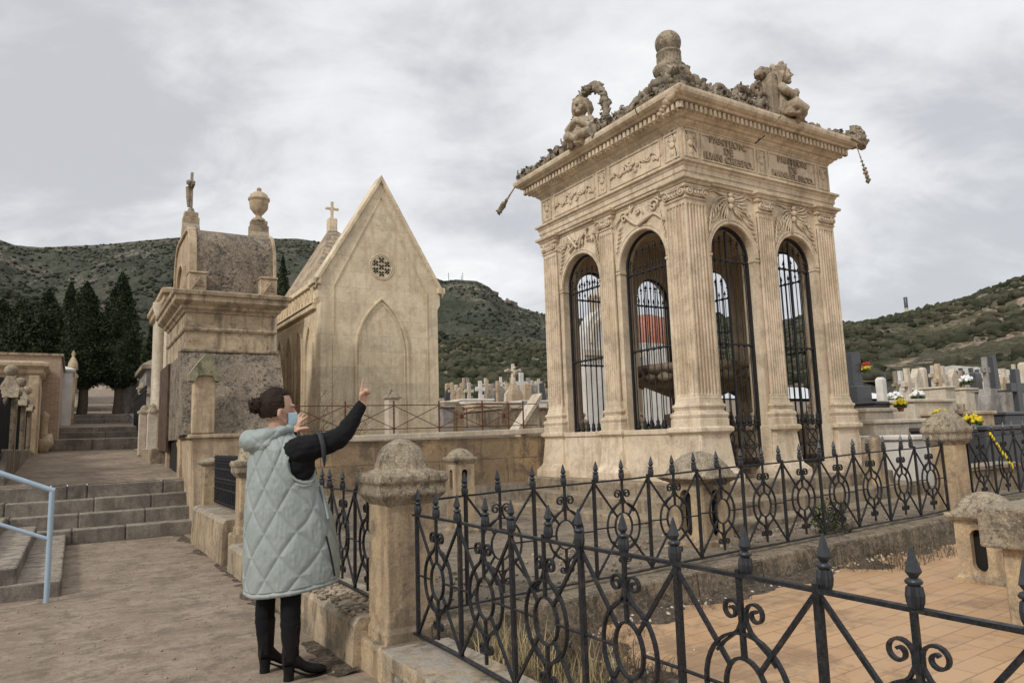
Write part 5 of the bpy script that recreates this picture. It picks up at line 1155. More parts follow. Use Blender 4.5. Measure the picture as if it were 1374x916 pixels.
def stele_mb(v, u, z0, h, w, style):
    m = MB()
    if style == 0: m.sweep([(.1, z0-.1), (.1, z0+h*.2), (0, z0+h*.22), (0, z0+h*.95), (-.05, z0+h)], v-w/2, v+w/2, u-.12, u+.12)
    elif style == 1: m.prism([(v-w/2, z0-.1), (v+w/2, z0-.1), (v+w*.4, z0+h*.8), (v, z0+h), (v-w*.4, z0+h*.8)], u-.12, u+.12, 'y')
    elif style == 2: m.prism([(v-w/2, z0-.1), (v+w/2, z0-.1), (v+w/2, z0+h*.55)]+[(v+w/2*cos(pi*k/8), z0+h*.62+h*.38*sin(pi*k/8)) for k in range(9)]+[(v-w/2, z0+h*.55)], u-.1, u+.1, 'y')
    elif style == 3: m.prism([(v-w*.3, z0-.1), (v+w*.5, z0-.1), (v+w*.1, z0+h), (v-w*.35, z0+h)], u-.08, u+.08, 'y')
    return m
DWARF = 30
# middle group seen over the back wall: (px, top py, width px, kind, material, label)
mid = [(606, 513, 9, 'c', 'warm', 'thin brown stone cross nearest the right edge of the chapel'),
 (602, 520, 10, 's2', 'granite', 'dark headstone tucked against the right edge of the chapel'),
 (612, 516, 12, 'c', 'whitewall', 'small pale cross second from the chapel edge'),
 (617, 519, 12, 's1', 'warm', 'small pointed beige headstone beside the second cross from the chapel'),
 (629, 513, 12, 'c', 'whitewall', 'small white cross with broad arms third from the chapel edge'),
 (622, 521, 9, 's2', 'granite', 'dark rounded headstone between small white crosses'),
 (644, 511, 13, 'c', 'white', 'white cross on a wide white base in the middle group'),
 (653, 509, 11, 'c', 'warm', 'tall beige cross just right of the wide white cross'),
 (663, 514, 26, 's2', 'greystone', 'grey wide tomb front between two beige crosses'),
 (667, 511, 10, 'c', 'warm', 'beige cross just left of the tallest crucifix'),
 (683, 522, 14, 's1', 'whitewall', 'white pointed stone left of the tallest crucifix'),
 (699, 500, 17, 'c', 'white', 'bright white cross with a dove shape right of the tallest crucifix'),
 (707, 514, 9, 's0', 'warm', 'beige pillar stone beside the bright white cross'),
 (715, 515, 10, 's0', 'greystone', 'slim grey headstone near the left pilaster of the open mausoleum'),
 (720, 511, 13, 'c', 'whitewall', 'pale stepped cross near the left pilaster of the open mausoleum'),
 (728, 514, 11, 's3', 'granite', 'dark slanted headstone touching the left pilaster of the open mausoleum')]
for i, (px, py, wp, kd, mt_, lb) in enumerate(mid):
    u = DWARF+(i % 3)*1.1; v, _, zt = sight(px, py, u=u); s = scale_at(v, u); w = wp*s*1.15; z0 = 2.7
    mb = cross_mb(v, u, z0, zt-z0, w, max(.15, w*.34)) if kd == 'c' else stele_mb(v, u, z0, zt-z0, w, int(kd[1]))
    o = mb.build('grave_cross' if kd == 'c' else 'headstone', mt_, None, (v, u, z0), bevel=.015); tag(o, lb, 'grave cross' if kd == 'c' else 'headstone', 'graves beyond the red railing')
v, u, zt = sight(688, 488, u=31); r = thing('crucifix', (v, u, 3), 'tallest crucifix on a tapered brown stone base beyond the red railing', 'crucifix', 'graves beyond the red railing')
m = MB(); m.sweep([(.36, 2.8), (.26, 3.8), (.22, 3.9), (.10, 4.3), (.0, 4.4)], v-.12, v+.12, u-.12, u+.12); m.build('base', 'warm', r, bevel=.02)
m = MB(); m.tube([(v, u, 4.4), (v, u, zt)], [.16, .10], 8); m.tube([(v-.55, u, zt-.42), (v+.55, u, zt-.42)], .07, 6); m.build('cross', 'whitewall', r)
m = MB(); m.tube([(v, u-.12, 4.9), (v+.02, u-.14, zt-.75), (v, u-.14, zt-.45)], [.05, .09, .08], 8)
for s in (-1, 1): m.tube([(v, u-.13, zt-.5), (v+s*.45, u-.1, zt-.32)], .04, 6)
m.sphere((v, u-.14, zt-.25), .09, 10, 8); m.build('figure', 'whitewall', r)
# terraces and family walls of the middle group
def wallblock(px0, px1, pyt, u, depth, mat, label, zb=.4, name='tomb'):
    a = sight(px0, pyt, u=u); b2 = sight(px1, pyt, u=u); zt = (a[2]+b2[2])/2; m = MB(); m.box(a[0], b2[0], u, u+depth, zb, zt); m.box(a[0]-.05, b2[0]+.05, u-.06, u+depth, zt, zt+.08)
    o = m.build(name, mat, None, (a[0], u, zb), bevel=.02); return tag(o, label, 'tomb' if name == 'tomb' else 'wall')
rnd = random.Random(21)
proto = {}
for i in range(34):       # the crowd of tiny graves further back
    px = 598+rnd.random()*134; py = rnd.uniform(507, 519); u = rnd.uniform(33, 40); v, _, zt = sight(px, py, u=u); mt_ = rnd.choice(('white', 'whitewall', 'warm', 'greystone')); kd = rnd.choice('ccs'); h = rnd.uniform(1.0, 1.5)
    if (kd, mt_) not in proto: o = (cross_mb(0, 0, 0, 1.6, .6, .16) if kd == 'c' else stele_mb(0, 0, 0, 1.3, .5, rnd.randint(0, 2))).build('grave_cross' if kd == 'c' else 'headstone', mt_, None, (0, 0, 0)); proto[(kd, mt_)] = o
    else: o = proto[(kd, mt_)].copy(); col.objects.link(o)
    o.location = (*W(v, u), zt-1.5); tag(o, 'tiny '+{'white': 'white', 'whitewall': 'pale', 'warm': 'beige', 'greystone': 'grey'}[mt_]+(' cross' if kd == 'c' else ' headstone')+' in the crowd of far graves beyond the red railing', 'grave cross' if kd == 'c' else 'headstone', 'crowd of tiny graves beyond the red railing')
for i in range(26):
    px = 1195+rnd.random()*180; D = rnd.uniform(27, 36); py = rnd.uniform(491, 506); v, u, zt = rsight(px, py, D); mt_ = rnd.choice(('white', 'whitewall', 'warm', 'granite')); kd = rnd.choice('ccs')
    if (kd, mt_) not in proto: o = (cross_mb(0, 0, 0, 1.6, .6, .16) if kd == 'c' else stele_mb(0, 0, 0, 1.3, .5, rnd.randint(0, 2))).build('grave_cross' if kd == 'c' else 'headstone', mt_, None, (0, 0, 0)); proto[(kd, mt_)] = o
    else: o = proto[(kd, mt_)].copy(); col.objects.link(o)
    o.location = (*W(v, u), zt-1.5); tag(o, 'small '+{'white': 'white', 'whitewall': 'pale', 'warm': 'beige', 'granite': 'dark granite'}[mt_]+(' cross' if kd == 'c' else ' headstone')+' far back among the right-hand graves', 'grave cross' if kd == 'c' else 'headstone', 'crowd of small graves at the back right')
wallblock(596, 622, 540, 27, 2, 'whitewall', 'pale tomb block at the chapel end of the middle group')
wallblock(622, 662, 537, 26.5, 2, 'white', 'long white tomb block in the middle group')
wallblock(638, 700, 541, 25, 1.5, 'whitewall', 'cream tomb block under the tallest crucifix')
wallblock(700, 734, 539, 26, 2, 'white', 'white tomb block beside the open mausoleum, under the bright white cross')
wallblock(594, 640, 547, 20, 3, 'greystone', 'grey flat tomb low behind the red railing')
wallblock(640, 676, 546, 19, 3, 'warm', 'brown low tomb behind the red railing')
wallblock(676, 740, 549, 17, 3, 'lowwall', 'worn low tomb behind the last posts of the red railing')
for px, py, u, lb in ((615, 541, 15, 'rounded weathered stone behind the red railing, left one'), (679, 538, 15, 'rounded weathered stone behind the red railing, right one')):
    v, _, zt = sight(px, py, u=u); o = stele_mb(v, u, 1.3, zt-1.3, .26, 1).build('grave_marker', 'pillar', None, (v, u, 1.3), bevel=.03, seg=2); tag(o, lb, 'grave marker')
# right group: columns seen beyond the end of the fence (rows given by plan distance)
def rz0(D): return 1.0+.045*max(0, D-10)
right = [ # px, top, width px, D, kind, mat, label
 (1143, 472, 22, 17, 'slab', 'granite', 'tall dark granite headstone touching the right pilaster of the open mausoleum'),
 (1153, 540, 46, 16, 'blk', 'granite', 'dark granite tomb base under the tall dark headstone'),
 (1185, 500, 16, 24, 'c', 'granite', 'dark granite cross behind the dark tomb at the right'),
 (1181, 506, 10, 23, 's0', 'white', 'narrow white headstone behind the dark tomb at the right'),
 (1200, 498, 14, 26, 'c', 'cap', 'brown weathered cross left of the big pale cross'),
 (1216, 494, 26, 20, 'c', 'whitewall', 'big pale stone cross rising over the white flowers'),
 (1228, 494, 20, 25, 's1', 'whitewall', 'pale tapered headstone right of the big pale cross'),
 (1237, 493, 9, 30, 's0', 'whitewall', 'slim pale pillar stone behind the big pale cross'),
 (1257, 488, 22, 22, 'c', 'warm', 'tall beige pillar-like cross in the middle of the right-hand graves'),
 (1246, 520, 24, 21, 'blk', 'whitewall', 'cream tomb chest left of the tall beige cross'),
 (1276, 522, 28, 23, 'blk', 'whitewall', 'cream tomb chest right of the tall beige cross'),
 (1277, 495, 22, 30, 's1', 'whitewall', 'pale stepped headstone behind the right cream chest'),
 (1288, 497, 12, 26, 'c', 'warm', 'narrow beige cross beyond the cream chests'),
 (1300, 500, 14, 28, 's2', 'greystone', 'small grey rounded headstone in front of the white niche wall'),
 (1308, 499, 16, 27, 's0', 'granite', 'black square headstone left of the leaning dark slab'),
 (1331, 478, 20, 21, 's3', 'granite', 'leaning dark granite slab behind the grey stone cross'),
 (1320, 479, 22, 19, 'c2', 'greystone', 'grey rough cross on a stepped stone rock base'),
 (1361, 495, 44, 17, 'c', 'granite', 'big black granite cross at the right edge'),
 (1344, 522, 26, 20, 'blk', 'greystone', 'grey slab tomb behind the big black cross'),
 (1372, 486, 12, 26, 's0', 'whitewall', 'white headstone at the very right edge behind the black cross'),
 (1343, 505, 14, 27, 's2', 'warm', 'small warm toned headstone beside the leaning dark slab'),
 (1289, 541, 22, 14.5, 'c', 'cap', 'small brown stone cross standing behind the pointed pillar')]
for i, (px, py, wp, D, kd, mt_, lb) in enumerate(right):
    v, u, zt = rsight(px, py, D); w = wp*D/FL; z0 = rz0(D)-.1; nm = 'headstone'; cat = 'headstone'
    if kd in ('c', 'c2'):
        nm = 'grave_cross'; cat = 'grave cross'; h = zt-z0; t = w*.30
        if kd == 'c2':
            m = MB(); zm = z0+h*.52
            m.prism([(v-w*.85, z0), (v+w*.85, z0), (v+w*.7, zm-.25), (v+w*.45, zm-.18), (v+w*.35, zm), (v-w*.3, zm), (v-w*.5, zm-.2), (v-w*.6, zm-.5)], u-.15, u+.15, 'y'); m.box(v-t/2.6, v+t/2.6, u-.06, u+.06, zm-.1, zt); m.box(v-w*.4, v+w*.4, u-.05, u+.05, zt-.42, zt-.27)
        else: m = cross_mb(v, u, z0, h, w, t, .66 if mt_ != 'granite' else .6, .25)
    elif kd == 'blk':
        nm = 'tomb'; cat = 'tomb'; m = MB(); m.box(v-w/2, v+w/2, u-.6, u+.6, z0-.2, zt-.06); m.box(v-w/2-.05, v+w/2+.05, u-.65, u+.65, zt-.06, zt)
        if i == 1: m.box(v-w*.45, v+w*.25, u-.2, u+.5, zt, zt+.36)
    elif kd == 'slab': m = MB(); m.prism([(v-w*.5, z0), (v+w*.55, z0), (v+w*.4, zt-.03), (v+w*.1, zt), (v-w*.5, zt-.02)], u-.1, u+.1, 'y'); m.box(v-w*.9, v+w*.9, u-.14, u+.14, z0, z0+.5)
    else: m = stele_mb(v, u, z0, zt-z0, w, int(kd[1]))
    o = m.build(nm, mt_, None, (v, u, z0), bevel=.012); tag(o, lb, cat, 'graves to the right of the open mausoleum')
def rblock(px0, px1, pyt, D, depth, mat, label, cat='tomb'):
    a = rsight(px0, pyt, D); b2 = rsight(px1, pyt, D); zt = (a[2]+b2[2])/2; c = ((a[0]+b2[0])/2, (a[1]+b2[1])/2); hw = (px1-px0)*D/FL/2/cos(0)
    m = MB(); m.box(c[0]-hw, c[0]+hw, c[1], c[1]+depth, -.1, zt-.07); m.box(c[0]-hw-.05, c[0]+hw+.05, c[1]-.05, c[1]+depth, zt-.07, zt); return tag(m.build('tomb', mat, None, (c[0], c[1], 0), bevel=.015), label, cat)
rblock(1148, 1212, 547, 13, 1.5, 'whitewall', 'long cream tomb platform carrying the yellow flowers')
rblock(1205, 1300, 535, 15.5, 2, 'whitewall', 'upper cream tomb platform under the tall crosses')
rblock(1150, 1262, 562, 12, 1.2, 'whitewall', 'lower cream stone tomb side behind the iron fence end')
rblock(1212, 1262, 583, 10.5, 1.2, 'white', 'white flat slab grave left of the pointed pillar')
rblock(1296, 1345, 551, 14.5, 1.2, 'warm', 'beige tomb base under the grey rough cross')
rblock(1330, 1400, 552, 15.5, 1.6, 'granite', 'black granite grave slab at the right edge')
rblock(1296, 1400, 570, 11.5, 2.2, 'granite', 'large dark granite tomb right of the pointed pillar')
rblock(1262, 1400, 622, 9.6, .3, 'lowwall', 'low stone kerb wall in front of the large dark tomb', 'wall')
# rough natural stone by the fence
v, u, zt = rsight(1168, 582, 9.6); m = MB(); m.hexa([(v-.19, u-.15, .4), (v+.19, u-.15, .4), (v+.19, u+.1, .4), (v-.19, u+.1, .4)], [(v-.13, u-.12, zt-.05), (v+.08, u-.1, zt), (v+.09, u+.08, zt-.02), (v-.13, u+.08, zt-.06)])
tag(m.build('stone_marker', 'pillar', None, (v, u, .4), bevel=.05, seg=3), 'rough upright yellowish stone between mausoleum and pointed pillar', 'stone')
# white niche wall far right
a = rsight(1278, 490, 34); b2 = rsight(1400, 499, 36); nw = thing('niche_wall', (a[0], a[1], 1.5), 'long white burial niche wall far behind the right-hand graves', 'wall')
m = MB(); dx, dy = b2[0]-a[0], b2[1]-a[1]; L = hypot(dx, dy)
m.hexa([(a[0], a[1], 1), (b2[0], b2[1], 1), (b2[0]+1, b2[1]+1.5, 1), (a[0]+1, a[1]+1.5, 1)], [(a[0], a[1], a[2]), (b2[0], b2[1], b2[2]), (b2[0]+1, b2[1]+1.5, b2[2]), (a[0]+1, a[1]+1.5, a[2])]); m.build('wall', 'white', nw)
for k in range(7):
    t = (k+.5)/7; x, y = a[0]+dx*t, a[1]+dy*t; z = a[2]+(b2[2]-a[2])*t; ex, ey = dx/L, dy/L
    for j in range(2):
        q0 = z-.75-.75*j; m = MB(); m.hexa([(x-ex*.26, y-ey*.26-.03, q0), (x+ex*.26, y+ey*.26-.03, q0), (x+ex*.26, y+ey*.26+.05, q0), (x-ex*.26, y-ey*.26+.05, q0)], [(x-ex*.26, y-ey*.26-.03, q0+.5), (x+ex*.26, y+ey*.26-.03, q0+.5), (x+ex*.26, y+ey*.26+.05, q0+.5), (x-ex*.26, y-ey*.26+.05, q0+.5)]); m.build('niche', 'granite', nw)
# flower bunches
def flowers(px, py, D, r, c1, label, pot=None, n=40, leaf=True, c2=None):
    v, u, z = rsight(px, py, D); root = thing('flower_bunch', (v, u, z-r), label, 'flowers'); rnd = random.Random(px)
    for nm, cc, k in (('blooms', c1, n), ('blooms', c2, n//2)):
        if cc is None: continue
        if cc not in M: M[cc] = simple(cc, {'yellow': (.62, .48, .02), 'white_': (.75, .75, .72), 'red': (.55, .03, .03), 'orange': (.7, .2, .03)}[cc], .7, .2)
        m = MB()
        for q in range(k):
            a = rnd.random()*6.28; rr = r*sqrt(rnd.random()); h = .8*sqrt(max(0, 1-(rr/r)**2))*r; off = (r*.7 if nm == 'blooms' and cc is c2 else 0)
            m.blob((v+rr*cos(a), u+rr*sin(a)*.8, z+h*rnd.uniform(.4, 1)+off), r*.2, 1, .4, 3, seed=q)
        m.build(nm, cc, root)
    if 'leaf' not in M: M['leaf'] = simple('leaf_green', (.05, .09, .03), .7, .4)
    m = MB()
    for q in range(26): 
        a = rnd.random()*6.28; m.blob((v+cos(a)*r*.8*rnd.random(), u+sin(a)*r*.7, z-.15*r+rnd.uniform(-.2, .2)*r), (r*.28, r*.28, r*.12), 1, .5, 3, seed=q)
    m.build('leaves', 'leaf', root)
    if pot:
        if pot not in M: M[pot] = simple('clay_pot', (.35, .12, .05), .8, .15)
        m = MB(); m.lathe([(r*.35, -r*.95), (r*.5, -r*.3), (r*.55, -r*.2), (.01, -r*.2)], (v, u, z), 16); m.build('pot', pot, root)
flowers(1208, 543, 13.3, .13, 'yellow', 'yellow flowers in a clay pot on the cream tomb platform', 'claypot', 60)
flowers(1201, 534, 15.9, .17, 'white_', 'white flowers behind the yellow ones, left bunch'); flowers(1231, 532, 16.0, .17, 'white_', 'white flowers under the big pale cross, right bunch')
flowers(1162, 496, 17, .13, 'yellow', 'yellow and red flowers beside the tall dark headstone', None, 26, c2='red')
flowers(1305, 566, 12.5, .17, 'yellow', 'yellow and green flowers just right of the pointed pillar cap', None, 40)
flowers(1262, 556, 13.0, .14, 'yellow', 'yellow flowers peeping over the left slope of the pointed pillar cap', None, 24)
flowers(1297, 512, 24, .25, 'white_', 'white and green flowers before the black square headstone')
v, u, z = rsight(1345, 605, 8.2); m = MB()
for k in range(16):
    if k % 4 != 3: m.blob((v-.22+.030*k+.01*sin(k*3), u, z+.20-.028*k), (.018, .010, .024), 1, .7, 3, seed=k)
if 'yellow' in M: tag(m.build('garland', 'yellow', None, (v, u, z)), 'string of yellow flowers hanging on the fence right of the pillar', 'garland')
# domed chapel seen through the grilles
dc = thing('domed_chapel', (10, 12, 1), 'white tomb with arched front and red tiled dome seen through the mausoleum grilles', 'mausoleum')
D = 20
a = rsight(777, 470, D); b2 = rsight(850, 470, D); c = ((a[0]+b2[0])/2, (a[1]+b2[1])/2); hw = (850-777)*D/FL/2; zsp = rsight(815, 462, D)[2]; zt = rsight(815, 412, D)[2]
ctr = rsight(822, 470, D); hw = 45*D/FL
m = MB(); poly = [(ctr[0]-hw, .8), (ctr[0]+hw, .8), (ctr[0]+hw, zsp)]+[(ctr[0]+hw*cos(pi*k/20), zsp+(zt-zsp)*sin(pi*k/20)) for k in range(21)]+[(ctr[0]-hw, zsp)]
m.prism(poly, ctr[1], ctr[1]+.4, 'y'); m.build('front', 'white', dc)
m = MB(); band(m, 'x', [(ctr[0]+hw*.8*cos(pi*k/20), zsp+(zt-zsp)*.8*sin(pi*k/20)) for k in range(21)], .1, ctr[1]-.08, ctr[1]); m.box(ctr[0]-hw-.1, ctr[0]+hw+.1, ctr[1]-.12, ctr[1]+.02, zsp-.35, zsp-.2); m.build('moulding', 'whitewall', dc)
m = MB(); m.lathe([(.25, zt-.1), (.25, zt+.25), (.33, zt+.3), (.12, zt+.5), (.01, zt+.6)], (ctr[0]-.2, ctr[1]+.3, 0), 10); m.build('lantern', 'whitewall', dc)
dq = rsight(868, 470, D+2.0); m = MB(); m.box(dq[0]-1.15, dq[0]+1.15, dq[1]-1, dq[1]+1.2, .8, zsp+.1); m.build('side_wall', 'white', dc)
M['dome'] = simple('red_dome_tiles', (.36, .15, .10), .8, .25, scale=20, bump=.5)
m = MB(); m.lathe([(1.05*cos(pi/2*k/12), zsp+.1+1.05*sin(pi/2*k/12)) for k in range(13)], (dq[0], dq[1], 0), 28); m.build('dome', 'dome', dc)

# ------------------------------------------------------------------ trees
def leafmat(name, c):
    m = bpy.data.materials.new(name); b = NB(nt(m)); obj, vec = b.coords(); c0 = tuple(x*.55 for x in c); c1 = tuple(x*1.5 for x in c)
    b.out(b.mix(b.ramp(b.noise(vec, 2.2, 5, .7), .35, .7), c0, c1), .8, spec=.15); return m
M['cypress'] = leafmat('cypress_foliage', (.030, .042, .020)); M['bark'] = simple('bark', (.11, .085, .065), .95, .3, scale=12, bump=.6, bd=.02)
M['scrubg'] = leafmat('shrub_foliage', (.035, .048, .022)); M['paleleaf'] = leafmat('pale_foliage', (.06, .08, .035))
def quads(name, C, S, mat, parent, o, tilt=1.):
    """leaf tufts: one small quad per centre with a random turn"""
    n = len(C); A = rng.normal(size=(n, 3)); A /= np.linalg.norm(A, axis=1)[:, None]; B = rng.normal(size=(n, 3)); B -= (A*B).sum(1)[:, None]*A; B /= np.linalg.norm(B, axis=1)[:, None]
    S = np.asarray(S)[:, None]; V = np.stack([C-A*S-B*S*.4, C+A*S*.2-B*S*.6, C+A*S*1.1+B*S*.1, C-A*S*.1+B*S*.6], 1).reshape(-1, 3)-np.array(o)
    me = bpy.data.meshes.new(name); me.from_pydata(V.tolist(), [], np.arange(4*n).reshape(-1, 4).tolist()); ob = bpy.data.objects.new(name, me); col.objects.link(ob); me.materials.append(M[mat])
    if parent: ob.parent = parent
    else: ob.location = (*W(o[0], o[1]), o[2]); ob.rotation_euler = (0, 0, TH)
    return ob
def tree(v, u, z0, zc, zt, w, label, kind='cypress', mat='cypress', n=17000, trunkr=.15, group='dark cypresses at the end of the path', name='cypress_tree', ls=.045):
    root = thing(name, (v, u, z0), label, 'tree', group); seed = v*7+u; rnd = random.Random(int(seed*10))
    m = MB(); zz = zc+(zt-zc)*.5; m.tube([(v+.05*sin(k), u, z0-.2+(zz-z0+.2)*k/5) for k in range(6)], [trunkr*(1.25-.15*k) for k in range(6)], 8)
    for k in range(4):
        a = rnd.random()*6.28; m.tube([(v, u, zc-.1+.1*k), (v+.25*w*cos(a), u+.25*w*sin(a), zc+.5+.2*k)], [trunkr*.5, trunkr*.2], 6)
    m.build('trunk', 'bark', root)
    H = zt-zc
    def rad(t, a):
        if kind == 'cypress': base = (min(1, t/.10))**.5*(1-max(0, (t-.28)/.72)**1.9)**.9
        elif kind == 'round': base = sqrt(max(0, 1-(2*t-1)**2))
        else: base = (min(1, t/.15))**.6*(1-max(0, (t-.3)/.7))**.7
        nn = 1+.38*noise.noise(Vector((cos(a)*1.3+seed, sin(a)*1.3, t*H*1.1)))+.30*noise.noise(Vector((cos(a)*3+seed, sin(a)*3, t*H*3)))
        return max(.02, base*nn)
    m = MB(); m.loft([[(v+w/2*.70*rad(j/16, 2*pi*k/20)*cos(2*pi*k/20), u+w/2*.70*rad(j/16, 2*pi*k/20)*sin(2*pi*k/20), zc+H*(.02+.94*j/16)) for k in range(20)] for j in range(17)]); core = m
    C = []; S = []
    while len(C) < n:
        t = rnd.random(); a = rnd.random()*6.283; r = w/2*rad(t, a)*(.62+.46*rnd.random()**1.1)
        C.append((v+r*cos(a)+rnd.gauss(0, .02), u+r*sin(a)+rnd.gauss(0, .02), zc+H*t+rnd.gauss(0, .06))); S.append(rnd.uniform(.5, 1.3)*ls)
    cr_ = quads('crown', np.array(C), S, mat, root, root['_o']); cc = core.build('crown_core', mat, root); cc.parent = cr_; cc['_o'] = root['_o']
    return root
tree(-1.50, 26.3, 2.6, 3.65, 7.50, 1.5, 'left one of the two tall cypresses flanking the path, with bare trunk'); tree(-.36, 26.3, 2.6, 3.65, 7.98, 1.4, 'right one of the two tall cypresses flanking the path, with bare trunk')
tree(-1.5, 33, 3, 4.3, 7.2, 1.5, 'cypress standing just behind the left tall cypress'); tree(-.0, 34, 3, 4.4, 6.9, 1.2, 'cypress hidden behind the right tall cypress', n=4000)
for i, (px, top, wd, u, lb) in enumerate(((66, 390, 60, 40, 'broad dark tree left of the tall cypresses'), (30, 402, 70, 42, 'second broad dark tree from the left edge'), (4, 404, 66, 38, 'dark tree cut by the left edge'), (96, 380, 36, 44, 'narrow cypress between the broad dark trees and the tall pair'), (48, 420, 60, 30, 'low dense dark tree above the brick building'), (85, 425, 60, 31, 'low dense dark tree behind the white marble tomb'))):
    v, _, zt = sight(px, top, u=u); s = scale_at(v, u)*1.1; tree(v, u, 3, 4.0, zt, wd*s, lb, 'cone' if i in (1, 3) else 'round' if i == 4 else 'cypress', n=9000, trunkr=.2, ls=.07, group='dark trees on the left', name='dark_tree')
for px, top, wd, u, mt_, lb in ((187, 462, 34, 40, 'paleleaf', 'grey-green bushy tree right of the cypresses'), (203, 440, 14, 38, 'cypress', 'thin dark tree beside the tall pale tomb'), (380, 344, 34, 46, 'cypress', 'dark tree behind the barrel-roofed tomb'), (232, 380, 16, 60, 'cypress', 'small dark tree left of the barrel roof')):
    v, _, zt = sight(px, top, u=u); s = scale_at(v, u)*1.1; tree(v, u, 3, 3.2, zt, wd*s, lb, 'round' if mt_ == 'paleleaf' else 'cypress', mat=mt_, n=5000, ls=.07, group=None, name='tree')
# ------------------------------------------------------------------ the woman in the padded coat
M['skin'] = simple('skin', (.52, .31, .22), .55, .08, scale=20, spec=.35); M['blackcloth'] = simple('black_knit', (.008, .008, .009), .85, .3, scale=200, bump=.3, bd=.001, spec=.2)
M['boot'] = simple('black_leather', (.006, .006, .006), .45, .2, scale=30, spec=.3); M['mask'] = simple('pale_blue_mask', (.50, .66, .74), .8, .05)
mm_ = bpy.data.materials.new('dark_brown_hair'); b = NB(nt(mm_)); obj, vec = b.coords(); nn_ = b.noise(b.mapping(obj, (5, 70, 70), rot=(0, .15, 0)), 1.6, 4, .6, .4)
b.out(b.mix(nn_, (.008, .0055, .004), (.048, .029, .020)), .6, nn_, 1., .006, spec=.15); M['hair'] = mm_
mc_ = bpy.data.materials.new('sage_padded_nylon'); b = NB(nt(mc_)); obj, vec = b.coords(); w1 = b.noise(b.mapping(obj, (1, 1, 1.6)), 14, 5, .6, 1.6)
b.out(b.mix(b.ramp(b.noise(vec, 3, 3), .3, .7), (.275, .312, .295), (.32, .355, .338)), .5, w1, .3, .006, spec=.3); M['coat'] = mc_
wm = thing('person', (-.52, .46, 0), 'woman in long sage green padded coat and face mask pointing with raised finger', 'person')
B_ = MB()
def limb(pts, r, seg=14): 
    P = [Vector(p) for p in pts]; q = []; R = []
    for i in range(len(P)-1):
        for k in range(4): q.append(P[i].lerp(P[i+1], k/4)); R.append(r[i]+(r[i+1]-r[i])*k/4)
    q.append(P[-1]); R.append(r[-1])
    for _ in range(2): q = [q[0]]+[(q[i-1]+q[i]*2+q[i+1])/4 for i in range(1, len(q)-1)]+[q[-1]]
    B_.tube(q, R, seg)
# legs and trunk
limb([(-.52, .39, .90), (-.525, .36, .62), (-.515, .345, .46), (-.52, .335, .30), (-.515, .33, .10)], [.095, .075, .06, .058, .042])
limb([(-.55, .55, .90), (-.60, .57, .62), (-.605, .575, .46), (-.615, .575, .30), (-.60, .57, .10)], [.095, .075, .06, .058, .042])
B_.loft([[(-.545+a*cos(t), .47+bb*sin(t), z) for t in [2*pi*k/20 for k in range(20)]] for z, a, bb in ((.80, .08, .13), (.9, .11, .165), (1.05, .10, .15), (1.2, .10, .16), (1.32, .09, .175), (1.39, .06, .12), (1.43, .045, .06))])
limb([(-.565, .475, 1.36), (-.575, .48, 1.42), (-.58, .48, 1.50)], [.055, .048, .050])
# head
B_.sphere((-.578, .48, 1.592), (.094, .074, .112), 24, 18); B_.sphere((-.545, .48, 1.515), (.068, .052, .068), 20, 12)
B_.tube([(-.488, .482, 1.585), (-.468, .484, 1.553), (-.482, .484, 1.540)], [.012, .017, .014], 8)
B_.sphere((-.492, .482, 1.475), (.020, .024, .018), 10, 8)
for s in (-1, 1):
    B_.tube([(-.572, .48+s*.072, 1.575), (-.582, .48+s*.084, 1.568), (-.585, .48+s*.085, 1.54), (-.572, .48+s*.076, 1.515)], [.012, .014, .013, .010], 8)
    B_.sphere((-.496, .48+s*.036, 1.598), (.022, .022, .010), 10, 6)
# near arm, raised and pointing
limb([(-.545, .34, 1.29), (-.47, .265, 1.325), (-.38, .235, 1.345), (-.255, .225, 1.385), (-.175, .235, 1.49), (-.105, .25, 1.60)], [.085, .088, .074, .064, .050, .034])
B_.sphere((-.478, .275, 1.24), (.085, .048, .115), 18, 12)
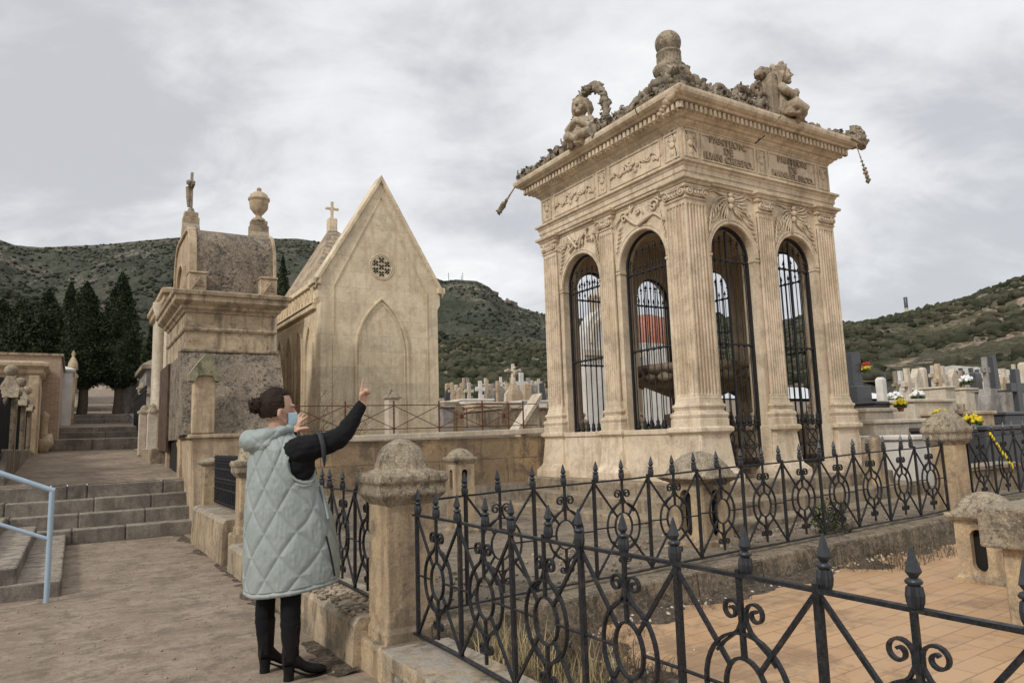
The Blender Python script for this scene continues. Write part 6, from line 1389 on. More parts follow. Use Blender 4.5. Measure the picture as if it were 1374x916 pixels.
# far arm, bent with open hand
limb([(-.56, .64, 1.30), (-.47, .77, 1.22), (-.44, .80, 1.27), (-.397, .80, 1.442)], [.075, .062, .055, .034])
def hand(wr, up, side, nrm, fingers, thumb, k=1.):
    """wr wrist, up = towards the fingers, side = towards the thumb, nrm = palm normal"""
    wr = Vector(wr); up = Vector(up).normalized(); side = Vector(side); side = (side-up*side.dot(up)).normalized(); nrm = up.cross(side).normalized()*nrm
    P = lambda a, b2, c: wr+up*a*k+side*b2*k+nrm*c*k
    B_.loft([[P(a, w*cos(t), h*sin(t)) for t in [2*pi*j/14 for j in range(14)]] for a, w, h in ((-.03, .026, .020), (0, .026, .018), (.03, .036, .017), (.06, .041, .015), (.085, .038, .012), (.092, .030, .008))])
    for (off, L, bend, spread) in fingers:
        p = P(.078, off, 0); d = (up+side*spread).normalized(); pts = [p]; rad = [.0095]; ang = 0
        for seg, fr in enumerate((.42, .32, .26)):
            ang += bend*(.9 if seg == 0 else 1.15); dd = d*cos(ang)+nrm*sin(ang); pts.append(pts[-1]+dd*L*fr*k); rad.append((.009, .0082, .0065)[seg])
        q = []; R = []
        for i in range(3):
            for j in range(4): q.append(pts[i].lerp(pts[i+1], j/4)); R.append(rad[i]+(rad[i+1]-rad[i])*j/4)
        q.append(pts[-1]); R.append(rad[-1]); B_.tube(q, R, 9); B_.sphere(pts[-1], rad[-1]*1.02, 9, 7)
    pts = [P(*t) for t in thumb]; q = []; R = []
    for i in range(len(pts)-1):
        for j in range(4): q.append(pts[i].lerp(pts[i+1], j/4)); R.append((.014, .012, .010, .008)[i]*(1-j/4)+(.014, .012, .010, .008)[min(3, i+1)]*j/4)
    q.append(pts[-1]); R.append(.008); B_.tube(q, R, 9); B_.sphere(pts[-1], .0082, 9, 7)
hand((-.103, .25, 1.605), (.14, .02, 1), (-1, -.5, .1), 1, [(.026, .078, .03, .0), (.008, .078, 1.25, 0), (-.010, .072, 1.3, -.05), (-.027, .058, 1.35, -.1)], [(.015, .028, .005), (.045, .045, .018), (.07, .034, .034), (.075, .015, .040)], .92)
hand((-.392, .80, 1.448), (.45, 0, 1), (.6, -.8, .0), 1, [(.027, .075, .12, .45), (.009, .08, .10, .12), (-.010, .075, .12, -.15), (-.028, .060, .18, -.42)], [(.01, .03, .005), (.03, .058, .012), (.045, .085, .016), (.052, .11, .018)], .85)
body = remesh(B_, .0055, 2)
bo = body.build('body', 'blackcloth', wm); bo.data.materials.append(M['skin'])
nv = len(bo.data.vertices); no_ = [v.normal.copy() for v in bo.data.vertices]
for v, n_ in zip(bo.data.vertices, no_):
    x, y, z = v.co.x-.52, v.co.y+.46, v.co.z
    arm = (z > 1.10 and x > -.56 and z < 1.58+(-.10-x)*0 and not (z > 1.39 and x < -.44)) and not (x > -.14 and z > 1.565); leg = z < .9
    if arm: v.co += n_*(.007*noise.noise(Vector((x*16+z*10, y*8, z*20-x*12)))+.003*noise.noise(Vector((x*40, y*30, z*45))))
    elif leg: v.co += n_*.004*noise.noise(Vector((x*12, y*12, z*30)))
for p in bo.data.polygons:
    c = p.center; z = c.z; x = c.x-.52; y = c.y+.46     # back to plan coordinates
    head = z > 1.405 and x < -.44 and abs(y-.48) < .12 and x > -.70
    handR = z > 1.594-(x+.105)*.9 and x > -.16 and y < .5; handL = z > 1.440-(x+.39)*.3 and y > .70
    if head or handR or handL: p.material_index = 1
# coat
prof = [(.475, -.468, .268, .235, .46), (.50, -.468, .272, .24, .46), (.69, -.476, .272, .24, .46), (.90, -.494, .250, .235, .465), (1.12, -.535, .198, .226, .47), (1.25, -.556, .166, .215, .475), (1.33, -.570, .140, .198, .475), (1.38, -.578, .126, .165, .478), (1.42, -.58, .100, .11, .48), (1.455, -.58, .085, .085, .48)]
def cp_(z, i): 
    zs = [p[0] for p in prof]; return float(np.interp(z, zs, [p[i] for p in prof]))
def coat_pt(th, z, off=0.):
    a, bb = cp_(z, 2), cp_(z, 3); cx_, cy_ = cp_(z, 1), cp_(z, 4); c, s = cos(th), sin(th); e = .86
    x = a*math.copysign(abs(c)**e, c); y = bb*math.copysign(abs(s)**e, s)
    fold = .010*sin(th*7+z*3)*max(0, (1.2-z))*.6+.008*sin(th*3-1)
    k = (hypot(x, y)+off+fold)/max(1e-6, hypot(x, y)); return cx_+x*k, cy_+y*k
def quilt(th, z):
    s = th*.265/.205; t = (z-.35)/.25
    d1 = abs(((s+t) % 1)-.5)*2; d2 = abs(((s-t) % 1)-.5)*2; d = min(1-d1, 1-d2)
    return d
NT, NZ = 300, 230; rings = []
for j in range(NZ+1):
    z = .500+(1.452-.500)*j/NZ; ring = []
    for i in range(NT):
        th = 2*pi*i/NT; s = th*.265; d = quilt(th, z); amp = .012*(1-math.exp(-d*6.)); hemf = 1; 
        if z < .530: amp = .010*sin(pi*(z-.500)/.03)
        wr = .0032*(1-math.exp(-d*4))*noise.noise(Vector((th*22+z*9, z*30-th*6, 5)))+.0030*noise.noise(Vector((th*7, z*16, 3)))+.0030*noise.noise(Vector((th*16, z*9, 8)))*(1-math.exp(-d*3))
        armd = hypot((coat_pt(th, z)[0]+.475)/.095, (z-1.245)/.125) if sin(th) < 0 else 9
        dent = -.035*max(0, 1-armd)**.5 if armd < 1 else .008*math.exp(-((armd-1.08)/.09)**2)
        x, y = coat_pt(th, z, amp+wr+dent); hz = (x+.47)*.11*max(0, 1-(z-.475)/.6)
        ring.append((x, y, z+hz))
    rings.append(ring)
m = MB(); m.loft(rings, True, False)
m.loft([[(cp_(z_, 1)+(p[0]-cp_(z_, 1))*.93, .46+(p[1]-.46)*.93, p[2]) for p in rings[0]] if kk else rings[0] for kk, z_ in ((0, .475), (1, .475))], True, False)
coat = m.build('padded_coat', 'coat', wm)
m = MB()      # hood lying on the shoulders
hp_ = []
for k in range(41):
    a = radians(-62+ (360-2*(-62+0)-236)*0) if 0 else radians(35+290*k/40); bk = max(0, -cos(a)); hp_.append(Vector((-.585+(.088+.055*bk)*cos(a), .48+.115*sin(a)*(1+.12*bk), 1.440-.045*bk+.010*cos(a))))
m.tube(hp_, [.020+.036*max(0, -cos(radians(35+290*k/40)))+.012*abs(sin(k*.62)) for k in range(41)], 18)
rg = []
for j in range(15):
    t = j/14; rg.append([(-.655+.070*sin(pi*(.12+.80*t))*(-abs(cos(a))*1.25 if cos(a) < 0 else cos(a)*.6), .475+(.150*sin(pi*(.12+.84*t))**.7)*sin(a), 1.455-.185*t) for a in [2*pi*k/28 for k in range(28)]])
m.loft(rg)
hd_ = remesh(m, .006, 4); q = MB(); q.f = hd_.f; q.sm = hd_.sm
for p in hd_.v:
    v_ = Vector(p); sd = atan2(p[1]-.48, p[0]+.55); dq_ = min(abs(((sd*1.1+p[2]*6) % 1)-.5), abs(((sd*1.1-p[2]*6+.3) % 1)-.5))*2
    o_ = (v_-Vector((-.60, .48, 1.38))).normalized(); q.v.append(tuple(v_+o_*(.009*(1-math.exp(-dq_*5))+.003*noise.noise(v_*30))))
q.build('hood', 'coat', coat)
m = MB()      # side slit, pocket welt, armhole edge, strap
def th_for(x, z): a = cp_(z, 2); return -math.acos(max(-1, min(1, (x-cp_(z, 1))/a)))
def surf(x, z, off): th = th_for(x, z); q_ = coat_pt(th, z, off); return (q_[0], q_[1], z+(q_[0]+.47)*.11*max(0, 1-(z-.475)/.6))
m.tube([surf(-.365+.055*k/8, .80-.25*k/8, .014) for k in range(9)], .0055, 6); m.build('zip', 'darkdoor', coat)
m = MB(); m.tube([surf(-.37+.02*k/6, 1.10-.20*k/6, .020) for k in range(7)], .009, 8); m.tube([surf(-.355+.02*k/6, 1.10-.20*k/6, .020) for k in range(7)], .007, 8); m.build('pocket_welt', 'coat', coat)
m = MB(); pts = []
for k in range(33):
    a = 2*pi*k/32; x_, z_ = -.475+.092*cos(a), 1.245+.120*sin(a); c_ = surf(x_, z_, .012); pts.append(c_)
m.tube(pts, .009, 8); m.build('armhole_edge', 'coat', coat)
M['strap'] = simple('dark_grey_strap', (.035, .036, .045), .7, .2)
m = MB(); sp_ = [(-.41, .235, 1.435), (-.395, .175, 1.41), (-.385, .150, 1.35), (-.378, .150, 1.28), (-.372, .165, 1.22)]
m.loft([[(x-.014*w_, y, z), (x+.014*w_, y-.004, z), (x+.014*w_, y+.002, z), (x-.014*w_, y+.004, z)] for (x, y, z), w_ in zip(sp_, (1, 1, 1, .9, .2))], True); m.build('strap', 'strap', coat)
# hair
m = MB(); rings = []
for j in range(49):
    ph = pi*(j+.02)/48.04; ring = []
    for k in range(90):
        a = 2*pi*k/90; dx, dy, dz = sin(ph)*cos(a), sin(ph)*sin(a), cos(ph); f = 1.
        ss = lambda x: max(0, min(1, x))**2*(3-2*max(0, min(1, x)))
        fa = ss((dx-(.34-.1*max(0, dz)))/.14)*ss((.66-dz)/.16); lo = max(ss((-.52+.12*dx-dz)/.12), ss((dx-.10)/.12)*ss((-.06-dz)/.14)); f = 1.-.15*max(fa, lo)
        g_ = .007*noise.noise(Vector((dx*2, dy*14, dz*14)))+.005*noise.noise(Vector((dx*4, dy*4, dz*4))); R_ = Vector((.105, .088, .119)); ring.append((-.590+dx*(R_.x*f+g_), .48+dy*(R_.y*f+g_), 1.598+dz*(R_.z*f+g_)))
    rings.append(ring)
m.loft(rings); hr_ = m.build('hair', 'hair', wm)
m = MB(); m.blob((-.700, .485, 1.604), (.044, .047, .046), 3, .22, 3.5)
for k in range(10): a = k*.63; m.tube(spiral((-.700, .485, 1.604), .040, .046, a, a+2.6, 10, (.3, cos(a), sin(a)), (-.9, -sin(a)*.3, cos(a)*.4)), .009, 5)
for k in range(14): 
    p = Vector((-.70, .48, 1.60)); d = Vector((random.uniform(-1, .1), random.uniform(-.8, .8), random.uniform(-.6, .9))).normalized(); m.tube([p+d*.04, p+d*.062, p+d*.075+Vector((0, 0, -.006))], .0018, 4)
m.build('bun', 'hair', hr_)
m = MB()
for k in range(46):
    a = random.uniform(.6, 2.6); y_ = random.choice((-1, 1))*random.uniform(.0, .085); p = Vector((-.59+.108*cos(a), .48+y_, 1.598+.122*sin(a)*sqrt(max(0, 1-(y_/.09)**2)))); n_ = (p-Vector((-.59, .48, 1.598))).normalized(); tg = Vector((-sin(a), random.uniform(-.5, .5), cos(a)*.8)); m.tube([p, p+n_*.006+tg*.012, p+n_*random.uniform(.006, .014)+tg*.03], [.0009, .0007, .0004], 3, caps=False)
m.build('loose_strands', 'hair', hr_)
for k in range(10):
    pass
# mask
m = MB(); rg = []
for j in range(11):
    z = 1.462+.098*j/10; ring = []
    for k in range(19):
        a = radians(-68+136*k/18); r1 = .083+.020*sin(pi*(j+1)/12)+(.003 if j % 3 == 0 else 0); nose_ = .014*math.exp(-(a/.35)**2)*(j/10)
        ring.append((-.560+(r1+nose_)*cos(a)*(.93 if j < 2 else 1), .481+.066*sin(a)*(1 if j > 1 else .85), z-.008*abs(sin(a))))
    rg.append(ring)
m.loft(rg, True, False, False); mk = m.build('face_mask', 'mask', wm); sol = mk.modifiers.new('thick', 'SOLIDIFY'); sol.thickness = .003
m = MB()
for s in (-1, 1):
    for z0, z1 in ((1.548, 1.572), (1.470, 1.535)): m.tube([(-.520, .481+s*.063, z0), (-.548, .48+s*.074, (z0+z1)/2+.002), (-.580, .48+s*.087, z1)], .0018, 5)
m.build('ear_loop', 'white', mk)
# boots
def boot(hx, hy, ang, s):
    m = MB(); c, s_ = cos(ang), sin(ang)
    def T(a, b2, z): return (hx+c*a-s_*b2, hy+s_*a+c*b2, z)
    secs = [(-.005, .026, .075, .20), (.02, .033, .068, .205), (.05, .036, .066, .19), (.085, .036, .052, .135), (.12, .038, .030, .095), (.16, .042, .014, .075), (.20, .041, .010, .062), (.235, .030, .012, .05), (.252, .012, .018, .038)]
    m.loft([[T(a, w*cos(t), (z0+z1)/2+(z1-z0)/2*sin(t)) for t in [2*pi*j/16 for j in range(16)]] for a, w, z0, z1 in secs])
    m.lathe([(.040, .11), (.043, .16), (.047, .22), (.049, .27), (.052, .31)], T(.038, 0, 0), 16, sx=1.0)
    o = m.build('boot', 'boot', wm); m = MB()
    m.loft([[T(a, w*cos(t), z) for t in [2*pi*j/14+.2 for j in range(14)] for a in [x0+lx*sin(t)]] for z, x0, lx, w in ((0, .028, .030, .029), (.035, .030, .030, .030), (.082, .030, .036, .034))], False); m.build('heel', 'boot', o)
    m = MB(); m.loft([[T(a, w*cos(t)*.98, z0-.004+.006*sin(t)) for t in [2*pi*j/12 for j in range(12)]] for a, w, z0 in ((.06, .034, .050), (.10, .036, .028), (.14, .041, .010), (.18, .043, .006), (.22, .036, .008), (.25, .014, .014))]); m.build('sole', 'boot', o)
boot(-.558, .325, .03, 1); boot(-.640, .56, .18, -1)
# ------------------------------------------------------------------ weeds
M['straw'] = simple('dry_straw', (.42, .33, .17), .9, .35, scale=3); M['deadleaf'] = simple('dead_plant', (.13, .095, .06), .95, .5, scale=3)
def blades(name, spots, mat, label, h=(.08, .3), lean=.5, w=.004):
    m = MB(); rnd = random.Random(len(spots))
    for (v, u, z, rad, n, hh) in spots:
        for _ in range(n):
            a = rnd.random()*6.28; r = rad*sqrt(rnd.random()); x, y = v+r*cos(a), u+r*sin(a)*.7; L = rnd.uniform(*h)*hh; d = rnd.random()*6.28; ln = rnd.uniform(.1, lean)*L*1.4; q = []
            for k in range(5):
                t = k/4; q.append((x+cos(d)*ln*t*t, y+sin(d)*ln*t*t, z+L*t*(1-.25*t*ln/L)))
            sx, sy = -sin(d)*w, cos(d)*w
            for k in range(4):
                f0, f1 = 1-k/4, 1-(k+1)/4; m.add([(q[k][0]-sx*f0, q[k][1]-sy*f0, q[k][2]), (q[k][0]+sx*f0, q[k][1]+sy*f0, q[k][2]), (q[k+1][0]+sx*f1, q[k+1][1]+sy*f1, q[k+1][2]), (q[k+1][0]-sx*f1, q[k+1][1]-sy*f1, q[k+1][2])], [(0, 1, 2, 3)])
    o = m.build(name, mat, None, (spots[0][0], spots[0][1], spots[0][2])); return tag(o, label, 'grass', kind='stuff')
blades('dry_grass', [(.42, -.75, .08, .20, 130, .9), (.62, -.95, .08, .3, 100, .8), (.35, -1.3, .06, .18, 100, .9), (.55, -.4, .07, .25, 80, .9), (.3, -1.9, .06, .12, 50, .6)], 'straw', 'dry yellow grass tufts behind the nearest iron fence', h=(.12, .42))
blades('dead_weeds', [(.6, -1.0, .08, .55, 500, .7), (.5, -1.9, .07, .3, 200, .6), (.7, -.6, .06, .5, 420, .7), (1.1, -.35, .08, .45, 300, .4), (.45, -1.5, .06, .28, 260, .5), (2.4, -.25, .12, .3, 60, .4), (4.3, -.3, .18, .5, 260, .6), (4.9, -.28, .19, .5, 240, .7), (5.8, -.2, .2, .4, 120, .5)], 'deadleaf', 'dead brown weeds along the kerb of the terracotta floor', h=(.06, .3), lean=1.5)
m = MB(); rnd = random.Random(4)
for k in range(900):
    q = rnd.random(); v, u = (.25+abs(rnd.gauss(0, .42)), -.25-abs(rnd.gauss(0, .8))) if q < .7 else (rnd.uniform(1.5, 6.2), -.14-abs(rnd.gauss(0, .06)))
    m.blob((v, u, tz(v)+.004), rnd.uniform(.004, .013)*(1 if q < .7 else 1.3), 1, .4, 2, seed=k)
tag(m.build('pebbles', 'whitewall', None, (1, -.5, .08)), 'scattered pebbles and crumbs on the terracotta floor', 'pebbles', kind='stuff')
m = MB()
for k in range(500):
    v, u = rnd.uniform(.3, 6), rnd.uniform(.3, 1.5); m.blob((v, u, kz(v)-.01), rnd.uniform(.005, .02), 1, .5, 2, seed=k)
tag(m.build('rubble', 'lowwall', None, (3, .8, .3)), 'small rubble on the bare ground behind the long iron fence', 'rubble', kind='stuff')
# stones crumbling on the wall top near the woman
m = MB()
for k in range(220):
    m.blob((rnd.uniform(-.14, .12), .35+rnd.random()*1.6, .30), (rnd.uniform(.01, .035), rnd.uniform(.01, .04), rnd.uniform(.006, .02)), 1, .4, 2, seed=k)
tag(m.build('rubble', 'lowwall', None, (0, 1, .3)), 'crumbled stone flakes on top of the low wall beside the woman', 'rubble', kind='stuff')
bs = thing('green_plant', (4.65, .36, .34), 'green leafy plant growing behind the long fence near its right half', 'plant'); C = []; S = []
for k in range(520): a = rnd.random()*6.28; r = .24*sqrt(rnd.random()); C.append((4.65+r*cos(a)*1.2, .36+.5*r*sin(a)*.6, .34+.34*rnd.random()*(1-r))); S.append(rnd.uniform(.010, .024))
quads('leaves', np.array(C), S, 'leaf', bs, bs['_o'])
m = MB()
for k in range(14): a = k*.45; m.tube([(4.65, .36, .33), (4.65+.1*cos(a), .36+.04*sin(a), .45), (4.65+.25*cos(a), .36+.09*sin(a), .60)], .004, 4)
m.build('stems', 'bark', bs)
def drybush(v, u, z, h, w, n, label):
    r = thing('dry_bush', (v, u, z), label, 'bush'); m = MB(); rnd = random.Random(int(v*100+n))
    def br(p, d, L, rad, dep):
        q = [p]; 
        for k in range(4): d = (d+Vector((rnd.gauss(0, .18), rnd.gauss(0, .18), rnd.gauss(.03, .1)))).normalized(); q.append(q[-1]+d*L/4)
        m.tube(q, [rad*(1-.15*k) for k in range(5)], 4, caps=False)
        if dep: 
            for _ in range(3): br(q[rnd.randint(1, 4)], (d+Vector((rnd.gauss(0, .6), rnd.gauss(0, .6), rnd.gauss(.1, .3)))).normalized(), L*.6, rad*.55, dep-1)
    for k in range(n): br(Vector((v+rnd.uniform(-.1, .1)*w, u, z)), Vector((rnd.gauss(0, .4)*w, rnd.gauss(0, .3), 1)).normalized(), h*rnd.uniform(.5, .8), .006, 3)
    m.build('branches', 'deadleaf', r); return r
drybush(1.25, 6.1, 1.35, .85, 1.4, 8, 'bare dry bush behind the woman, in front of the chapel side wall'); drybush(2.0, 6.4, 1.35, .55, 1.2, 5, 'low bare bush behind the red railing near the pointing hand'); drybush(4.55, .15, .33, .22, 1., 6, 'small dead bush at the foot of the long iron fence')
# ------------------------------------------------------------------ hills
def hillmat(name, g0, g1, rock, soil, rockamt, s):
    m = bpy.data.materials.new(name); b = NB(nt(m)); tc = b.n('ShaderNodeTexCoord'); vec = tc.outputs['Object']
    c = b.mix(b.ramp(b.noise(vec, .9*s, 8, .7), .38, .62), g0, g1)
    c = b.mix(b.ramp(b.noise(vec, 9.*s, 9, .85), .47, .56, 0, .8), c, tuple(x*.55 for x in g0))
    c = b.mix(b.ramp(b.noise(vec, .35*s, 6, .6), .5, .68, 0, .5), c, soil)
    rk = b.math('MULTIPLY', b.ramp(b.noise(vec, .5*s, 5, .6, .5), .54-rockamt*.1, .64-rockamt*.1), b.ramp(b.noise(vec, 4*s, 8, .8), .46, .56)); c = b.mix(rk, c, rock)
    b.out(c, .95, b.noise(vec, 6*s, 8, .8), .9, 1.5/s*.05, spec=.05); return m
M['hill_far'] = hillmat('far_hill_scrub', (.070, .078, .056), (.115, .116, .088), (.22, .19, .155), (.13, .12, .09), .25, .03)  # scrub colours lightened to stand in for distance haze
M['hill_mid'] = hillmat('mid_hill_scrub', (.055, .062, .042), (.11, .105, .075), (.22, .18, .14), (.12, .09, .06), .2, .035)
M['hill_near'] = hillmat('near_hill_scrub', (.065, .066, .040), (.14, .125, .082), (.36, .29, .21), (.19, .15, .105), .75, .16)
def hill(name, pts, R, R0, zbase, mat, ridgeamp, bumpamp, seed, NA=300, NR=110, power=1.15, ranges=None, back=1.35):
    """pts: surveyed skyline [(px, py)], R: distance of the ridge, R0: distance of the foot"""
    B = [bearing(*p) for p in pts]; az = np.array([b[0] for b in B]); el = np.array([b[1] for b in B]); A = np.linspace(az[0], az[-1], NA); E = np.interp(A, az, el)
    vs = []; rr = [R0+(R-R0)*(j/(NR-12)) for j in range(NR-11)]+[R*(1+(back-1)*k/11) for k in range(1, 12)]
    for i in range(NA):
        a = A[i]; Rz = R*(1+(.0 if ranges is None else np.interp(a, az, ranges))); f = Rz/R; zr = CH+E[i]*Rz
        for r in rr:
            q = r*f; x, y = q*sin(a), q*cos(a); t = (r-R0)/(R-R0)
            nz = noise.fractal(Vector((x*.006*300/R0+seed, y*.006*300/R0, 0)), 1., 2., 5)
            n2 = noise.fractal(Vector((x*.05*300/R0*1.5+seed, y*.05*300/R0*1.5, 1)), 1., 2., 4)
            if t <= 1: z = zbase+(zr-zbase)*(t**power)+nz*ridgeamp*sin(pi*min(1, t))**1.4*4+n2*bumpamp*(.3+.7*min(1, t*3))*(1 if t < .8 else .4)
            else: z = zr+n2*bumpamp*.4-(t-1)*zr*1.1
            vs.append((x, y, z))
    n = len(rr); fs = [(i*n+j, (i+1)*n+j, (i+1)*n+j+1, i*n+j+1) for i in range(NA-1) for j in range(n-1)]
    me = bpy.data.meshes.new(name); me.from_pydata(vs, [], fs); me.polygons.foreach_set('use_smooth', [True]*len(fs)); ob = bpy.data.objects.new(name, me); col.objects.link(ob); me.materials.append(M[mat]); ob['kind'] = 'structure'
    return ob, np.array(vs).reshape(NA, n, 3)
h1, g1 = hill('hill', [(-500, 350), (-120, 312), (0, 322), (20, 329), (55, 332), (95, 330), (140, 328), (190, 323), (245, 318), (300, 316), (345, 320), (400, 320), (450, 328), (520, 352), (570, 368), (596, 377), (612, 375), (640, 377), (656, 385), (678, 406), (727, 421), (800, 430), (880, 428), (965, 425), (1040, 432), (1100, 440), (1200, 470), (1400, 500)],
              900, 170, 14, 'hill_far', 6, 1.0, 3., NA=520, NR=130, power=1.22)
h2, g2 = hill('hill', [(-400, 320), (-150, 335), (0, 385), (40, 400), (110, 430), (180, 462), (260, 500), (420, 540), (560, 560)], 300, 120, 10, 'hill_mid', 1.5, .6, 9., NA=220, NR=70, power=1.0)
h3, g3 = hill('hill', [(560, 470), (640, 452), (700, 462), (780, 468), (900, 462), (1010, 448), (1090, 437), (1135, 433), (1165, 431), (1195, 424), (1215, 421), (1240, 414), (1262, 409), (1300, 398), (1340, 383), (1374, 370), (1450, 345), (1600, 320), (1900, 330)], 260, 75, 5.5, 'hill_near', 1.2, .7, 5., NA=420, NR=120, power=1.1, back=1.2,
              ranges=None)
def shrubs(grid, n, s0, s1, label, mat, seed, jmax=.93, jmin=0., dens=.0):
    r_ = np.random.default_rng(seed); NA, n2, _ = grid.shape; pv, pf = ico(1); pv = np.array([tuple(p) for p in pv]); pf = np.array(pf); pos = []
    while len(pos) < n:
        i = r_.random()*(NA-1.01); j = (jmin+(jmax-jmin)*r_.random()**.8)*(n2-13); i0, j0 = int(i), int(j); p = grid[i0, j0]*(1-(i-i0))+grid[i0+1, j0]*(i-i0); q = grid[i0, j0+1]*(1-(i-i0))+grid[i0+1, j0+1]*(i-i0); p = p*(1-(j-j0))+q*(j-j0)
        if noise.noise(Vector((p[0]*.03, p[1]*.03, seed))) > dens-.5*r_.random(): pos.append(p)
    pos = np.array(pos); S = (s0+(s1-s0)*r_.random(len(pos))**2.2); k = len(pv)
    V = np.empty((len(pos)*k, 3)); 
    for t in range(len(pos)):
        jit = 1+.35*r_.normal(size=(k, 1)).clip(-1, 1); V[t*k:(t+1)*k] = pos[t]+pv*jit*np.array([1.1, 1.1, .8])*S[t]+np.array([0, 0, S[t]*.25])
    F = (pf[None]+(np.arange(len(pos))*k)[:, None, None]).reshape(-1, 3); me = bpy.data.meshes.new('shrubs'); me.from_pydata(V.tolist(), [], F.tolist()); me.polygons.foreach_set('use_smooth', [True]*len(F)); ob = bpy.data.objects.new('shrubs', me); col.objects.link(ob); me.materials.append(M[mat]); return tag(ob, label, 'shrubs', kind='stuff')
def scrubmat(name, a, b_, s):
    m = bpy.data.materials.new(name); b = NB(nt(m)); tc = b.n('ShaderNodeTexCoord'); b.out(b.mix(b.ramp(b.noise(tc.outputs['Object'], s, 4, .7), .38, .62), a, b_), .9, b.noise(tc.outputs['Object'], 2.5, 5, .8), 1., .5, spec=.08); M[name] = m
scrubmat('scrub_near', (.044, .052, .030), (.115, .108, .070), .12); scrubmat('scrub_far', (.034, .040, .027), (.070, .070, .050), .05)
shrubs(g3, 17000, .3, 1.15, 'dark green scrub bushes covering the rocky hillside on the right', 'scrub_near', 1, dens=.02, jmax=1.0)
shrubs(g1, 26000, .5, 1.9, 'scrub covering the far hills', 'scrub_far', 2, jmax=1.0)
shrubs(g2, 7000, .4, 1.3, 'scrub on the lower hill slope at the left', 'scrub_far', 3, jmax=1.0)
# rock crest, masts and chimney on the skyline
def far(px, py, R): a, e = bearing(px, py); return R*sin(a), R*cos(a), CH+e*R
mb2 = MB()
def world_build(mb, name, mat, o): 
    me = bpy.data.meshes.new(name); me.from_pydata([(p[0]-o[0], p[1]-o[1], p[2]-o[2]) for p in mb.v], [], mb.f); me.polygons.foreach_set('use_smooth', mb.sm); ob = bpy.data.objects.new(name, me); col.objects.link(ob); ob.location = o; me.materials.append(M[mat]); return ob
x, y, z = far(1217, 421, 262); m = MB(); r = .55; m.lathe([(r, -3), (r, 1.9)], (x, y, z), 14); o = world_build(m, 'chimney', 'whitewall', (x, y, z)); root = bpy.data.objects.new('chimney', None)
bpy.data.objects.remove(root); tag(o, 'ruined brick chimney standing on the ridge of the right-hand hill', 'chimney')
m = MB(); m.lathe([(r*1.02, 1.9), (r*1.08, 5.4), (r*.9, 5.5)], (x, y, z), 14); o2 = world_build(m, 'sooty_top', 'granite', (x, y, z)); o2.parent = o; o2.location = (0, 0, 0)
for px, top, base, lb in ((602, 366, 377, 'thin mast left on the far hilltop'), (621, 366, 376, 'thin mast second from left on the far hilltop'), (619, 370, 377, 'short mast between the others on the far hilltop')):
    x, y, z = far(px, base, 905); m = MB(); zt = far(px, top, 905)[2]-z; m.tube([(x, y, z-6), (x, y, z+zt)], .35, 5); tag(world_build(m, 'radio_mast', 'granite', (x, y, z)), lb, 'mast')
m = MB(); rnd = random.Random(8)
rk = [(600+5.5*k, 379+max(0, k-8)*3.2+6*rnd.random()) for k in range(17)]
for k, (px, py) in enumerate(rk):
    for q in range(5): x, y, z = far(px+rnd.uniform(-3, 3), py+3+rnd.random()*12, 880-rnd.random()*12); m.blob((x, y, z), (rnd.uniform(4, 8), 5, rnd.uniform(3, 6)), 1, .5, 1.5, seed=k*5+q)
x, y, z = far(640, 385, 880); M['cliff'] = simple('grey_cliff_rock', (.13, .112, .095), .95, .4, scale=.15); tag(world_build(m, 'rock_outcrop', 'cliff', (x, y, z)), 'grey rock crest on top of the far hill behind the chapel', 'rocks')

# ------------------------------------------------------------------ sky, sun, camera
world = bpy.data.worlds.new('World'); scene.world = world; world.use_nodes = True; t = world.node_tree; t.nodes.clear(); b = NB(t)
SUN_EL, SUN_AZ = radians(38), radians(218)        # azimuth clockwise from +y (camera forward)
sky = b.n('ShaderNodeTexSky', sky_type='NISHITA'); sky.sun_disc = False; sky.sun_elevation = SUN_EL; sky.sun_rotation = SUN_AZ; sky.air_density = 1.2; sky.dust_density = 2
tc = b.n('ShaderNodeTexCoord'); d = tc.outputs['Generated']; sp = b.n('ShaderNodeSeparateXYZ'); b.l(d, sp.inputs[0])
zz = b.math('ADD', b.math('MAXIMUM', sp.outputs[2], 0.), .42); cb = b.n('ShaderNodeCombineXYZ'); b.l(b.math('DIVIDE', sp.outputs[0], zz), cb.inputs[0]); b.l(b.math('DIVIDE', sp.outputs[1], zz), cb.inputs[1])
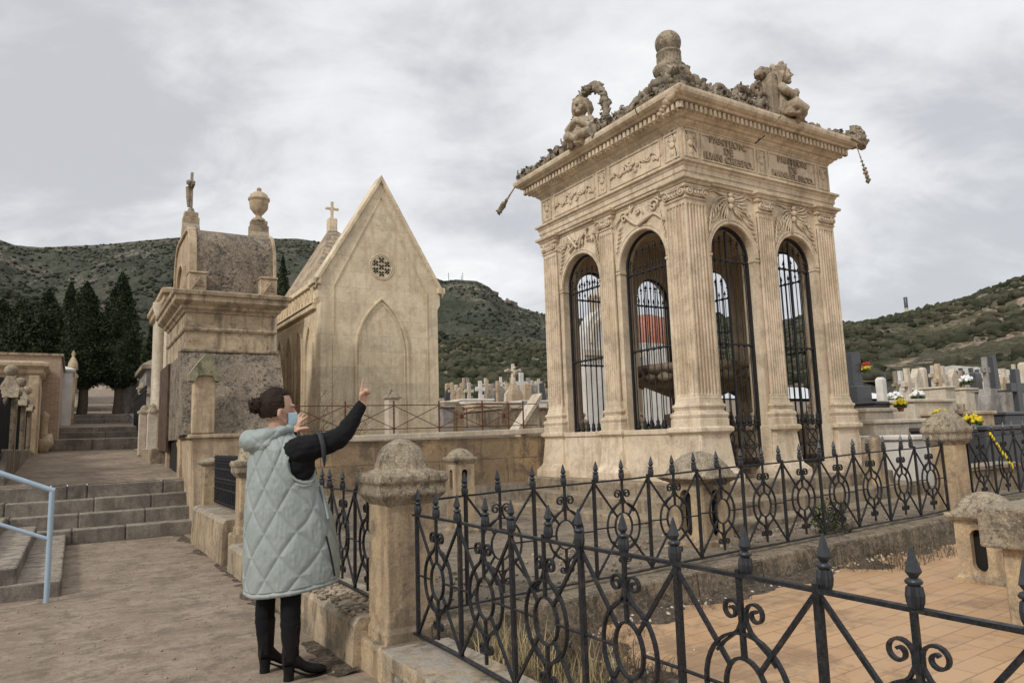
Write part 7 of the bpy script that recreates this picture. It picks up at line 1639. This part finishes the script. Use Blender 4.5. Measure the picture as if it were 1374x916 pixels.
n1 = b.noise(b.mapping(cb.outputs[0], (1, 1.25, 1), (5.3, 2.2, 0), (0, 0, .5)), 1.35, 7, .55, .35); n2 = b.noise(b.mapping(cb.outputs[0], (1, 1.5, 1), (7, 4, 0), (0, 0, -.4)), 4.2, 8, .6, .5)
f = b.math('ADD', b.math('MULTIPLY', n1, .72), b.math('MULTIPLY', n2, .28))
c1 = b.mix(b.ramp(f, .40, .565), (4.7, 4.78, 5.0), (7.0, 7.05, 7.15)); c2 = b.mix(b.ramp(f, .54, .66), c1, (8.3, 8.3, 8.3))
zen = b.ramp(sp.outputs[2], .60, .95, 1., 1.45)
vm = b.n('ShaderNodeVectorMath', operation='SCALE'); b.l(c2, vm.inputs[0]); b.l(zen, vm.inputs['Scale'])
mx_ = b.mix(.93, sky.outputs[0], vm.outputs[0]); bg = b.n('ShaderNodeBackground'); bg.inputs['Strength'].default_value = .1; b.l(mx_, bg.inputs[0]); wo = b.n('ShaderNodeOutputWorld'); b.l(bg.outputs[0], wo.inputs[0])
sl = bpy.data.lights.new('sun', 'SUN'); sl.energy = 1.5; sl.angle = radians(10); sl.color = (1, .96, .9); so = bpy.data.objects.new('sun', sl); col.objects.link(so)
dirv = Vector((sin(SUN_AZ)*cos(SUN_EL), cos(SUN_AZ)*cos(SUN_EL), sin(SUN_EL))); so.rotation_euler = dirv.to_track_quat('Z', 'Y').to_euler(); so.location = (0, 0, 30)
cam = bpy.data.cameras.new('camera'); co = bpy.data.objects.new('camera', cam); col.objects.link(co); cam.sensor_width = 36; cam.lens = FL/1374*36; cam.clip_end = 6000; cam.clip_start = .05
R3 = Matrix((RT, UPV, -_fw)).transposed(); co.matrix_world = Matrix.Translation((0, 0, CH)) @ R3.to_4x4(); scene.camera = co
scene.view_settings.view_transform = 'Standard'; scene.view_settings.look = 'None'; scene.view_settings.gamma = 1; scene.view_settings.use_curve_mapping = False; scene.view_settings.exposure = 0.36
scene.render.engine = 'CYCLES'; scene.cycles.max_bounces = 6; scene.cycles.use_denoising = True
